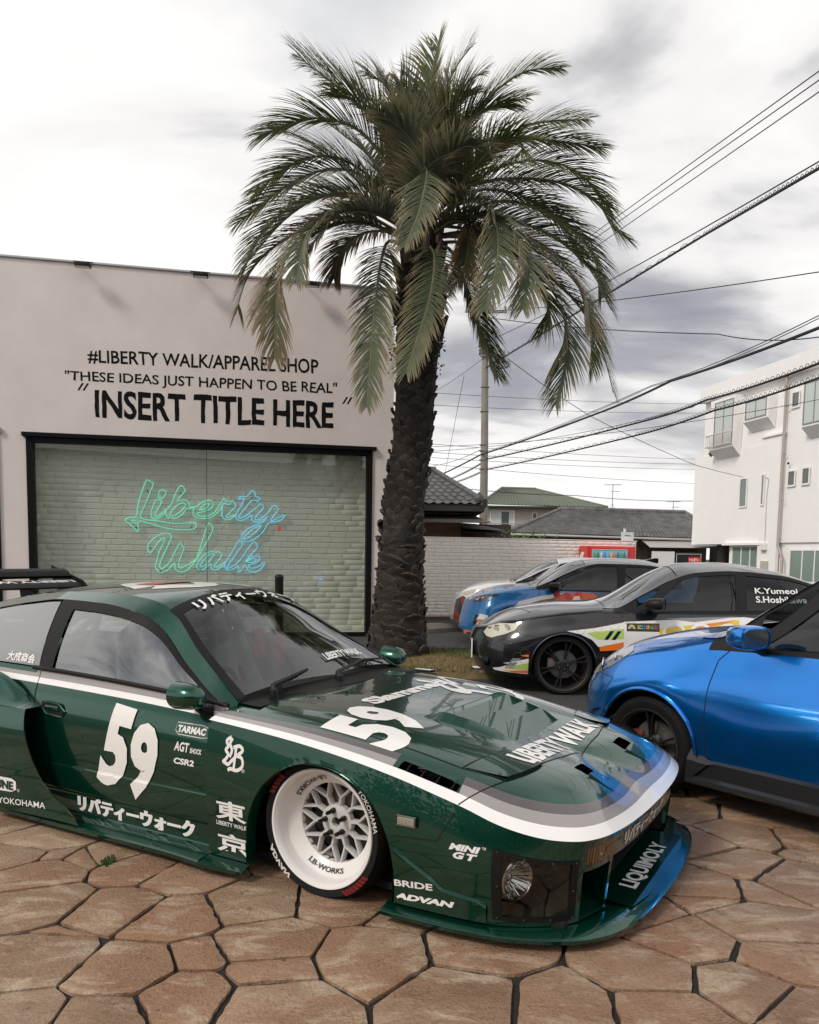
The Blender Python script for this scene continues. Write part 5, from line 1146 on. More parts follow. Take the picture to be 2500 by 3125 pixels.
    pa = [(.362*math.cos(a), .21+.362*math.sin(a)) for a in lin(0, math.pi, 40)]; pa = [(.362, .085)] + pa + [(-.362, .085)]
    lip = (MB().grid(lambda i, w: (pa[int(i)][0]*(1-.03*w), -.918+.05*w, pa[int(i)][1]-.004*w), list(range(len(pa))), (0., .3, 1.)))
    fen.add(lip.v, lip.f); pair(fen, 'front_fender', GREEN, 32)
    # ---------- front face with real openings
    def rect(t0, t1, q0, q1, nt=14, nq=10): return MB().grid(nose_side, lin(t0, t1, nt), lin(q0, q1, nq))
    FF = MB()
    wq0 = q_of(.350, .452); wq1 = .93
    for m_ in (rect(tW0, tW1, 0, .24, 22, 8), rect(tW0, tW1, wq1, 1, 22, 3), rect(tW1, tM, 0, .10, 10, 4), rect(tW1, tM, .32, .38, 10, 3), rect(tW1, tof(y=-.70), .10, .32, 3, 6), rect(tof(y=-.515-.012), tM, .10, .32, 3, 6),
               rect(tW1, tof(y=-.71), .38, 1, 3, 10), rect(tof(y=-.535), tM, .38, 1, 3, 10), rect(tM, 1, 0, .34, 20, 10)):
        FF.add(m_.v, m_.f)
    FF = both(FF); FF.add(bump.v, bump.f); FF.build('front_bumper', GREEN, root, 34)
    # brake duct recess beside the mouth, and the mouth itself
    D = MB(); t0, t1 = tof(y=-.71), tof(y=-.535)
    a, b, c, d_ = [Vector(nose_side(*k)) for k in ((t0, .38), (t1, .38), (t1, 1.), (t0, 1.))]
    bk = Vector((-.16, .05, .03))
    D.add([a, b, c, d_, a+bk, b+bk, c+bk+Vector((0, 0, .05)), d_+bk+Vector((0, 0, .05))], [(0, 1, 5, 4), (1, 2, 6, 5), (2, 3, 7, 6), (3, 0, 4, 7), (4, 5, 6, 7)])
    pair(D, 'brake_duct', GREEN)
    Mo = MB(); mo = [Vector(nose_side(t, .34)) for t in lin(tM, 1, 12)]
    yM = .515
    Mo.grid(lambda t, w: (lambda p: (p[0]-.35*w, p[1], p[2]+.02*w))(nose_side(t, .34)), lin(tM, 1, 12), lin(0, 1, 3))
    Mo = both(Mo)
    for s_ in (-1, 1): Mo.add([(1.065, s_*yM, .30), (1.055, s_*yM*.99, .085), (.72, s_*.44, .085), (.72, s_*.44, .32)], [(0, 1, 2, 3)])
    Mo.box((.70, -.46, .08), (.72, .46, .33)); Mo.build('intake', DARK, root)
    ic = MB()
    for k in range(9): ic.box((.735, -.43, .115+k*.02), (.75, .43, .122+k*.02))
    ic.build('intercooler', mat('intercooler_fins', (.10, .10, .10), .5, .8), root)
    gd = MB(); gd.tube([(1.085, -.49, .285), (1.095, -.2, .270), (1.097, .0, .268), (1.095, .2, .270), (1.085, .49, .285)], .006, 6)
    gd.build('intake_rail', STEEL, root, 40)
    # ---------- headlamp windows, lamps, signals
    WIN = glass_mat('lamp_window', (.72, .72, .70), f0=.05)
    for sg in (-1, 1):
        def P_(t, q, k=0.): p = nose_side(t, q); return (p[0]-k*.5, (p[1]+k)*(-sg), p[2])
        w_ = MB().grid(lambda t, q: P_(t, q, .003), lin(tW0, tW1, 20), lin(.22, .94, 10))
        hl = w_.build('headlight_window', WIN, root, 60)
        fr_ = MB()
        for (ta, tb, qa, qb) in ((tW0-.005, tW1+.003, .22, .262), (tW0-.005, tW1+.003, .90, .945), (tW0-.005, tW0+.010, .22, .945), (tW1-.009, tW1+.003, .22, .945)):
            fr_.grid(lambda t, q: P_(t, q, -.003), lin(ta, tb, 20), lin(qa, qb, 10))
        fo = fr_.build('border', MATTE, hl, 60)
        rv = MB()
        for t, q in [(lerp(tW0, tW1, u), .245) for u in (.02, .35, .68, .98)] + [(lerp(tW0, tW1, u), .92) for u in (.02, .35, .68, .98)] + [(tW0+.004, .58), (tW1-.004, .58)]:
            p = Vector(P_(t, q, -.006)); rv.lathe([(.0042, .002), (.0036, -.002), (.0001, -.003)], 8, 'Y', Matrix.Translation(p))
        rv.build('rivet', mat('rivet_dark', (.08, .08, .08), .4, .8), hl, 40)
        bx = MB(); bx.box((.60, sg*-.80 if sg < 0 else -.80, .10), (.96, sg*-.42 if sg < 0 else -.42, .38))
        b2 = MB(); pts = [P_(t, .24, .012) for t in lin(tW0, tW1, 10)]; lo = [P_(t, .93, .012) for t in lin(tW0, tW1, 10)]
        cen = Vector((.66, .55*(-sg)*-1 if False else -sg*-.50, .25))
        vv = pts + [tuple(Vector(p).lerp(Vector((.70, sg*.55, p[2])), .75)) for p in pts] + lo + [tuple(Vector(p).lerp(Vector((.70, sg*.55, p[2])), .75)) for p in lo]
        ff = []
        for i in range(9): ff += [(i, i+1, 11+i, 10+i), (20+i, 21+i, 31+i, 30+i), (10+i, 11+i, 31+i, 30+i)]
        ff += [(0, 10, 30, 20), (9, 19, 39, 29)]
        build('lamp_box', (vv, ff), mat('lamp_box', (.02, .024, .022), .6), hl, None, None, True)
        # the round lamp, facing forward and outward
        dirv = Vector((.90, sg*.42, .04)).normalized(); mt_ = dirv.to_track_quat('Z', 'Y').to_matrix().to_4x4(); mt_.translation = Vector((.80, sg*.772, .226))
        lb = MB(); lb.lathe([(.078, .0), (.078, .022), (.072, .024), (.066, .016), (.050, -.012), (.026, -.036), (.012, -.042), (.012, -.018), (.0001, -.014)], 40, 'Z', mt_)
        lm = lb.build('lamp', CHROME, hl, 50)
        dm = MB(); dm.lathe([(.070, .022), (.055, .034), (.03, .041), (.0001, .044)], 32, 'Z', mt_); dm.build('lamp_lens', LENS, hl, 60)
        rib = MB()
        for k in range(14):
            a = 2*math.pi*k/14; rib.tube([mt_ @ Vector((.02*math.cos(a), .02*math.sin(a), -.028)), mt_ @ Vector((.066*math.cos(a), .066*math.sin(a), .014))], .0028, 5)
        rib.build('reflector_ribs', CHROME, hl, 40)
        # amber signal beside the mouth
        sgn = MB(); tq = [(t, q) for t in lin(tof(y=-.70), tof(y=-.527), 8) for q in (.10, .32)]
        sgb = MB().grid(lambda t, q: P_(t, q, .012), lin(tof(y=-.70), tof(y=-.527), 8), lin(.10, .32, 4)).build('turn_signal', mat('signal_back', (.10, .06, .035), .35, .5), root, 40)
        MB().grid(lambda t, q: P_(t, q, -.001), lin(tof(y=-.70), tof(y=-.527), 8), lin(.10, .32, 4)).build('lens', glass_mat('signal_lens', (.85, .72, .60), f0=.06), sgb, 40)
        bb = MB()
        for k in range(11):
            t = lerp(tof(y=-.695), tof(y=-.532), k/10); bb.tube([P_(t, .11, .003), P_(t, .31, .003)], .0022, 5)
        bb.tube([P_(tof(y=-.63), .22, .008), P_(tof(y=-.62), .22, .002)], .009, 8)
        bb.build('lens_ribs', mat('signal_rib', (.30, .17, .09), .2), sgb, 40)
        # side marker on the fender
        mk = MB(); p = Vector((.425, sg*.926, .420)); mk.box((p.x-.038, p.y-.006, p.z-.016), (p.x+.038, p.y+.006, p.z+.016), .006)
        mo_ = mk.build('side_marker', mat('marker_lens', (.30, .27, .22), .18, .2, coat=1), root, 40)
        mr_ = MB()
        for k in range(12): mr_.box((p.x-.033+k*.006, p.y+sg*.0065, p.z-.013), (p.x-.031+k*.006, p.y+sg*.0075, p.z+.013))
        mr_.build('lens_ribs', mat('marker_rib', (.42, .38, .31), .2), mo_)
        mf = MB(); mf.tube([(p.x-.040, p.y, p.z-.018), (p.x+.040, p.y, p.z-.018), (p.x+.040, p.y, p.z+.018), (p.x-.040, p.y, p.z+.018)], .004, 6, True); mf.build('marker_frame', mat('dark_olive', (.05, .05, .035), .4), mo_, 40)
    # ---------- stripes round the nose: white lip, grey, dark
    Lt = lambda t: (Vector(nose_top(t, .0)) - Vector(nose_top(t, 1.))).length
    def sdist(t, dd):
        acc = 0; p = Vector(nose_top(t, 0)); s0 = 0
        for i in range(1, 200):
            s1 = (i/200)**1.6; q_ = Vector(nose_top(t, s1)); l = (q_-p).length
            if acc + l >= dd: return lerp(s0, s1, (dd-acc)/max(l, 1e-9))
            acc += l; p = q_; s0 = s1
        return 1.
    wd = [pchip([0, .35, .6, .8, 1], k) for k in ([0., 0, 0, 0, 0], [.038, .046, .056, .062, .062], [.072, .092, .112, .122, .122], [.072, .135, .165, .178, .178])]
    wd[2] = pchip([0, .35, .6, .8, 1], [.066, .088, .112, .122, .122]); wd[3] = pchip([0, .12, .35, .6, .8, 1], [.098, .112, .130, .162, .178, .178])
    tt = lin(0, 1, 150); cache = {}
    for k in range(4): cache[k] = [sdist(t, wd[k](t)) for t in tt]
    def npt(t, s_, off=.0014):
        p = Vector(nose_top(t, s_)); a = Vector(nose_top(min(t+.004, 1), s_)) - Vector(nose_top(max(t-.004, 0), s_)); b = Vector(nose_top(t, min(s_+.01, 1))) - Vector(nose_top(t, max(s_-.01, 0)))
        n = a.cross(b).normalized(); n = n if n.z > 0 else -n; return p + n*off
    def stripe(k0, k1, mt, nm, rng, g0=0., g1=0.):
        m_ = MB(); idx = [i for i in range(150) if rng[0] <= tt[i] <= rng[1]]
        m_.grid(lambda i, w: tuple(npt(tt[int(i)], lerp(cache[k0][int(i)]+g0, cache[k1][int(i)]-g1, w))), idx, lin(0, 1, 6))
        (both(m_).build(nm, mt, root, 50) if rng[1] == 1 else pair(m_, nm, mt, 50))
    tv0, tv1 = tof(x=.335), tof(x=.60)
    stripe(0, 1, VW, 'white_stripe', (0, 1))
    for r_ in ((0, tv0), (tv1, 1)):
        stripe(1, 2, VG, 'grey_stripe', r_); stripe(2, 3, VD, 'dark_stripe', r_)
    # ---------- fender vent with four blades
    for sg in (-1, 1):
        sz_ = lambda x, y: TOP.hit((x, sg*y, .9), (0, 0, -1), off=0).z
        vb = MB(); vb.grid(lambda x, y: (x, sg*y, sz_(x, .84)-.075), lin(.33, .60, 5), (.79, .886)); fv = vb.build('fender_vent', DARK, root)
        for k in range(4):
            x = .372 + k*.064; bl_ = MB(); ya, yb = .800, .882; d1 = .062
            bl_.add([(x, sg*ya, sz_(x, ya)-.002), (x, sg*yb, sz_(x, yb)-.002), (x-.055, sg*yb, sz_(x, yb)-d1), (x-.055, sg*ya, sz_(x, ya)-d1), (x+.004, sg*ya, sz_(x, ya)-.002), (x+.004, sg*yb, sz_(x, yb)-.002), (x-.050, sg*yb, sz_(x, yb)-d1), (x-.050, sg*ya, sz_(x, ya)-d1)],
                    [(0, 1, 2, 3), (7, 6, 5, 4), (0, 4, 5, 1), (1, 5, 6, 2), (2, 6, 7, 3), (3, 7, 4, 0)])
            bl_.build('vent_blade', MATTE, fv)
    # ---------- hood louvres: a tray with three stepped slats
    zt = lambda x: zc(x)-.001
    tray = MB()
    hw_ = lambda x: .325-.045*clamp((x-.2)/.4)
    X = lin(.215, .595, 8)
    tray.add([(x, s_*hw_(x), zt(x)+.004) for x in X for s_ in (-1, 1)] + [(x, s_*(hw_(x)-.012), zt(x)-.055) for x in X for s_ in (-1, 1)],
             [f for i in range(7) for f in ((2*i, 2*i+2, 16+2*i+2, 16+2*i), (2*i+1, 2*i+3, 16+2*i+3, 16+2*i+1), (16+2*i, 16+2*i+2, 16+2*i+3, 16+2*i+1))] + [(0, 1, 17, 16), (14, 15, 31, 30)])
    tr_ = tray.build('louvre_tray', GREEN, root)
    for k, (xa, xb_, ra, rb) in enumerate(((.222, .325, .006, -.022), (.312, .418, .040, -.026), (.405, .508, .040, -.026), (.495, .598, .040, -.010))):
        s1 = MB(); ya = hw_(xa)-.004; yb = hw_(xb_)-.004
        s1.add([(xa, -ya, zt(xa)+ra), (xa, ya, zt(xa)+ra), (xb_, yb, zt(xb_)+rb), (xb_, -yb, zt(xb_)+rb), (xa, -ya, zt(xa)+min(ra, 0)-.03), (xa, ya, zt(xa)+min(ra, 0)-.03), (xb_, yb, zt(xb_)+rb-.03), (xb_, -yb, zt(xb_)+rb-.03)],
               [(0, 1, 2, 3), (7, 6, 5, 4), (0, 4, 5, 1), (1, 5, 6, 2), (2, 6, 7, 3), (3, 7, 4, 0)])
        s1.build('hood_louvre', GREEN, root)
    for s_ in (-1, 1):
        rl_ = MB(); hr = lambda x: .036*sstep((x-.18)/.10)*(1-.75*sstep((x-.50)/.12))
        rl_.grid(lambda x, k: ((x, s_*(hw_(x)+.055), TOP.hit((x, s_*(hw_(x)+.055), .9), (0, 0, -1), off=-.001).z), (x, s_*(hw_(x)+.004), zt(x)+hr(x)), (x, s_*(hw_(x)-.004), zt(x)+hr(x)), (x, s_*(hw_(x)-.006), zt(x)-.04))[int(k)], lin(.19, .62, 24), (0, 1, 2, 3)); rl_.build('louvre_rail', GREEN, root, 30)
    lids = []
    for sg in (-1, 1):      # nose slots with a ramp behind them
        n_ = MB(); y = sg*.285; z0 = .505
        n_.add([(.872, y-.055, z0+.014), (.872, y+.055, z0+.014), (.938, y+.052, z0-.018), (.938, y-.052, z0-.018), (.872, y-.05, z0-.05), (.872, y+.05, z0-.05)], [(4, 5, 2, 3), (0, 1, 5, 4)])
        n_.build('nose_slot', DARK, root)
        r2 = MB(); zr = lambda x, y_: TOP.hit((x, y_, .6), (0, 0, -1), off=.002)
        a1, a2, tp = zr(.940, y-.056), zr(.940, y+.056), zr(1.035, y); up_ = Vector((0, 0, .011)); b1_, b2_ = a1+up_, a2+up_
        r2.add([tuple(a1), tuple(a2), tuple(tp), tuple(b1_), tuple(b2_)], [(3, 4, 2), (0, 3, 2), (4, 1, 2), (0, 1, 4, 3)]); r2.build('slot_ramp', GREEN, root)
        # pop-up lamp cover: a slightly proud lid with a dark gap below its front edge
        lid = MB().grid(lambda u, v: (lambda x, y_: tuple(TOP.hit((x, sg*y_, .7), (0, 0, -1), off=.003+.011*u*u)))(lerp(.560+.055*(1-v), .780-.06*v*v, u), lerp(.455, .705-.035*u, v)), lin(0, 1, 10), lin(0, 1, 10))
        lids.append(lid); lid.build('headlight_cover', GREEN, root, 40)
        lf = MB().grid(lambda v, w: (lambda p: (p.x-.004*w, p.y, p.z-.020*w))(TOP.hit((.780-.06*v*v, sg*lerp(.455, .67, v), .7), (0, 0, -1), off=.0135)), lin(0, 1, 8), lin(0, 1, 2)); lf.build('cover_gap', DARK, root)
    # panel gaps
    GAP = mat('panel_gap', (.004, .006, .005), .8)
    def gap(sk, pts, d, w=.005): r_ = ribbon(sk, pts, w, d, .0022); r_.build('panel_gap', GAP, root, None, None, False); r_.mirrored().build('panel_gap', GAP, root, None, None, False)
    gap(TOP, [(-.55, -.665, .8), (-.1, -.715, .8), (.3, -.72, .8), (.55, -.715, .8), (.615, -.455, .8), (.77, -.455, .8), (.80, -.25, .8), (.805, 0, .8)], (0, 0, -1))
    gap(TOP, [(.55, -.715, .8), (.72, -.675, .8), (.785, -.455, .8)], (0, 0, -1))
    gap(TOP, [(.62, -.885, .8), (.72, -.68, .8)], (0, 0, -1))
    FSK = Skin(fs, rect(tW0, tW1, 0, 1), rect(tW1, 1, 0, 1))
    gap(FSK, [(.625, -1.2, .505), (.55, -1.2, .365), (.36, -1.2, .352)], (0, 1, 0))
    gap(SIDE, [(-1.875, -1.2, .785), (-1.855, -1.2, .60), (-1.835, -1.2, .40), (-1.78, -1.2, .28), (-1.70, -1.2, .21), (-1.55, -1.2, .196), (-.60, -1.2, .188)], (0, 1, 0))
    # ---------- canard on the bumper corner
    for sg in (-1, 1):
        c3 = [(.374, .304), (.44, .262), (.53, .215), (.575, .180), (.715, .166)]; outl = [(.374, .092)] + c3 + [(.745, .150), (.745, .092)]
        v, f = refine(outl, [tuple(range(len(outl)))], 12, 6); o = [FSK.hit((a_, -.95, b_), (0, 1, 0), back=.3, off=.013) for a_, b_ in v]; P2 = MB(); P2.v = [tuple(q_) for q_ in o]; P2.f = f
        ed = c3 + [(.745, .150)]; E2 = [q_ for i_ in range(len(ed)-1) for q_ in [(lerp(ed[i_][0], ed[i_+1][0], k_/4), lerp(ed[i_][1], ed[i_+1][1], k_/4)) for k_ in range(4)]] + [ed[-1]]
        P2.grid(lambda i_, w_: tuple(FSK.hit((E2[int(i_)][0], -.95, E2[int(i_)][1]+.007*(1-w_)), (0, 1, 0), off=lerp(-.001, .0132, w_))), list(range(len(E2))), (0., 1.))
        if sg < 0: canP = P2; P2.build('canard', GREEN, root, 30)
        else: P2.mirrored().build('canard', GREEN, root, 30)
    # ---------- splitter
    sp = [(.33, -.955), (.55, -.953), (.78, -.930), (.95, -.868), (1.075, -.785), (1.16, -.66), (1.205, -.50), (1.232, -.25), (1.242, 0)]
    S_, _ = path([(x, y, 0) for x, y in sp])
    pr_ = [(-.17, .070), (-.055, .082), (-.040, .074), (-.012, .070), (0., .062), (-.004, .046), (-.03, .040), (-.2, .040)]
    def spl(t, k):
        p = S_(t); a = S_(min(t+.003, 1)) - S_(max(t-.003, 0)); n = Vector((a.y, -a.x, 0)).normalized()
        if t > .997: n = Vector((1, 0, 0))
        i = int(k); d_ = pr_[i]; o = p + n*d_[0]; return (o.x, min(o.y, 0) if t < 1 else 0, d_[1])
    SP = both(MB().grid(spl, lin(0, 1, 60), list(range(8)))); SP.build('front_splitter', GREEN, root, 35)
    fl = MB(); fl.add([(1.165, -.47, .086), (1.165, .47, .086), (.74, .44, .105), (.74, -.44, .105)], [(0, 1, 2, 3)]); fl.add([(1.19, -.3, .079), (1.19, .3, .079), (1.165, .47, .086), (1.165, -.47, .086)], [(0, 1, 2, 3)]); fl.build('splitter_floor', GREEN, root)
    # ---------- side skirts
    def skirt(x, k):
        fl_ = .022*sstep((x+.85)/.4)
        pr2 = [(.832, .105), (.838, .092), (.850, .086), (.935+fl_, .074), (.948+fl_, .066), (.945+fl_, .046), (.90, .040), (.78, .040)]
        y, z = pr2[int(k)]; return (x, -y, z)
    SK = MB().grid(skirt, lin(-2.05, -.60, 30), list(range(8)))
    SK.add([(-.60, -.880, .082), (-.60, -.968, .066), (-.60, -.968, .046), (-.36, -.945, .046), (-.36, -.950, .064), (-.36, -.900, .080)], [(0, 1, 4, 5), (1, 2, 3, 4)])
    pair(SK, 'side_skirt', GREEN, 30)
    # ---------- rear over-fender with its intake
    Ff = pchip([.085, .10, .136, .20, .265, .466, .61], [-1.38, -1.40, -1.44, -1.55, -1.64, -1.752, -1.79])
    yo_ = lambda x: -.955-.03*sstep((-x-1.4)/.8)
    def rf(u, z): x = lerp(-3.25, Ff(z), u); return (x, yo_(x)+.035*clamp((z-.45)/.16)**2, z)
    rarch = lambda v: math.hypot(v[0]+2.475, max(v[2]-.22, 0))-.37
    RF = cut(MB().grid(rf, lin(0, 1, 70), lin(.085, .61, 26)), rarch)
    zt_ = pchip([-3.3, -2.9, -2.5, -2.15, -1.95, -1.86, -1.79], [.66, .75, .79, .765, .69, .635, .612])
    RF.grid(lambda x, w: (x, lerp(rf(1, .61)[1], -.835, w), lerp(.61, zt_(x), math.sin(w*math.pi/2))), lin(-3.25, -1.79, 40), lin(0, 1, 9))
    RF.grid(lambda z, w: (Ff(z)-.10*w, rf(1, z)[1]+.006+.02*w, z), lin(.10, .61, 14), (0., .05, 1.))
    RF.add([(-1.79, rf(1, .61)[1], .61), (-1.865, -.846, .618), (-1.95, -.846, .60), (-1.90, -.94, .60)], [(0, 1, 2, 3)])
    pair(RF, 'rear_fender', GREEN, 32)
    iv = MB(); iv.add([(-1.98, -.95, .60), (-1.98, -.845, .60), (-1.98, -.845, .10), (-1.98, -.95, .10)], [(0, 1, 2, 3)]); pair(iv, 'side_intake', DARK)
    # tail, floor, inner arches, cabin tub
    tl = MB(); tl.box((-3.62, -.86, .16), (-3.30, .86, .78), .07); tl.build('rear_bumper', GREEN, root, 40)
    lidr = MB().grid(lambda u, v: (lerp(-3.60, -3.40, u), v, lerp(.78, .90-.0*abs(v), u)-.04*abs(v)), lin(0, 1, 4), lin(-.68, .68, 6)); lidr.build('tail_lid', GREEN, root, 40)
    fl2 = MB(); fl2.box((-3.4, -.78, .07), (1.0, .78, .10)); fl2.build('underbody', DARK, root)
    for xw in (0, -2.475):
        n = 20
        pts = [(xw+.40*math.cos(a), .22+.40*math.sin(a)) for a in lin(0, math.pi, n)]
        for s_ in (-1, 1):
            wa = MB(); wa.grid(lambda i, y: (pts[int(i)][0], s_*y, pts[int(i)][1]), list(range(n)), (.56, .865)); 
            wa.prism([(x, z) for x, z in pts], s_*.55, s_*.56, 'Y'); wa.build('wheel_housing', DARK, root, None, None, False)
    # cabin
    cb = MB(); cb.box((-2.1, -.75, .12), (-.62, .75, .16)); cb.box((-.70, -.74, .12), (-.62, .74, .70)); cb.box((-2.15, -.74, .12), (-2.05, .74, .62)); cb.build('cabin_floor', INNER, root)
    for s_ in (-1, 1): dc = MB(); dc.box((-1.9, s_*.742, .15), (-.62, s_*.77, .74)); dc.build('door_card', INNER, root)
    dash = MB(); dash.box((-.92, -.73, .48), (-.60, .73, .715), .04); dash.box((-.95, -.55, .66), (-.72, -.20, .755), .03); dash.build('dashboard', mat('dash_flock', (.045, .048, .044), .85), root, 40)
    for y in (-.37, .37):
        se = empty('seat', (-1.42, y, .2), 0, root)
        prof_s = [(-.30, .72), (-.26, .60), (-.20, .40), (-.14, .20), (-.10, .08), (.02, .06), (.2, .08), (.30, .13)]
        Sb = MB().grid(lambda i, v: (prof_s[int(i)][0]+.10*abs(v)**2.5*(1 if i < 5 else .2), v*(.25 if i > 2 else lerp(.13, .25, i/3)), prof_s[int(i)][1]+(.08*abs(v)**2.5 if i > 3 else 0)), list(range(8)), lin(-1, 1, 13))
        so = Sb.build('seat_shell', SEAT, se, 60, None, True)
        sm = so.modifiers.new('thick', 'SOLIDIFY'); sm.thickness = .03
        bl2 = MB()
        for yy in (-.09, .09): bl2.tube([(-.255, yy, .60), (-.17, yy, .45), (-.09, yy*1.1, .22), (.0, yy*.6, .11)], .018, 6)
        bl2.build('harness', RED, se, 40)
        hp = MB(); hp.box((-.285, -.10, .60), (-.24, .10, .72), .02); hp.build('headrest', mat('seat_fabric', (.10, .10, .10), .9), se, 40)
    stw = empty('steering_wheel', (-1.06, -.37, .66), 0, root); stw.rotation_euler = (0, R_(-68), 0)
    st = MB(); st.tube([(.165*math.cos(a), .165*math.sin(a), 0) for a in lin(0, 2*math.pi, 33)[:-1]], .015, 8, True)
    for a in (0, 2.3, -2.3): st.tube([(0, 0, -.03), (.155*math.cos(a), .155*math.sin(a), 0)], .010, 6)
    st.cyl((0, 0, -.2), (0, 0, -.02), .03, 12); st.build('wheel_rim', BLACKP, stw, 40)
    rc = MB()
    for s_ in (-1, 1):
        rc.tube([(-1.78, s_*.62, .16), (-1.78, s_*.58, .80), (-1.75, s_*.50, 1.08)], .020, 8); rc.tube([(-1.75, s_*.50, 1.08), (-1.28, s_*.50, 1.07), (-.84, s_*.62, .82)], .018, 8); rc.tube([(-1.75, s_*.50, 1.08), (-2.5, s_*.46, .60)], .018, 8)
    rc.tube([(-1.75, -.50, 1.08), (-1.75, 0, 1.12), (-1.75, .50, 1.08)], .020, 8); rc.tube([(-1.78, -.58, .62), (-1.78, .58, .62)], .018, 8)
    rc.build('roll_cage', mat('cage_paint', (.22, .30, .25), .45), root, 40)
    mir = MB(); mir.box((-1.10, -.11, 1.06), (-1.07, .11, 1.12), .012); mir.build('rear_view_mirror', BLACKP, root, 40)
    for y, z, h_ in ((.06, .93, .12), (.24, .90, .15)): ban = MB(); ban.box((-1.16, y, z-h_), (-1.14, y+.10, z+.05), .01); ban.build('hanging_banner', RED, root)
    # ---------- door mirror, handle, washer jets
    for sg in (-1, 1):
        p = Vector((-.725, sg*.885, .768)); mm = MB()
        def shell_m(u, a):
            r1 = [.0, .55, .82, .95, 1.0, 1.0][int(u)]; xx = [.095, .085, .06, .02, -.035, -.055][int(u)]
            return (p.x+xx, p.y+.074*r1*math.cos(a)*(1.0 if math.cos(a)*sg > 0 else .85), p.z+.066*r1*math.sin(a)*(1.05 if math.sin(a) > 0 else .85)+.008*math.cos(a)*sg)
        mm.grid(shell_m, list(range(6)), lin(0, 2*math.pi, 29)); dmr = mm.build('door_mirror', GREEN, root, 50, None, True)
        gl = MB(); gl.add([(p.x-.050, p.y+.064*math.cos(a), p.z+.056*math.sin(a)) for a in lin(0, 2*math.pi, 25)[:-1]], [tuple(range(24))]); gl.build('mirror_glass', CHROME, dmr)
        ar = MB(); ar.tube([(p.x+.02, p.y-sg*.04, p.z-.045), (-.70, sg*.815, .700), (-.66, sg*.785, .700)], [.02, .022, .03], 8); ar.build('mirror_arm', MATTE, dmr, 50)
        hb = MB(); hx, hz = -1.69, .612
        hb.tube([(hx-.085, sg*.843, hz+.03), (hx+.04, sg*.843, hz+.022), (hx+.085, sg*.841, hz-.012), (hx+.06, sg*.843, hz-.042), (hx-.06, sg*.843, hz-.035), (hx-.092, sg*.843, hz-.005)], .0045, 6, True)
        ho = hb.build('door_handle', GREEN, root, 40)
        hd = MB(); hd.add([(hx-.08, sg*.8455, hz+.024), (hx+.04, sg*.8455, hz+.017), (hx+.078, sg*.8445, hz-.012), (hx+.055, sg*.846, hz-.036), (hx-.055, sg*.8465, hz-.030), (hx-.085, sg*.846, hz-.005)], [(0, 1, 2, 3, 4, 5)]); hd.build('handle_recess', DARK, ho)
        hl2 = MB(); hl2.box((hx-.055, sg*.842, hz-.012), (hx+.045, sg*.856, hz+.014), .006); hl2.build('handle_lever', GREEN, ho, 40)
    for y in (-.25, .25):
        j = MB(); j.lathe([(.011, 0), (.009, .012), (.0001, .016)], 10, 'Z', Matrix.Translation((-.30, y, TOP.hit((-.30, y, .9), (0, 0, -1)).z))); j.build('washer_jet', GREEN, root, 50)
    # ---------- rear wing
    ep = [(-3.93, 1.285), (-3.56, 1.175), (-3.49, 1.12), (-3.62, 1.075), (-3.74, 1.062), (-3.90, 1.10)]
    wg = empty('rear_wing', (0, 0, 0), 0, root)
    for s_ in (-1, 1):
        e1 = MB(); e1.prism(ep, s_*.838, s_*.850, 'Y'); e1.build('end_plate', MATTE, wg)
    def foil(x0, z0, ch, tk, y0, y1, nm):
        pr3 = [(0, 0), (.15, .55), (.4, .85), (.7, .7), (1, .35), (1, .25), (.6, -.1), (.3, -.35), (.1, -.35)]
        f_ = MB(); f_.prism([(x0-ch*a, z0+tk*b+.02*a) for a, b in pr3], y0, y1, 'Y'); f_.build(nm, MATTE, wg, 50)
    foil(-3.53, 1.125, .24, .045, -.835, .835, 'wing_blade'); foil(-3.68, 1.205, .20, .058, -.835, .835, 'wing_flap')
    for s_ in (-1, 1):
        st2 = MB(); st2.prism([(-3.50, .80), (-3.66, .80), (-3.72, 1.15), (-3.60, 1.165)], s_*.40, s_*.415, 'Y'); st2.build('wing_strut', MATTE, wg)
    wt = text2d('LIBERTY WALK', .03); decal('wing_lettering', wt, [(-3.63, .80, 1.174), (-3.63, -.10, 1.174), (-3.575, -.10, 1.160), (-3.575, .80, 1.160)], WHITE, wg)
    # ---------- wheels
    for sg in (-1, 1):
        for xw in (0, -2.475):
            wh, ty = tyre_wheel(root, 'wheel', (xw-.012 if xw == 0 else xw, sg*.750, .292), -1 if sg < 0 else 1, .300, .247, .235, .1, mesh_face)
            wh.rotation_euler[0] = R_(3.0)*-sg if False else 0
            if sg < 0 and xw == 0:
                tx = mat('tyre_paint', (.62, .60, .57), .6)
                yy = -.235/2-.0065
                ring_text('YOKOHAMA', .262, yy, .020, .80, .12, tx, wh, 'tyre_lettering', .01)
                ring_text('ADVAN', .262, yy, .021, -2.75, -2.15, tx, wh, 'tyre_lettering', .05, False, .2)
                rd = mat('tyre_red', (.16, .008, .008), .6)
                for a0, n_ in ((-.62, 7), (2.35, 5)):
                    bars = MB()
                    for k in range(n_):
                        a = a0 - k*.075 if a0 < 0 else a0 + k*.08
                        bars.add([(.260*math.cos(a), yy, .260*math.sin(a)), (.284*math.cos(a+.05), yy, .284*math.sin(a+.05)), (.284*math.cos(a-.01), yy, .284*math.sin(a-.01)), (.260*math.cos(a-.06), yy, .260*math.sin(a-.06))], [(0, 1, 2, 3)])
                    bars.build('tyre_marking', rd, wh, None, None, False)
    # ---------- lettering
    D_ = (0, 1, 0)
    BF = Skin(fs, canP, RF, rect(tW0, tW1, 0, 1), rect(tW1, 1, 0, 1), SK)
    five = [(.26, 1), (.98, .84), (.92, .68), (.44, .79), (.35, .60)]
    nine5 = []
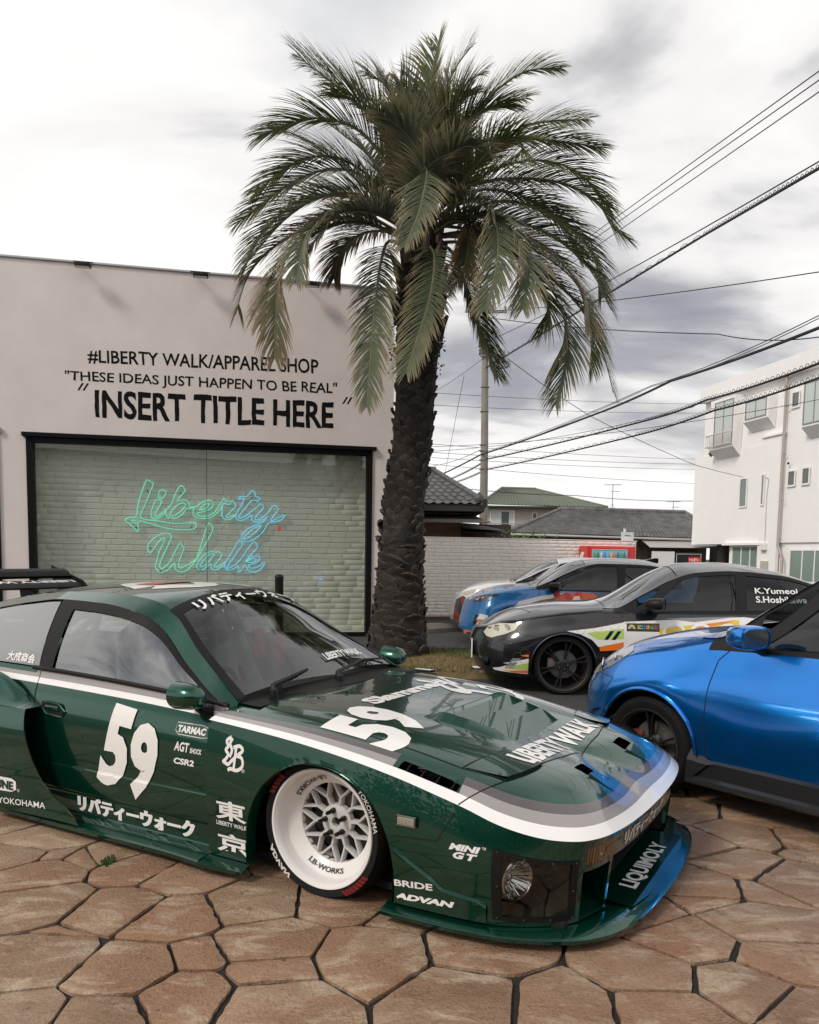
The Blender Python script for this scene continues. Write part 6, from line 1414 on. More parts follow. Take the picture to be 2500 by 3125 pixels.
    # the tall leaning 5 and 9, drawn as outlines
    def big59(name, quad, skin, d, mt=WHITE, off=.002):
        five = stroke2d([spline2([(.44, .915), (.16, .965), (.115, .965)], False, 3)[:0] or [(.445, .86), (.195, .955), (.085, .50)], spline2([(.085, .52), (.20, .60), (.33, .575), (.395, .46), (.37, .16), (.24, .045), (.10, .10), (.055, .24)], False, 5)], .098)
        nine = stroke2d([spline2([(.585, .40), (.61, .62), (.73, .78), (.86, .77), (.925, .63), (.90, .42), (.79, .32), (.66, .345), (.595, .45)], False, 5), spline2([(.925, .64), (.905, .30), (.80, .06), (.66, .02), (.53, .13), (.50, .25)], False, 5)], .098)
        v = list(five[0]); f = list(five[1]); n = len(v); v += nine[0]; f += [tuple(i+n for i in q) for q in nine[1]]
        return v, f, 1.
    def t3(s, x0, x1, z0, z1, y=-.95, bold=.03, sh_=0., slope=0., nm='lettering', mt=WHITE, sk=None, sp_=1.0):
        dz = slope*(x1-x0)
        return decal(nm, text2d(s, bold, sh_, sp_), [(x0, y, z0), (x1, y, z0+dz), (x1, y, z1+dz), (x0, y, z1)], mt, root, sk or SIDE, D_, 16, 4, .002)
    def num(s, quad, sk, d, bold=.05): decal('race_number', text2d(s, bold), quad, WHITE, root, sk, d, 14, 26, .0055)
    num('5', [(-1.372, -1, .275), (-1.185, -1, .275), (-1.095, -1, .66), (-1.275, -1, .68)], SIDE, D_); num('9', [(-1.165, -1, .235), (-.985, -1, .235), (-.93, -1, .605), (-1.11, -1, .615)], SIDE, D_)
    t3('リバティーウォーク', -1.525, -.735, .106, .188, bold=.032)
    for dx_ in (-.005, .005): t3('リバティーウォーク', -1.525+dx_, -.735+dx_, .106, .188, bold=.032).location = (0, -.0004 if dx_ > 0 else -.0008, 0)
    t3('TARMAC', -.835, -.665, .592, .624, bold=.05, sh_=.15); t3('AGT', -.850, -.755, .506, .55, bold=.03, sh_=.2); t3('SHOCK', -.752, -.680, .506, .530, bold=.03, sh_=.2); t3('CSR2', -.850, -.725, .446, .475, bold=.04, sh_=.15)
    ol = MB(); ol.tube([SIDE.hit(p, D_, off=.001) for p in [(-.850, -1, .60), (-.842, -1, .634), (-.69, -1, .634), (-.652, -1, .625), (-.652, -1, .585), (-.69, -1, .580), (-.83, -1, .582)]], .0022, 4, True); ol.build('badge_outline', WHITE, root)
    t3('東', -.545, -.368, .258, .345, bold=.022, sk=BF); t3('LIBERTY WALK', -.545, -.368, .229, .249, bold=.02, sk=BF); t3('京', -.548, -.362, .108, .196, bold=.022, sk=BF)
    lb2 = stroke2d([spline2([(.30, 1.), (.12, .88), (.22, .72), (.10, .60), (.24, .48), (.16, .34), (.02, .22)], False, 4), spline2([(.02, .24), (.25, .16), (.42, .28), (.60, .42)], False, 4), spline2([(.38, .95), (.30, .80), (.42, .62), (.34, .44)], False, 3), spline2([(.52, .72), (.78, .78), (.95, .66), (.72, .50), (.62, .46)], False, 4), spline2([(.62, .48), (.92, .42), (.98, .18), (.72, .02), (.40, .04), (.30, .0)], False, 4), [(.62, .74), (.56, .10)]], .115)
    decal('emblem', lb2, [(-.50, -1, .485), (-.388, -1, .485), (-.388, -1, .622), (-.50, -1, .622)], WHITE, root, BF, D_, 6, 8, .002)
    t3('®', -.393, -.377, .482, .498, bold=0, sk=BF)
    t3('大成商会', -2.185, -1.945, .812, .862, y=-.9, bold=.03, sk=Skin(qw), slope=-.02)
    bdg = shape2d([[(0, 0), (.9, 0), (1, .2), (1, .8), (.9, 1), (0, 1)]]); decal('badge', bdg, [(-2.15, -1.2, .170), (-1.825, -1.2, .184), (-1.825, -1.2, .252), (-2.15, -1.2, .250)], WHITE, root, BF, D_, 8, 3, .002)
    t3('UNE', -1.975, -1.845, .190, .236, y=-1.2, bold=.05, mt=GREEN, sk=BF).location = (0, -.0015, 0)
    t3('®', -1.818, -1.800, .188, .205, y=-1.2, bold=0, sk=BF)
    t3('YOKOHAMA', -1.965, -1.615, .110, .142, y=-1.2, bold=.01, slope=.06, sk=BF)
    t3('MINI', .600, .722, .345, .369, bold=.05, sh_=.25, sk=BF); t3('GT', .618, .712, .315, .341, bold=.05, sh_=.25, sk=BF, sp_=1.3); t3('™', .727, .741, .362, .371, bold=0, sk=BF)
    t3('BRIDE', .375, .540, .160, .186, bold=.03, sk=BF, slope=.09); t3('ADVAN', .374, .628, .110, .134, bold=.06, sk=BF, sh_=.2, slope=.06)
    U_ = (0, 0, -1)
    def t4(s, xb_, xt_, y0, y1, bold=.03, nm='lettering', sk=TOP, sx=16, sy=6, skew=0.): decal(nm, text2d(s, bold), [(xb_, y0, .9), (xb_, y1, .9), (xt_, y1-skew, .9), (xt_, y0-skew, .9)], WHITE, root, sk, U_, sx, sy, .0025)
    t4('5', .300, -.095, -.775, -.595, .05, 'race_number', sy=14); t4('9', .275, -.120, -.585, -.405, .05, 'race_number', sy=14)
    t4('Slammed', -.06, -.165, -.36, .40, .05)
    TOP2 = Skin(nt_, nt_.mirrored(), *lids); t4('LIBERTY WALK', .765, .640, -.50, .40, .04, sk=TOP2, sx=24); t4('®', .770, .745, .41, .435, 0, sk=TOP2)
    sq = stroke2d([spline2([(.02, .95), (.14, .80), (.08, .55), (.20, .42), (.30, .62), (.36, .86)], False, 5), spline2([(.10, .55), (.34, .40), (.50, .16), (.66, .06), (.80, .22), (.72, .50), (.60, .42)], False, 5), spline2([(.40, .66), (.58, .92), (.76, .86), (.98, .62), (.92, .30), (.82, .26)], False, 5)], .085)
    decal('emblem', sq, [(.36, .05, .9), (.36, .62, .9), (-.24, .70, .9), (-.24, .32, .9)], WHITE, root, TOP, U_, 10, 10, .0025)
    FRK = Skin(rect(tM, 1, 0, .34, 20, 10), rect(tM, 1, 0, .34, 20, 10).mirrored())
    decal('lettering', text2d('リバティーウォーク', .032), [(1.2, -.43, .308), (1.2, .12, .308), (1.2, .12, .366), (1.2, -.43, .366)], WHITE, root, FRK, (-1, 0, 0), 16, 3, .004)
    decal('lettering', text2d('LIQUIMOLY', .035), [(1.150, -.30, .0905), (1.150, .29, .0905), (1.065, .29, .0945), (1.065, -.30, .0945)], WHITE, root)
    WSK = Skin(WS)
    def ws(s, y0, y1, u0, u1, bold): 
        xm = lambda u: lerp(-.56, -1.195, u); decal('windscreen_lettering', text2d(s, bold), [(xm(u0), y0, .5), (xm(u0), y1, .5), (xm(u1), y1, .5), (xm(u1), y0, .5)], WHITE, root, WSK, (-.5, 0, -.85), 16, 3, .004)
    def ws2(s, y0, y1, u0, u1, bold):
        v, f, _ = text2d(s, bold); v, f = refine(v, f, 20, 4); o = []
        for a, b in v:
            y = lerp(y0, y1, a); u = lerp(u0, u1, b); w = 1-abs(y)/.58; w = clamp(1-abs(y)/abs(Ri(wsx(.5, u))[0])); x = wsx(w, u); p = top(x, w); o.append((p[0]+.004, math.copysign(p[1], y) if p[1] else 0, p[2]+.010))
        build('windscreen_lettering', (o, f), WHITE, root)
    ws2('リバティーウォーク', -.41, .41, .825, .955, .034); ws2('LIBERTY WALK.', .04, .42, .13, .195, .04)
    # roof graphic
    RK = Skin(roof)
    blob = [stroke2d([spline2([(.05, .5), (.2, .8), (.4, .55), (.5, .9), (.7, .6), (.95, .75)], False, 5), spline2([(.1, .35), (.3, .15), (.5, .4), (.65, .1), (.9, .3)], False, 5)], .16)]
    decal('roof_graphic', blob[0], [(-1.24, -.36, 1.4), (-1.24, .50, 1.4), (-1.98, .50, 1.4), (-1.98, -.36, 1.4)], WHITE, root, RK, U_, 8, 8, .002)
    decal('roof_graphic', shape2d([[(0, 0), (1, .05), (1, 1), (0, .95)]]), [(-1.58, -.28, 1.4), (-1.58, .24, 1.4), (-1.72, .24, 1.4), (-1.72, -.28, 1.4)], mat('red_vinyl', (.5, .02, .02), .3, coat=.5), root, RK, U_, 6, 6, .004)
    return root
green_car()

# ================================================================ the three cars parked behind and beside
def spoke_face(n, twin, mt, lipm=None, caliper=None):
    def face(wh, rr, h, dish):
        B = MB(); yo = -h
        B.lathe([(rr-.004, yo+.016), (rr+.004, yo+.004), (rr+.001, yo-.002), (rr-.008, yo+.002), (rr-.014, yo+.022), (rr-.020, yo+.030), (rr-.022, h*.8)], 72, 'Y'); B.build('rim', lipm or mt, wh, 35)
        S = MB(); yc = yo+.045
        for k in range(n):
            a = 2*math.pi*k/n+.3
            for da in ((-.10, .10) if twin else (0.,)):
                p = [(r_, a+da*lerp(.55, 1.25, (r_-.05)/(rr-.05))) for r_ in (.045, rr*.5, rr-.016)]
                ring = []
                for (r_, aa), w_, y in zip(p, (.026, .017, .021) if not twin else (.018, .012, .015), (yc-.004, yc-.012, yc-.022)):
                    c = Vector((r_*math.cos(aa), y, r_*math.sin(aa))); t = Vector((-math.sin(aa), 0, math.cos(aa)))
                    ring.append([c+t*w_/2+Vector((0, .03, 0)), c+t*w_/2+Vector((0, .004, 0)), c+t*w_*.3, c-t*w_*.3, c-t*w_/2+Vector((0, .004, 0)), c-t*w_/2+Vector((0, .03, 0))])
                S.add(ring[0]+ring[1]+ring[2], [(j*6+i, j*6+(i+1) % 6, (j+1)*6+(i+1) % 6, (j+1)*6+i) for j in (0, 1) for i in range(6)])
        S.lathe([(.0001, yc-.012), (.026, yc-.012), (.030, yc-.004), (.052, yc-.002), (.068, yc+.006), (.070, yc+.035)], 32, 'Y'); S.build('spokes', mt, wh, 35)
        L = MB()
        for k in range(5): a = 2*math.pi*k/5; L.lathe([(.0001, yc-.012), (.008, yc-.011), (.010, yc+.004)], 8, 'Y', Matrix.Translation((.046*math.cos(a), 0, .046*math.sin(a))))
        L.build('lug_nuts', STEEL, wh, 40)
        D = MB(); D.lathe([(.05, yc+.05), (.145, yc+.05), (.150, yc+.056), (.150, yc+.07)], 40, 'Y'); D.build('brake_disc', mat('disc_steel', (.20, .19, .18), .4, .8), wh, 40)
        C_ = MB(); C_.box((-.16, yc+.03, -.05), (-.08, yc+.085, .07), .012); C_.build('brake_caliper', caliper or mat('caliper', (.12, .1, .09), .5), wh, 40)
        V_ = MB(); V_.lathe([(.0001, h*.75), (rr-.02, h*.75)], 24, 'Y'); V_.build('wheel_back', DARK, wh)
    return face
def pg(pts): return [(a, b) for a, b in pts]
class Coach:
    """a saloon or hatch body grown from a few feature lines (x forward of the front axle, y left, z up)"""
    def __init__(s, name, label, origin, ang, paint, sp):
        s.root = empty(name, origin, R_(ang)); tag(s.root, label, 'car'); s.sp = sp; s.paint = paint
        s.sill, s.rock, s.mid, s.belt, s.rail = [curve(*sp[k]) for k in ('sill', 'rock', 'mid', 'belt', 'rail')]; s.ctr = curve(*sp['ctr'])
        s.x1, s.xf = sp['nose']; s.set = sp.get('setback', [(0., 0.), (1.5, 0.)]); s.sb = curve(*s.set)
        s.xr = sp['tail']
    def nose(s, p):
        x, y, z = p
        if x > s.x1:
            t = clamp((x-s.x1)/(s.xf-s.x1)); y *= max(0., 1-t**s.sp.get('np', 2.6))**.5; x = x - s.sb(z)*t*t
        if x < s.xr+.5:
            t = clamp((s.xr+.5-x)/.5); y *= (1-.35*t**2.2)
        return (x, y, z)
    def low(s, x, v):
        A = [s.sill(x), s.rock(x), s.mid(x), s.belt(x)]
        if not hasattr(s, '_vp'): s._vp = [0, .28, .62, 1.]
        y = pchip(s._vp, [a[0] for a in A])(v); z = pchip(s._vp, [a[1] for a in A])(v); return s.nose((x, y, z))
    def side(s, x, v):
        b, r = s.belt(x), s.rail(x); return s.nose((x, lerp(b[0], r[0], v)+.015*4*v*(1-v), lerp(b[1], r[1], v)))
    def top(s, x, w):
        r = s.rail(x); c = s.ctr(x); return s.nose((x, r[0]*(1-w), c-(c-r[1])*(1-w)**2.2))
    def xs(s, a, b, n):
        o = lin(a, b, n)
        if b >= s.xf-1e-6: o = [x for x in o if x < s.x1] + [s.x1+(s.xf-s.x1)*math.sin(k/22*math.pi/2) for k in range(23)]
        return o
    def pair(s, mb, nm, mt, sm=35, par=None):
        a = mb.build(nm, mt, par or s.root, sm); b = mb.mirrored().build(nm, mt, par or s.root, sm); return a, b
    def shell(s, arches, cowl, wtop, belt0, rearx):
        sp = s.sp; mb = MB().grid(s.low, s.xs(s.xr, s.xf, 110), lin(0, 1, 40))
        mb = cut(mb, lambda v: min(math.hypot(v[0]-ax, max(v[2]-az, 0))-ar for ax, az, ar in arches))
        s.pair(mb, 'body_side', s.paint, 30)
        hood_s = MB().grid(s.side, s.xs(belt0, s.xf, 30), lin(0, 1, 8)); s.pair(hood_s, 'fender_top', s.paint, 40)
        tail_s = MB().grid(s.side, lin(s.xr, rearx, 10), lin(0, 1, 6)); s.pair(tail_s, 'rear_quarter', s.paint, 40)
        hd_ = MB().grid(s.top, s.xs(cowl, s.xf, 40), lin(0, 1, 14)); h2_ = hd_.mirrored(); full = MB().add(hd_.v, hd_.f).add(h2_.v, h2_.f); full.build('hood', sp.get('hoodmat', s.paint), s.root, 40)
        rf_ = MB().grid(s.top, lin(s.xr, wtop, 40), lin(0, 1, 12)); r2_ = rf_.mirrored(); MB().add(rf_.v, rf_.f).add(r2_.v, r2_.f).build('roof', sp.get('roofmat', s.paint), s.root, 40)
        ws = MB().grid(s.top, lin(wtop+.01, cowl-.01, 24), lin(.03, 1, 12)); w2_ = ws.mirrored(); MB().add(ws.v, ws.f).add(w2_.v, w2_.f).build('windscreen', GLASS, s.root, 60)
        pl_ = MB().grid(lambda x, w: (lambda p: (p[0], p[1]+.003, p[2]+.002))(s.top(x, w)), lin(wtop-.02, cowl+.02, 24), lin(-.02, .07, 3)); s.pair(pl_, 'pillar', sp.get('pillarmat', s.paint))
        s.SK = Skin(mb, hood_s, tail_s); s.TK = Skin(hd_, h2_); s.mb = mb
        # closed underside, wheel housings
        u = MB(); u.box((s.xr+.15, -.70, .17), (s.xf-.25, .70, .22)); u.build('underbody', DARK, s.root)
        for ax, az, ar in arches:
            for sg in (-1, 1):
                n = 18; pts = [(ax+(ar+.02)*math.cos(a), az+(ar+.02)*math.sin(a)) for a in lin(-.3, math.pi+.3, n)]
                w = MB(); w.grid(lambda i, y: (pts[int(i)][0], sg*y, pts[int(i)][1]), list(range(n)), (.56, s.mid(ax)[0]-.015)); w.prism(pts, sg*.55, sg*.56, 'Y'); w.build('wheel_housing', DARK, s.root, None, None, False)
        # cabin
        c_ = MB(); c_.box((rearx+.2, -.66, .22), (cowl-.1, .66, .26)); c_.box((cowl-.35, -.68, .5), (cowl-.02, .68, s.ctr(cowl)-.05), .04); c_.build('dashboard', mat('dash_grey', (.03, .03, .032), .8), s.root, 40)
        for y in (-.36, .36):
            for xx in (cowl-1.25,):
                st_ = MB(); st_.box((xx-.08, y-.24, .30), (xx+.42, y+.24, .50), .06); st_.box((xx-.16, y-.23, .45), (xx+.02, y+.23, 1.02), .06); st_.box((xx-.14, y-.12, 1.04), (xx-.04, y+.12, 1.18), .04); st_.build('seat', mat('seat_dark', (.035, .035, .04), .85), s.root, 40)
        sw2 = MB(); cc = Vector((cowl-.55, -.36, s.belt(cowl)[1]-.02)); sw2.tube([cc+Vector((.06*math.sin(a), .18*math.cos(a), .17*math.sin(a))) for a in lin(0, 2*math.pi, 25)[:-1]], .014, 6, True); sw2.build('steering_wheel', BLACKP, s.root, 40)
    def window(s, xa0, xa1, xb0, xb1, v0, v1, mt, nm='side_window'):
        """xa: front edge at bottom/top, xb: rear edge at bottom/top"""
        g = MB().grid(lambda u, v: (lambda x: s.side(x, v))(lerp(lerp(xa0, xa1, v), lerp(xb0, xb1, v), u)), lin(0, 1, 24), lin(v0, v1, 10))
        s.pair(MB().add([(x, y-.006, z) for x, y, z in g.v], g.f), nm, mt, 60)
    def frame(s, x0, x1, v0, v1, mt=None, nm='window_frame'):
        g = MB().grid(lambda x, v: (lambda p: (p[0], p[1]+.003, p[2]))(s.side(x, v)), lin(x0, x1, 40), lin(v0, v1, 3)); s.pair(g, nm, mt or BLACKP, 40)
    def bar(s, xa0, xa1, xb0, xb1, mt=None, nm='door_pillar'):
        g = MB().grid(lambda u, v: (lambda p: (p[0], p[1]+.004, p[2]))(s.side(lerp(lerp(xa0, xa1, v), lerp(xb0, xb1, v), u), v)), lin(0, 1, 4), lin(0, 1, 10)); s.pair(g, nm, mt or BLACKP, 40)
    def art(s, a, x0, x1, z0, z1, mt, nm='livery', off=.002, sx=10, sy=4, both=False, skin=None):
        return decal(nm, a, [(x0, 1.2, z0), (x1, 1.2, z0), (x1, 1.2, z1), (x0, 1.2, z1)], mt, s.root, skin or s.SK, (0, -1, 0), sx, sy, off)
    def poly(s, pts, mt, nm='livery', off=.002, n=6, skin=None, d=(0, -1, 0), y=1.2):
        x0 = min(p[0] for p in pts); x1 = max(p[0] for p in pts); z0 = min(p[1] for p in pts); z1 = max(p[1] for p in pts)
        v, f = refine(pts, [tuple(range(len(pts)))], max(2, int((x1-x0)/.04)), max(2, int((z1-z0)/.04)))
        sk = skin or s.SK; o = [sk.hit((a, .95, b), d, back=.5, off=off) for a, b in v]; return build(nm, (o, f), mt, s.root, 50)
    def poly_top(s, pts, mt, nm='livery', off=.002):
        v, f = refine(pts, [tuple(range(len(pts)))], 8, 8); o = [s.TK.hit((a, b, .85), (0, 0, -1), back=.6, off=off) for a, b in v]; return build(nm, (o, f), mt, s.root, 50)
    def gap(s, pts, w=.005, nm='panel_gap'):
        r = ribbon(s.SK, [(x, 1.2, z) for x, z in pts], w, (0, -1, 0), .0015)
        s.pair(r, nm, mat('gap_dark', (.004, .004, .005), .8), None)
    def wheels(s, xs, yo, r_t, r_r, w, face, z=None):
        for x in xs:
            for sg in (-1, 1): tyre_wheel(s.root, 'wheel', (x, sg*(yo-w/2), r_t-.004), -1 if sg < 0 else 1, r_t, r_r, w, .05, face)
    def arch_lip(s, ax, az, ar, mt, w=.02, nm='arch_trim', a0=-.25, a1=math.pi+.25):
        pts = []
        for a in lin(a0, a1, 36):
            x, z = ax+ar*math.cos(a), az+ar*math.sin(a)
            if z < az: x = ax+math.copysign(ar, math.cos(a))
            pts.append(s.SK.hit((x, 1.2, z), (0, -1, 0), off=.0))
        m_ = MB(); m_.tube(pts, w, 6); s.pair(m_, nm, mt, 50)
    def mirror(s, p, sz, mt, cap=None):
        for sg in (-1, 1):
            c = Vector((p[0], p[1]*sg, p[2])); m_ = MB()
            def sh(u, a):
                r1 = (.0, .6, .88, 1., 1., .92, .78)[int(u)]; xx = (.085, .075, .045, .0, -.060, -.080, -.084)[int(u)]
                ca, sa = math.cos(a), math.sin(a); k = (abs(ca)**3+abs(sa)**3)**(-1/3.); return (c.x+xx*sz[0], c.y+sz[1]*r1*ca*k, c.z+sz[2]*r1*sa*k)
            m_.grid(sh, list(range(7)), lin(0, 2*math.pi, 29)); m_.v = [tuple(c + Matrix.Rotation(-.38*sg, 3, 'Z') @ (Vector(q)-c)) for q in m_.v]; o = m_.build('door_mirror', mt, s.root, 45)
            g = MB(); g.box((c.x-.080*sz[0], c.y-sz[1]*.80, c.z-sz[2]*.80), (c.x-.076*sz[0], c.y+sz[1]*.80, c.z+sz[2]*.80)); g.v = [tuple(c + Matrix.Rotation(-.38*sg, 3, 'Z') @ (Vector(q)-c)) for q in g.v]; g.build('mirror_glass', CHROME, o)
            a_ = MB(); a_.tube([(c.x, c.y-sg*sz[1]*.6, c.z-sz[2]*.7), (c.x+.02, sg*(s.belt(p[0])[0]-.01), c.z-sz[2]-.02)], [.03, .035], 8); a_.build('mirror_arm', BLACKP, o, 50)
    def lamp(s, pts, off_in, reflect, glassm=None, bulbs=()):
        """headlamp: a lens following the body and a shaped reflector set into it"""
        for sg in (1, -1):
            x0 = min(p[0] for p in pts); x1 = max(p[0] for p in pts); z0 = min(p[1] for p in pts); z1 = max(p[1] for p in pts)
            v, f = refine(pts, [tuple(range(len(pts)))], 10, 6)
            L_ = [s.SK.hit((a, .95, b), (0, -1, 0), back=.5, off=.006) for a, b in v]; I_ = [s.SK.hit((a, .95, b), (0, -1, 0), back=.5, off=.0025) for a, b in v]
            fl = lambda Q: [(q.x, q.y*sg, q.z) for q in Q]
            o = build('headlight', (fl(I_), f), reflect, s.root, 50); build('lens', (fl(L_), f), glassm or LENS, o, 50)
            for (bx, bz, br, bm) in bulbs:
                c = s.SK.hit((bx, 1.2, bz), (0, -1, 0), off=.0); m_ = MB(); q = Vector((.75, .55, .1)).to_track_quat('Z', 'Y').to_matrix().to_4x4(); q.translation = c
                m_.lathe([(br, .004), (br*.9, .010), (br*.55, .004), (br*.3, .007), (.0001, .012)], 20, 'Z', q)
                (m_ if sg > 0 else m_.mirrored()).build('bulb', bm, o, 50)

# ---------------------------------------------------------------- bright blue hatchback
BLUE = mat('blue_metallic', (.005, .215, .72), .22, .88, coat=1., coatr=.015)
CARB = mat('carbon_black', (.016, .016, .017), .35, coat=.3)
sp = dict(sill=[(-3.1, .74, .30), (-2.45, .83, .22), (-.3, .83, .20), (.4, .82, .22), (.62, .80, .22), (.82, .76, .24)], rock=[(-3.1, .80, .45), (-2.45, .87, .40), (-1.2, .845, .36), (-.35, .862, .36), (.0, .885, .38), (.35, .875, .38), (.62, .83, .38), (.82, .80, .38)],
          mid=[(-3.1, .80, .70), (-2.45, .88, .66), (-1.2, .855, .62), (-.4, .868, .62), (-.05, .893, .66), (.3, .872, .60), (.55, .83, .56), (.82, .79, .54)], belt=[(-3.1, .70, .98), (-2.4, .79, .97), (-1.0, .80, .935), (-.5, .805, .92), (-.2, .815, .895), (.15, .80, .83), (.40, .77, .755), (.62, .74, .69), (.82, .72, .64)],
          rail=[(-3.1, .60, 1.15), (-2.6, .60, 1.38), (-1.7, .60, 1.44), (-1.15, .605, 1.425), (-.90, .63, 1.345), (-.6, .685, 1.145), (-.33, .735, .975), (-.2, .70, .965), (.1, .64, .925), (.35, .60, .865), (.6, .56, .79), (.82, .54, .70)],
          ctr=[(-3.1, 1.22), (-2.6, 1.45), (-1.8, 1.505), (-1.15, 1.49), (-.85, 1.40), (-.35, 1.07), (-.15, 1.0), (.1, .975), (.35, .925), (.6, .845), (.75, .77), (.82, .70)], nose=(.30, .86), tail=-3.05, np=2.5, setback=[(.2, .04), (.45, .0), (.62, .03), (.75, .10), (.9, .16)])
c = Coach('hatchback', 'bright blue hatchback with black wheels beside the green coupe', (2.131, 5.318, 0), 127, BLUE, sp)
ARC = [(.03, .31, .335), (-2.42, .31, .335)]
c.shell(ARC, -.24, -1.08, -.56, -2.75)
for a in ARC: c.arch_lip(*a, BLUE, .012)
c.window(-.50, -1.10, -1.62, -1.72, .06, .90, GLASS); c.window(-1.70, -1.80, -2.45, -2.30, .06, .90, GLASST); c.bar(-1.60, -1.70, -1.72, -1.82); c.bar(-2.40, -2.25, -2.76, -2.76); c.frame(-2.6, -.46, .88, 1.0); c.frame(-2.6, -.42, -.02, .05); c.bar(-.36, -.98, -.56, -1.12)
c.pair(MB().grid(lambda x, v: (lambda p: (p[0], p[1]+.003, p[2]))(c.side(x, v)), lin(-.60, -.33, 10), lin(0, 1, 6)), 'mirror_sail', BLACKP)
c.gap([(-.46, .92), (-.40, .86), (-.37, .72), (-.353, .53), (-.365, .34), (-.42, .25), (-.5, .235), (-1.6, .225)]); c.gap([(-1.66, .93), (-1.66, .5), (-1.60, .24)])
c.gap([(.60, .685), (.30, .675), (.385, .52)], .004)
cw_ = MB(); cw_.grid(lambda u, y: (-.30+.12*u-.10*abs(y)**2*1.0, y, 1.035-.08*u-.075*(y/.7)**2), lin(0, 1, 4), lin(-.70, .70, 17)); cw_.build('cowl', BLACKP, c.root, 50)
wp = MB(); wp.tube([(-.26, .25, 1.0), (-.32, .35, 1.035), (-.36, .62, .99)], [.014, .01, .006], 6); wp.lathe([(.025, -.02), (.025, .01), (.012, .022), (.0001, .024)], 10, 'Z', Matrix.Translation((-.26, .25, 1.0))); wp.build('wiper', BLACKP, c.root, 40)
for sg in (1, -1):
    sk_ = MB(); sk_.grid(lambda x, k: (x, sg*[.845, .868, .872, .895, .90, .885, .80][int(k)], [.30, .285, .20, .185, .165, .150, .145][int(k)]-.0), lin(-2.02, -.27, 16), list(range(7))); sk_.build('side_skirt', CARB, c.root, 30)
    jn = MB(); jn.add([(-.27, sg*.845, .34), (-.27, sg*.89, .285), (-.27, sg*.90, .15), (-.40, sg*.885, .275), (-.44, sg*.868, .285)], [(0, 1, 3), (1, 2, 3), (0, 3, 4)]); jn.build('skirt_front', CARB, c.root)
    can = MB(); can.add([(.385, sg*.86, .475), (.60, sg*.80, .40), (.60, sg*.83, .397), (.40, sg*.895, .468)], [(0, 1, 2, 3)]); can.add([(.385, sg*.86, .468), (.60, sg*.80, .394), (.60, sg*.83, .391), (.40, sg*.895, .461)], [(3, 2, 1, 0)]); can.build('canard', CARB, c.root)
spl2 = MB(); spl2.prism([(.45, -.84), (.70, -.74), (.84, -.45), (.88, 0), (.84, .45), (.70, .74), (.45, .84)], .15, .17, 'Z'); spl2.build('front_splitter', CARB, c.root)
c.lamp([(.235, .838), (.30, .862), (.44, .80), (.58, .700), (.60, .655), (.54, .655), (.36, .735), (.27, .80)], .02, mat('lamp_reflector', (.34, .34, .34), .25, .6), bulbs=((.47, .725, .05, CHROME), (.36, .785, .035, CHROME)))
c.mirror((-.66, 1.0, 1.02), (1.0, .098, .062), BLUE)
c.wheels((.03, -2.42), .865, .300, .222, .20, spoke_face(5, True, mat('black_alloy', (.012, .012, .013), .3, .3, coat=.4), mat('machined_lip', (.10, .10, .10), .25, .8), mat('red_caliper', (.12, .02, .015), .5)))
dh = MB(); dh.tube([(-1.40, .872, .80), (-1.33, .895, .805), (-1.22, .895, .805), (-1.16, .872, .80)], .012, 8); dh.build('door_handle', BLUE, c.root, 50)

# ---------------------------------------------------------------- dark saloon with rally livery
DKB = mat('dark_blue_black', (.006, .007, .011), .30, .35, coat=1., coatr=.02)
sp = dict(sill=[(-3.65, .72, .30), (-2.67, .82, .20), (-.3, .82, .185), (.35, .82, .18), (.65, .80, .17), (.93, .74, .19)], rock=[(-3.65, .80, .48), (-2.67, .87, .42), (-1.2, .848, .36), (-.35, .86, .36), (0, .878, .38), (.35, .868, .36), (.65, .845, .33), (.93, .80, .33)],
          mid=[(-3.65, .80, .70), (-2.67, .87, .66), (-1.2, .860, .62), (-.4, .868, .62), (-.02, .882, .63), (.3, .862, .56), (.65, .83, .50), (.93, .78, .48)], belt=[(-3.65, .72, .90), (-2.6, .80, .885), (-1.6, .805, .862), (-.8, .81, .850), (-.45, .815, .842), (-.1, .80, .82), (.3, .77, .765), (.6, .73, .70), (.93, .68, .60)],
          rail=[(-3.65, .60, .98), (-3.0, .60, 1.0), (-2.6, .59, 1.15), (-2.2, .585, 1.255), (-1.7, .58, 1.29), (-1.35, .585, 1.265), (-1.1, .60, 1.185), (-.8, .655, 1.03), (-.50, .715, .89), (-.38, .70, .89), (-.1, .66, .872), (.3, .61, .825), (.6, .57, .755), (.93, .52, .64)],
          ctr=[(-3.65, 1.01), (-3.0, 1.04), (-2.6, 1.20), (-2.2, 1.315), (-1.75, 1.375), (-1.3, 1.362), (-1.1, 1.29), (-.5, .955), (-.35, .925), (0, .905), (.35, .86), (.6, .80), (.8, .72), (.93, .62)], nose=(.35, .97), tail=-3.6, np=2.7, setback=[(.15, .09), (.25, .04), (.45, .0), (.6, .04), (.72, .13), (.85, .2)])
c = Coach('saloon', 'dark blue-black saloon with orange and white rally livery and bronze-black wheels', (1.653, 9.228, 0), 176, DKB, sp)
ARC = [(0, .29, .335), (-2.67, .29, .335)]
c.shell(ARC, -.42, -1.18, -.58, -3.1)
GLG = glass_mat('saloon_glass', (.34, .38, .36), f0=.05)
c.window(-.66, -1.16, -1.74, -1.78, .06, .92, GLG); c.window(-1.81, -1.85, -2.72, -2.62, .06, .92, glass_mat('privacy_glass', (.03, .03, .033), f0=.045)); c.bar(-1.72, -1.76, -1.83, -1.87); c.bar(-2.66, -2.58, -3.12, -3.1); c.frame(-2.75, -.55, .90, 1.0); c.frame(-2.75, -.50, -.02, .05)
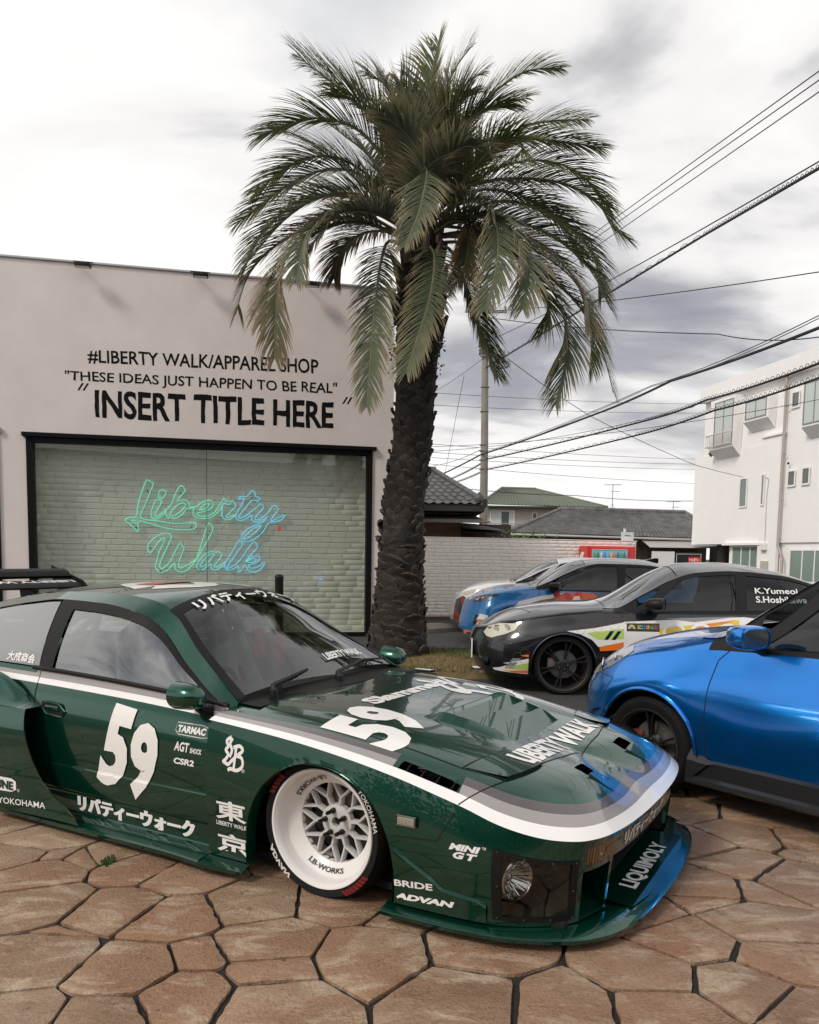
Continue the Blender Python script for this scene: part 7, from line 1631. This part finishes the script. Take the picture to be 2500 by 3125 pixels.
c.pair(MB().grid(lambda x, v: (lambda p: (p[0], p[1]+.003, p[2]))(c.side(x, v)), lin(-.74, -.50, 10), lin(0, 1, 6)), 'mirror_sail', BLACKP); c.bar(-.50, -1.06, -.72, -1.24)
c.gap([(-.60, .84), (-.56, .76), (-.536, .545), (-.55, .32), (-.62, .24), (-1.7, .23)]); c.gap([(-1.80, .85), (-1.80, .4), (-1.76, .25)]); c.gap([(.475, .70), (.50, .645), (.42, .60), (.25, .585), (.14, .60)], .004)
cw_ = MB(); cw_.grid(lambda u, y: (-.48+.12*u-.08*abs(y)**2, y, .945-.03*u-.06*(y/.7)**2), lin(0, 1, 4), lin(-.70, .70, 15)); cw_.build('cowl', BLACKP, c.root, 50)
c.lamp([(.82, .595), (.77, .66), (.66, .70), (.50, .712), (.455, .705), (.50, .645), (.60, .60), (.69, .57), (.74, .55), (.79, .56)], .02, mat('clear_reflector', (.55, .53, .44), .35, .0), bulbs=((.69, .635, .04, mat('bulb_glass', (.35, .34, .30), .15)), (.58, .66, .04, mat('bulb_glass', (.35, .34, .30), .15))))
for a in ARC: c.arch_lip(*a, DKB, .010)
c.mirror((-.87, .99, .955), (1.1, .125, .062), BLACKP)
LW_ = mat('livery_white', (.74, .73, .72), .3, coat=.8); LO = mat('livery_orange', (.75, .17, .02), .3, coat=.8); LYG = mat('livery_lime', (.45, .60, .12), .3, coat=.8); LY = mat('livery_yellow', (.75, .50, .03), .3, coat=.8); LG_ = mat('livery_grey', (.20, .20, .21), .3, coat=.8)
# front corner flashes
c.poly([(.36, .36), (.62, .300), (.54, .300), (.64, .255), (.72, .235), (.70, .215), (.36, .195)], LW_); c.poly([(.36, .315), (.57, .265), (.60, .245), (.36, .245)], LYG, off=.003); c.poly([(.36, .238), (.62, .222), (.50, .205), (.36, .205)], LO, off=.003); c.poly([(.36, .405), (.445, .390), (.36, .378)], LO, off=.003); c.poly([(.44, .36), (.52, .36), (.60, .25), (.52, .25)], LG_, off=.0035); 
# fender and door flashes
c.poly([(-.02, .655), (-.30, .69), (-.60, .755), (-.60, .50), (-.345, .50), (-.28, .57), (-.16, .625)], LW_); c.poly([(-.22, .64), (-.60, .69), (-.60, .585), (-.34, .575)], LYG, off=.003); c.poly([(-.355, .50), (-.60, .555), (-.60, .475), (-.365, .455)], LO, off=.003)
for k in range(2): c.poly([(-.40-k*.075, .575), (-.44-k*.075, .575), (-.50-k*.075, .665), (-.46-k*.075, .665)], DKB, off=.004)
c.poly([(-.60, .30), (-.60, .76), (-1.8, .83), (-3.0, .70), (-2.4, .30)], LW_); c.poly([(-.95, .70), (-1.75, .80), (-1.75, .74), (-.95, .62)], LY, off=.003); c.poly([(-1.0, .80), (-1.75, .835), (-1.30, .77)], LG_, off=.003); c.poly([(-1.3, .735), (-1.72, .80), (-1.6, .76), (-1.3, .70)], LO, off=.004)
c.poly([(-.625, .50), (-.625, .745), (-.955, .75), (-.955, .50)], mat('number_panel', (.015, .015, .016), .3, coat=.5), off=.005); c.poly([(-.625, .50), (-.625, .665), (-.955, .665), (-.955, .50)], LW_, off=.006)
rb_ = [(.7, .05, .05), (.8, .35, .02), (.75, .65, .03), (.05, .5, .12), (.05, .25, .7)]
for k, ch in enumerate('にじさんじ'): c.art(text2d(ch, .04), -.735-k*.042, -.773-k*.042, .690, .728, mat('kana_%d' % k, rb_[(k*2+2) % 5], .4), 'lettering', .0075, 4, 2)
for k in range(3): c.poly([(-.655+.035*math.cos(a)*(1-.2*k)-.02, .690+.042*math.sin(a)*(1-.2*k)) for a in lin(0, math.pi, 9)] + [(-.655+.035*math.cos(a)*(.8-.2*k)-.02, .690+.042*math.sin(a)*(.8-.2*k)) for a in lin(math.pi, 0, 9)], mat('kana_%d' % k, rb_[k], .4), 'emblem', .0075)
for k in range(3): c.poly([(-1.10-k*.27+.115*math.cos(a), .665+.095*math.sin(a)) for a in lin(0, 2*math.pi, 24)] + [(-1.10-k*.27+.085*math.cos(a), .665+.065*math.sin(a)) for a in lin(2*math.pi, 0, 24)], mat('livery_ring', (.80, .80, .80), .3), 'emblem', .006)
WK2 = Skin(MB().grid(c.side, lin(-2.8, -1.8, 20), lin(0, 1, 8)))
c.art(text2d('K.Yumeoi', .02), -1.93, -2.36, 1.065, 1.122, LW_, 'lettering', .006, 8, 2, skin=WK2); c.art(text2d('S.Hoshikawa', .02), -1.93, -2.44, .975, 1.04, LW_, 'lettering', .006, 8, 2, skin=WK2)
hx = MB()
for i in range(7):
    for j in range(2):
        cx0, cz0 = -.16-.085*i, .72+.049*(i % 2)+.012*i-.05*j; pts = [c.SK.hit((cx0+.05*math.cos(a), 1.2, cz0+.045*math.sin(a)), (0, -1, 0), off=.002) for a in lin(0, 2*math.pi, 7)[:-1]]; hx.tube(pts, .0016, 3, True)
for i in range(4): 
    for j in range(2): pts = [c.SK.hit((.40+.07*(i % 2)-.0+.05*math.cos(a), 1.2, .42-.04*i+.045*math.sin(a)), (0, -1, 0), off=.002) for a in lin(0, 2*math.pi, 7)[:-1]]; hx.tube(pts, .0016, 3, True)
tag(hx.build('honeycomb_lines', mat('bronze_line', (.20, .10, .03), .4), c.root), kind='stuff')
npl = MB(); npl.box((.935, .05, .30), (.950, .42, .50), .004); npl.build('number_plate', WHITE, c.root)
fgl = MB(); fgl.lathe([(.055, -.03), (.055, .01), (.045, .004), (.0001, -.01)], 16, 'X', Matrix.Translation((.80, .62, .30))); fgl.build('fog_lamp', BLACKP, c.root, 40)
c.wheels((0, -2.67), .868, .302, .262, .215, spoke_face(6, True, mat('gunmetal', (.030, .028, .026), .4, .5), mat('gunmetal_lip', (.055, .050, .046), .35, .6)))

# ---------------------------------------------------------------- small hatchbacks by the wall
def small_car(name, label, o, ang, paint, top, extra, pillar=None, head=None):
    sp = dict(sill=[(-3.0, .74, .30), (-2.5, .82, .22), (-.3, .82, .20), (.4, .82, .20), (.6, .80, .17), (.80, .76, .19)], rock=[(-3.0, .80, .45), (-2.5, .86, .40), (-1.2, .842, .36), (-.35, .855, .36), (0, .872, .38), (.35, .862, .36), (.6, .83, .35), (.80, .79, .35)],
              mid=[(-3.0, .80, .70), (-2.5, .87, .66), (-1.2, .852, .62), (-.4, .86, .62), (-.02, .876, .63), (.3, .85, .57), (.6, .81, .52), (.80, .77, .50)], belt=[(-3.0, .70, .95), (-2.4, .78, .92), (-1.6, .79, .872), (-.8, .795, .880), (-.40, .80, .89), (-.1, .79, .86), (.3, .75, .80), (.55, .71, .74), (.80, .66, .66)],
              rail=[(-3.0, .56, 1.10), (-2.5, .56, 1.235), (-2.0, .56, 1.30), (-1.4, .565, 1.31), (-1.15, .58, 1.27), (-.85, .63, 1.155), (-.55, .69, 1.01), (-.30, .72, .925), (-.1, .66, .915), (.2, .61, .875), (.5, .57, .81), (.80, .53, .70)],
              ctr=[(-3.0, 1.16), (-2.5, 1.31), (-2.0, 1.39), (-1.5, 1.40), (-1.1, 1.36), (-.35, .99), (-.2, .955), (.1, .93), (.35, .88), (.55, .82), (.70, .75), (.80, .68)], nose=(.25, .86), tail=-2.95, np=2.6, setback=[(.15, .04), (.25, .0), (.5, .05), (.72, .12), (.85, .2)], roofmat=top, pillarmat=top, **extra)
    c = Coach(name, label, o, ang, paint, sp); A_ = [(0, .29, .325), (-2.5, .29, .325)]
    c.shell(A_, -.27, -1.14, -.46, -2.6)
    c.window(-.55, -1.10, -1.63, -1.66, .05, .92, GLG); c.window(-1.71, -1.75, -2.35, -2.25, .05, .92, GLASST); c.bar(-1.61, -1.64, -1.73, -1.77); c.bar(-2.30, -2.2, -2.62, -2.62); c.frame(-2.4, -.45, .90, 1.0); c.frame(-2.4, -.40, -.02, .05); c.bar(-.38, -1.0, -.60, -1.18, top)
    c.pair(MB().grid(lambda x, v: (lambda p: (p[0], p[1]+.003, p[2]))(c.side(x, v)), lin(-.62, -.36, 8), lin(0, 1, 6)), 'mirror_sail', BLACKP)
    c.gap([(-.415, .88), (-.40, .62), (-.41, .30), (-.48, .23), (-1.6, .22)]); c.gap([(-1.68, .87), (-1.66, .25)])
    cw_ = MB(); cw_.grid(lambda u, y: (-.33+.12*u-.08*abs(y)**2, y, .975-.03*u-.06*(y/.7)**2), lin(0, 1, 4), lin(-.70, .70, 13)); cw_.build('cowl', BLACKP, c.root, 50)
    c.mirror((-.63, .95, .95), (1.1, .12, .062), BLACKP); 
    for a in A_: c.arch_lip(*a, BLACKP, .010)
    c.wheels((0, -2.5), .855, .300, .222, .20, spoke_face(8, False, mat('gunmetal', (.030, .028, .026), .4, .5)))
    return c
SKY2 = mat('sky_blue', (.008, .155, .42), .3, .2, coat=1.); GBL = mat('gloss_black', (.008, .008, .009), .2, coat=1.)
c = small_car('rally_hatchback', 'blue hatchback with black roof and red and orange livery by the brick wall', (1.679, 13.698, 0), 176, SKY2, GBL, {})
c.lamp([(.665, .70), (.60, .745), (.43, .800), (.17, .810), (.30, .755), (.40, .70), (.63, .655)], .02, mat('dark_reflector', (.14, .13, .12), .2, .6), bulbs=((.55, .715, .03, CHROME), (.47, .74, .03, CHROME)))
c.poly_top([(.62, -.5), (.62, .45), (.30, .55), (-.20, .50), (-.22, -.6)], LW_); c.poly_top([(.30, .10), (.30, .45), (.05, .52), (.0, .2)], mat('pale_blue', (.15, .42, .62), .3), off=.004); c.poly_top([(.15, .3), (.12, .42), (-.05, .44), (-.02, .28)], mat('livery_red', (.50, .03, .02), .3), off=.006)
c.poly([(-.01, .595), (-.09, .70), (-.43, .79), (-.75, .845), (-1.7, .86), (-1.7, .35), (-.40, .35), (-.335, .44)], GBL); c.poly([(-.01, .60), (-.09, .70), (-.43, .79), (-.80, .85), (-.80, .80), (-.43, .725), (-.12, .63)], LW_, off=.003); c.poly([(-.02, .597), (-.09, .635), (-.05, .59)], mat('teal', (.03, .30, .32), .3), off=.004)
LR = mat('livery_red', (.50, .03, .02), .3); LDO = mat('livery_coral', (.62, .10, .04), .3)
c.poly(spline2([(-.42, .66), (-.50, .72), (-.62, .70), (-.75, .83), (-1.0, .85), (-1.25, .84), (-1.32, .70), (-1.28, .50), (-1.0, .45), (-.7, .50), (-.5, .55)], True, 4) and [(p.x, p.y) for p in spline2([(-.42, .66), (-.50, .72), (-.62, .70), (-.75, .83), (-1.0, .85), (-1.25, .84), (-1.32, .70), (-1.28, .50), (-1.0, .45), (-.7, .50), (-.5, .55)], True, 4)], LDO, off=.004)
for x, z, r_ in ((-.68, .83, .055), (-1.02, .83, .06)): c.poly([(x+r_*math.cos(a), z-.02+r_*.9*math.sin(a)) for a in lin(0, 2*math.pi, 13)[:-1]], LR, off=.006)
c.poly([(-.95, .79), (-.90, .70), (-.97, .66), (-1.06, .70), (-1.03, .80)], mat('cream', (.75, .66, .52), .4), off=.007); c.poly([(-.78, .84), (-.86, .85), (-1.1, .56), (-.95, .52)], LR, off=.0055); c.poly([(-1.38, .80), (-1.65, .84), (-1.65, .74), (-1.45, .70)], mat('pale_blue', (.15, .42, .62), .3), off=.004); c.poly([(-1.36, .68), (-1.65, .70), (-1.65, .56), (-1.40, .58)], LW_, off=.004)
c.poly([(.385, .47), (.50, .49), (.58, .46), (.56, .40), (.385, .40)], LW_, off=.004); c.poly([(.375, .40), (.58, .39), (.57, .26), (.375, .30)], LO, off=.004); c.poly([(.52, .47), (.585, .475), (.62, .35), (.60, .22), (.55, .22), (.56, .40)], GBL, off=.006)
dt = MB()
for i in range(7):
    for j in range(4): p = c.SK.hit((.40+i*.024, 1.2, .285+j*.028+(i % 2)*.014), (0, -1, 0), off=.0055); dt.lathe([(.0045, .0), (.0001, .0012)], 6, 'Y', Matrix.Translation(p))
tag(dt.build('livery_dots', GBL, c.root), kind='stuff'); c.poly([(.62, .20), (.78, .21), (.76, .185), (.62, .18)], LO, off=.004)
fin = MB(); fin.prism([(-2.12, 1.365), (-2.40, 1.30), (-2.40, 1.405), (-2.34, 1.41)], -.03, .03, 'Y'); fin.build('shark_fin', GBL, c.root)
PW = mat('car_white', (.76, .75, .74), .3, coat=1.)
c = small_car('white_hatchback', 'white hatchback with red front bumper half hidden by the blue livery hatchback', (1.62, 15.75, 0), 176, PW, PW, {})
c.lamp([(.60, .70), (.55, .745), (.43, .785), (.33, .79), (.40, .72), (.55, .66)], .02, mat('clear_reflector', (.55, .53, .44), .35, .0))
c.poly([(.78, .19), (.75, .45), (.72, .58), (.60, .66), (.50, .62), (.46, .40), (.40, .18)], mat('bumper_red', (.22, .02, .012), .3, coat=.8), 'front_bumper', .004); c.poly([(.74, .46), (.72, .57), (.64, .62), (.60, .40), (.66, .30)], GBL, 'bumper_vent', .007)
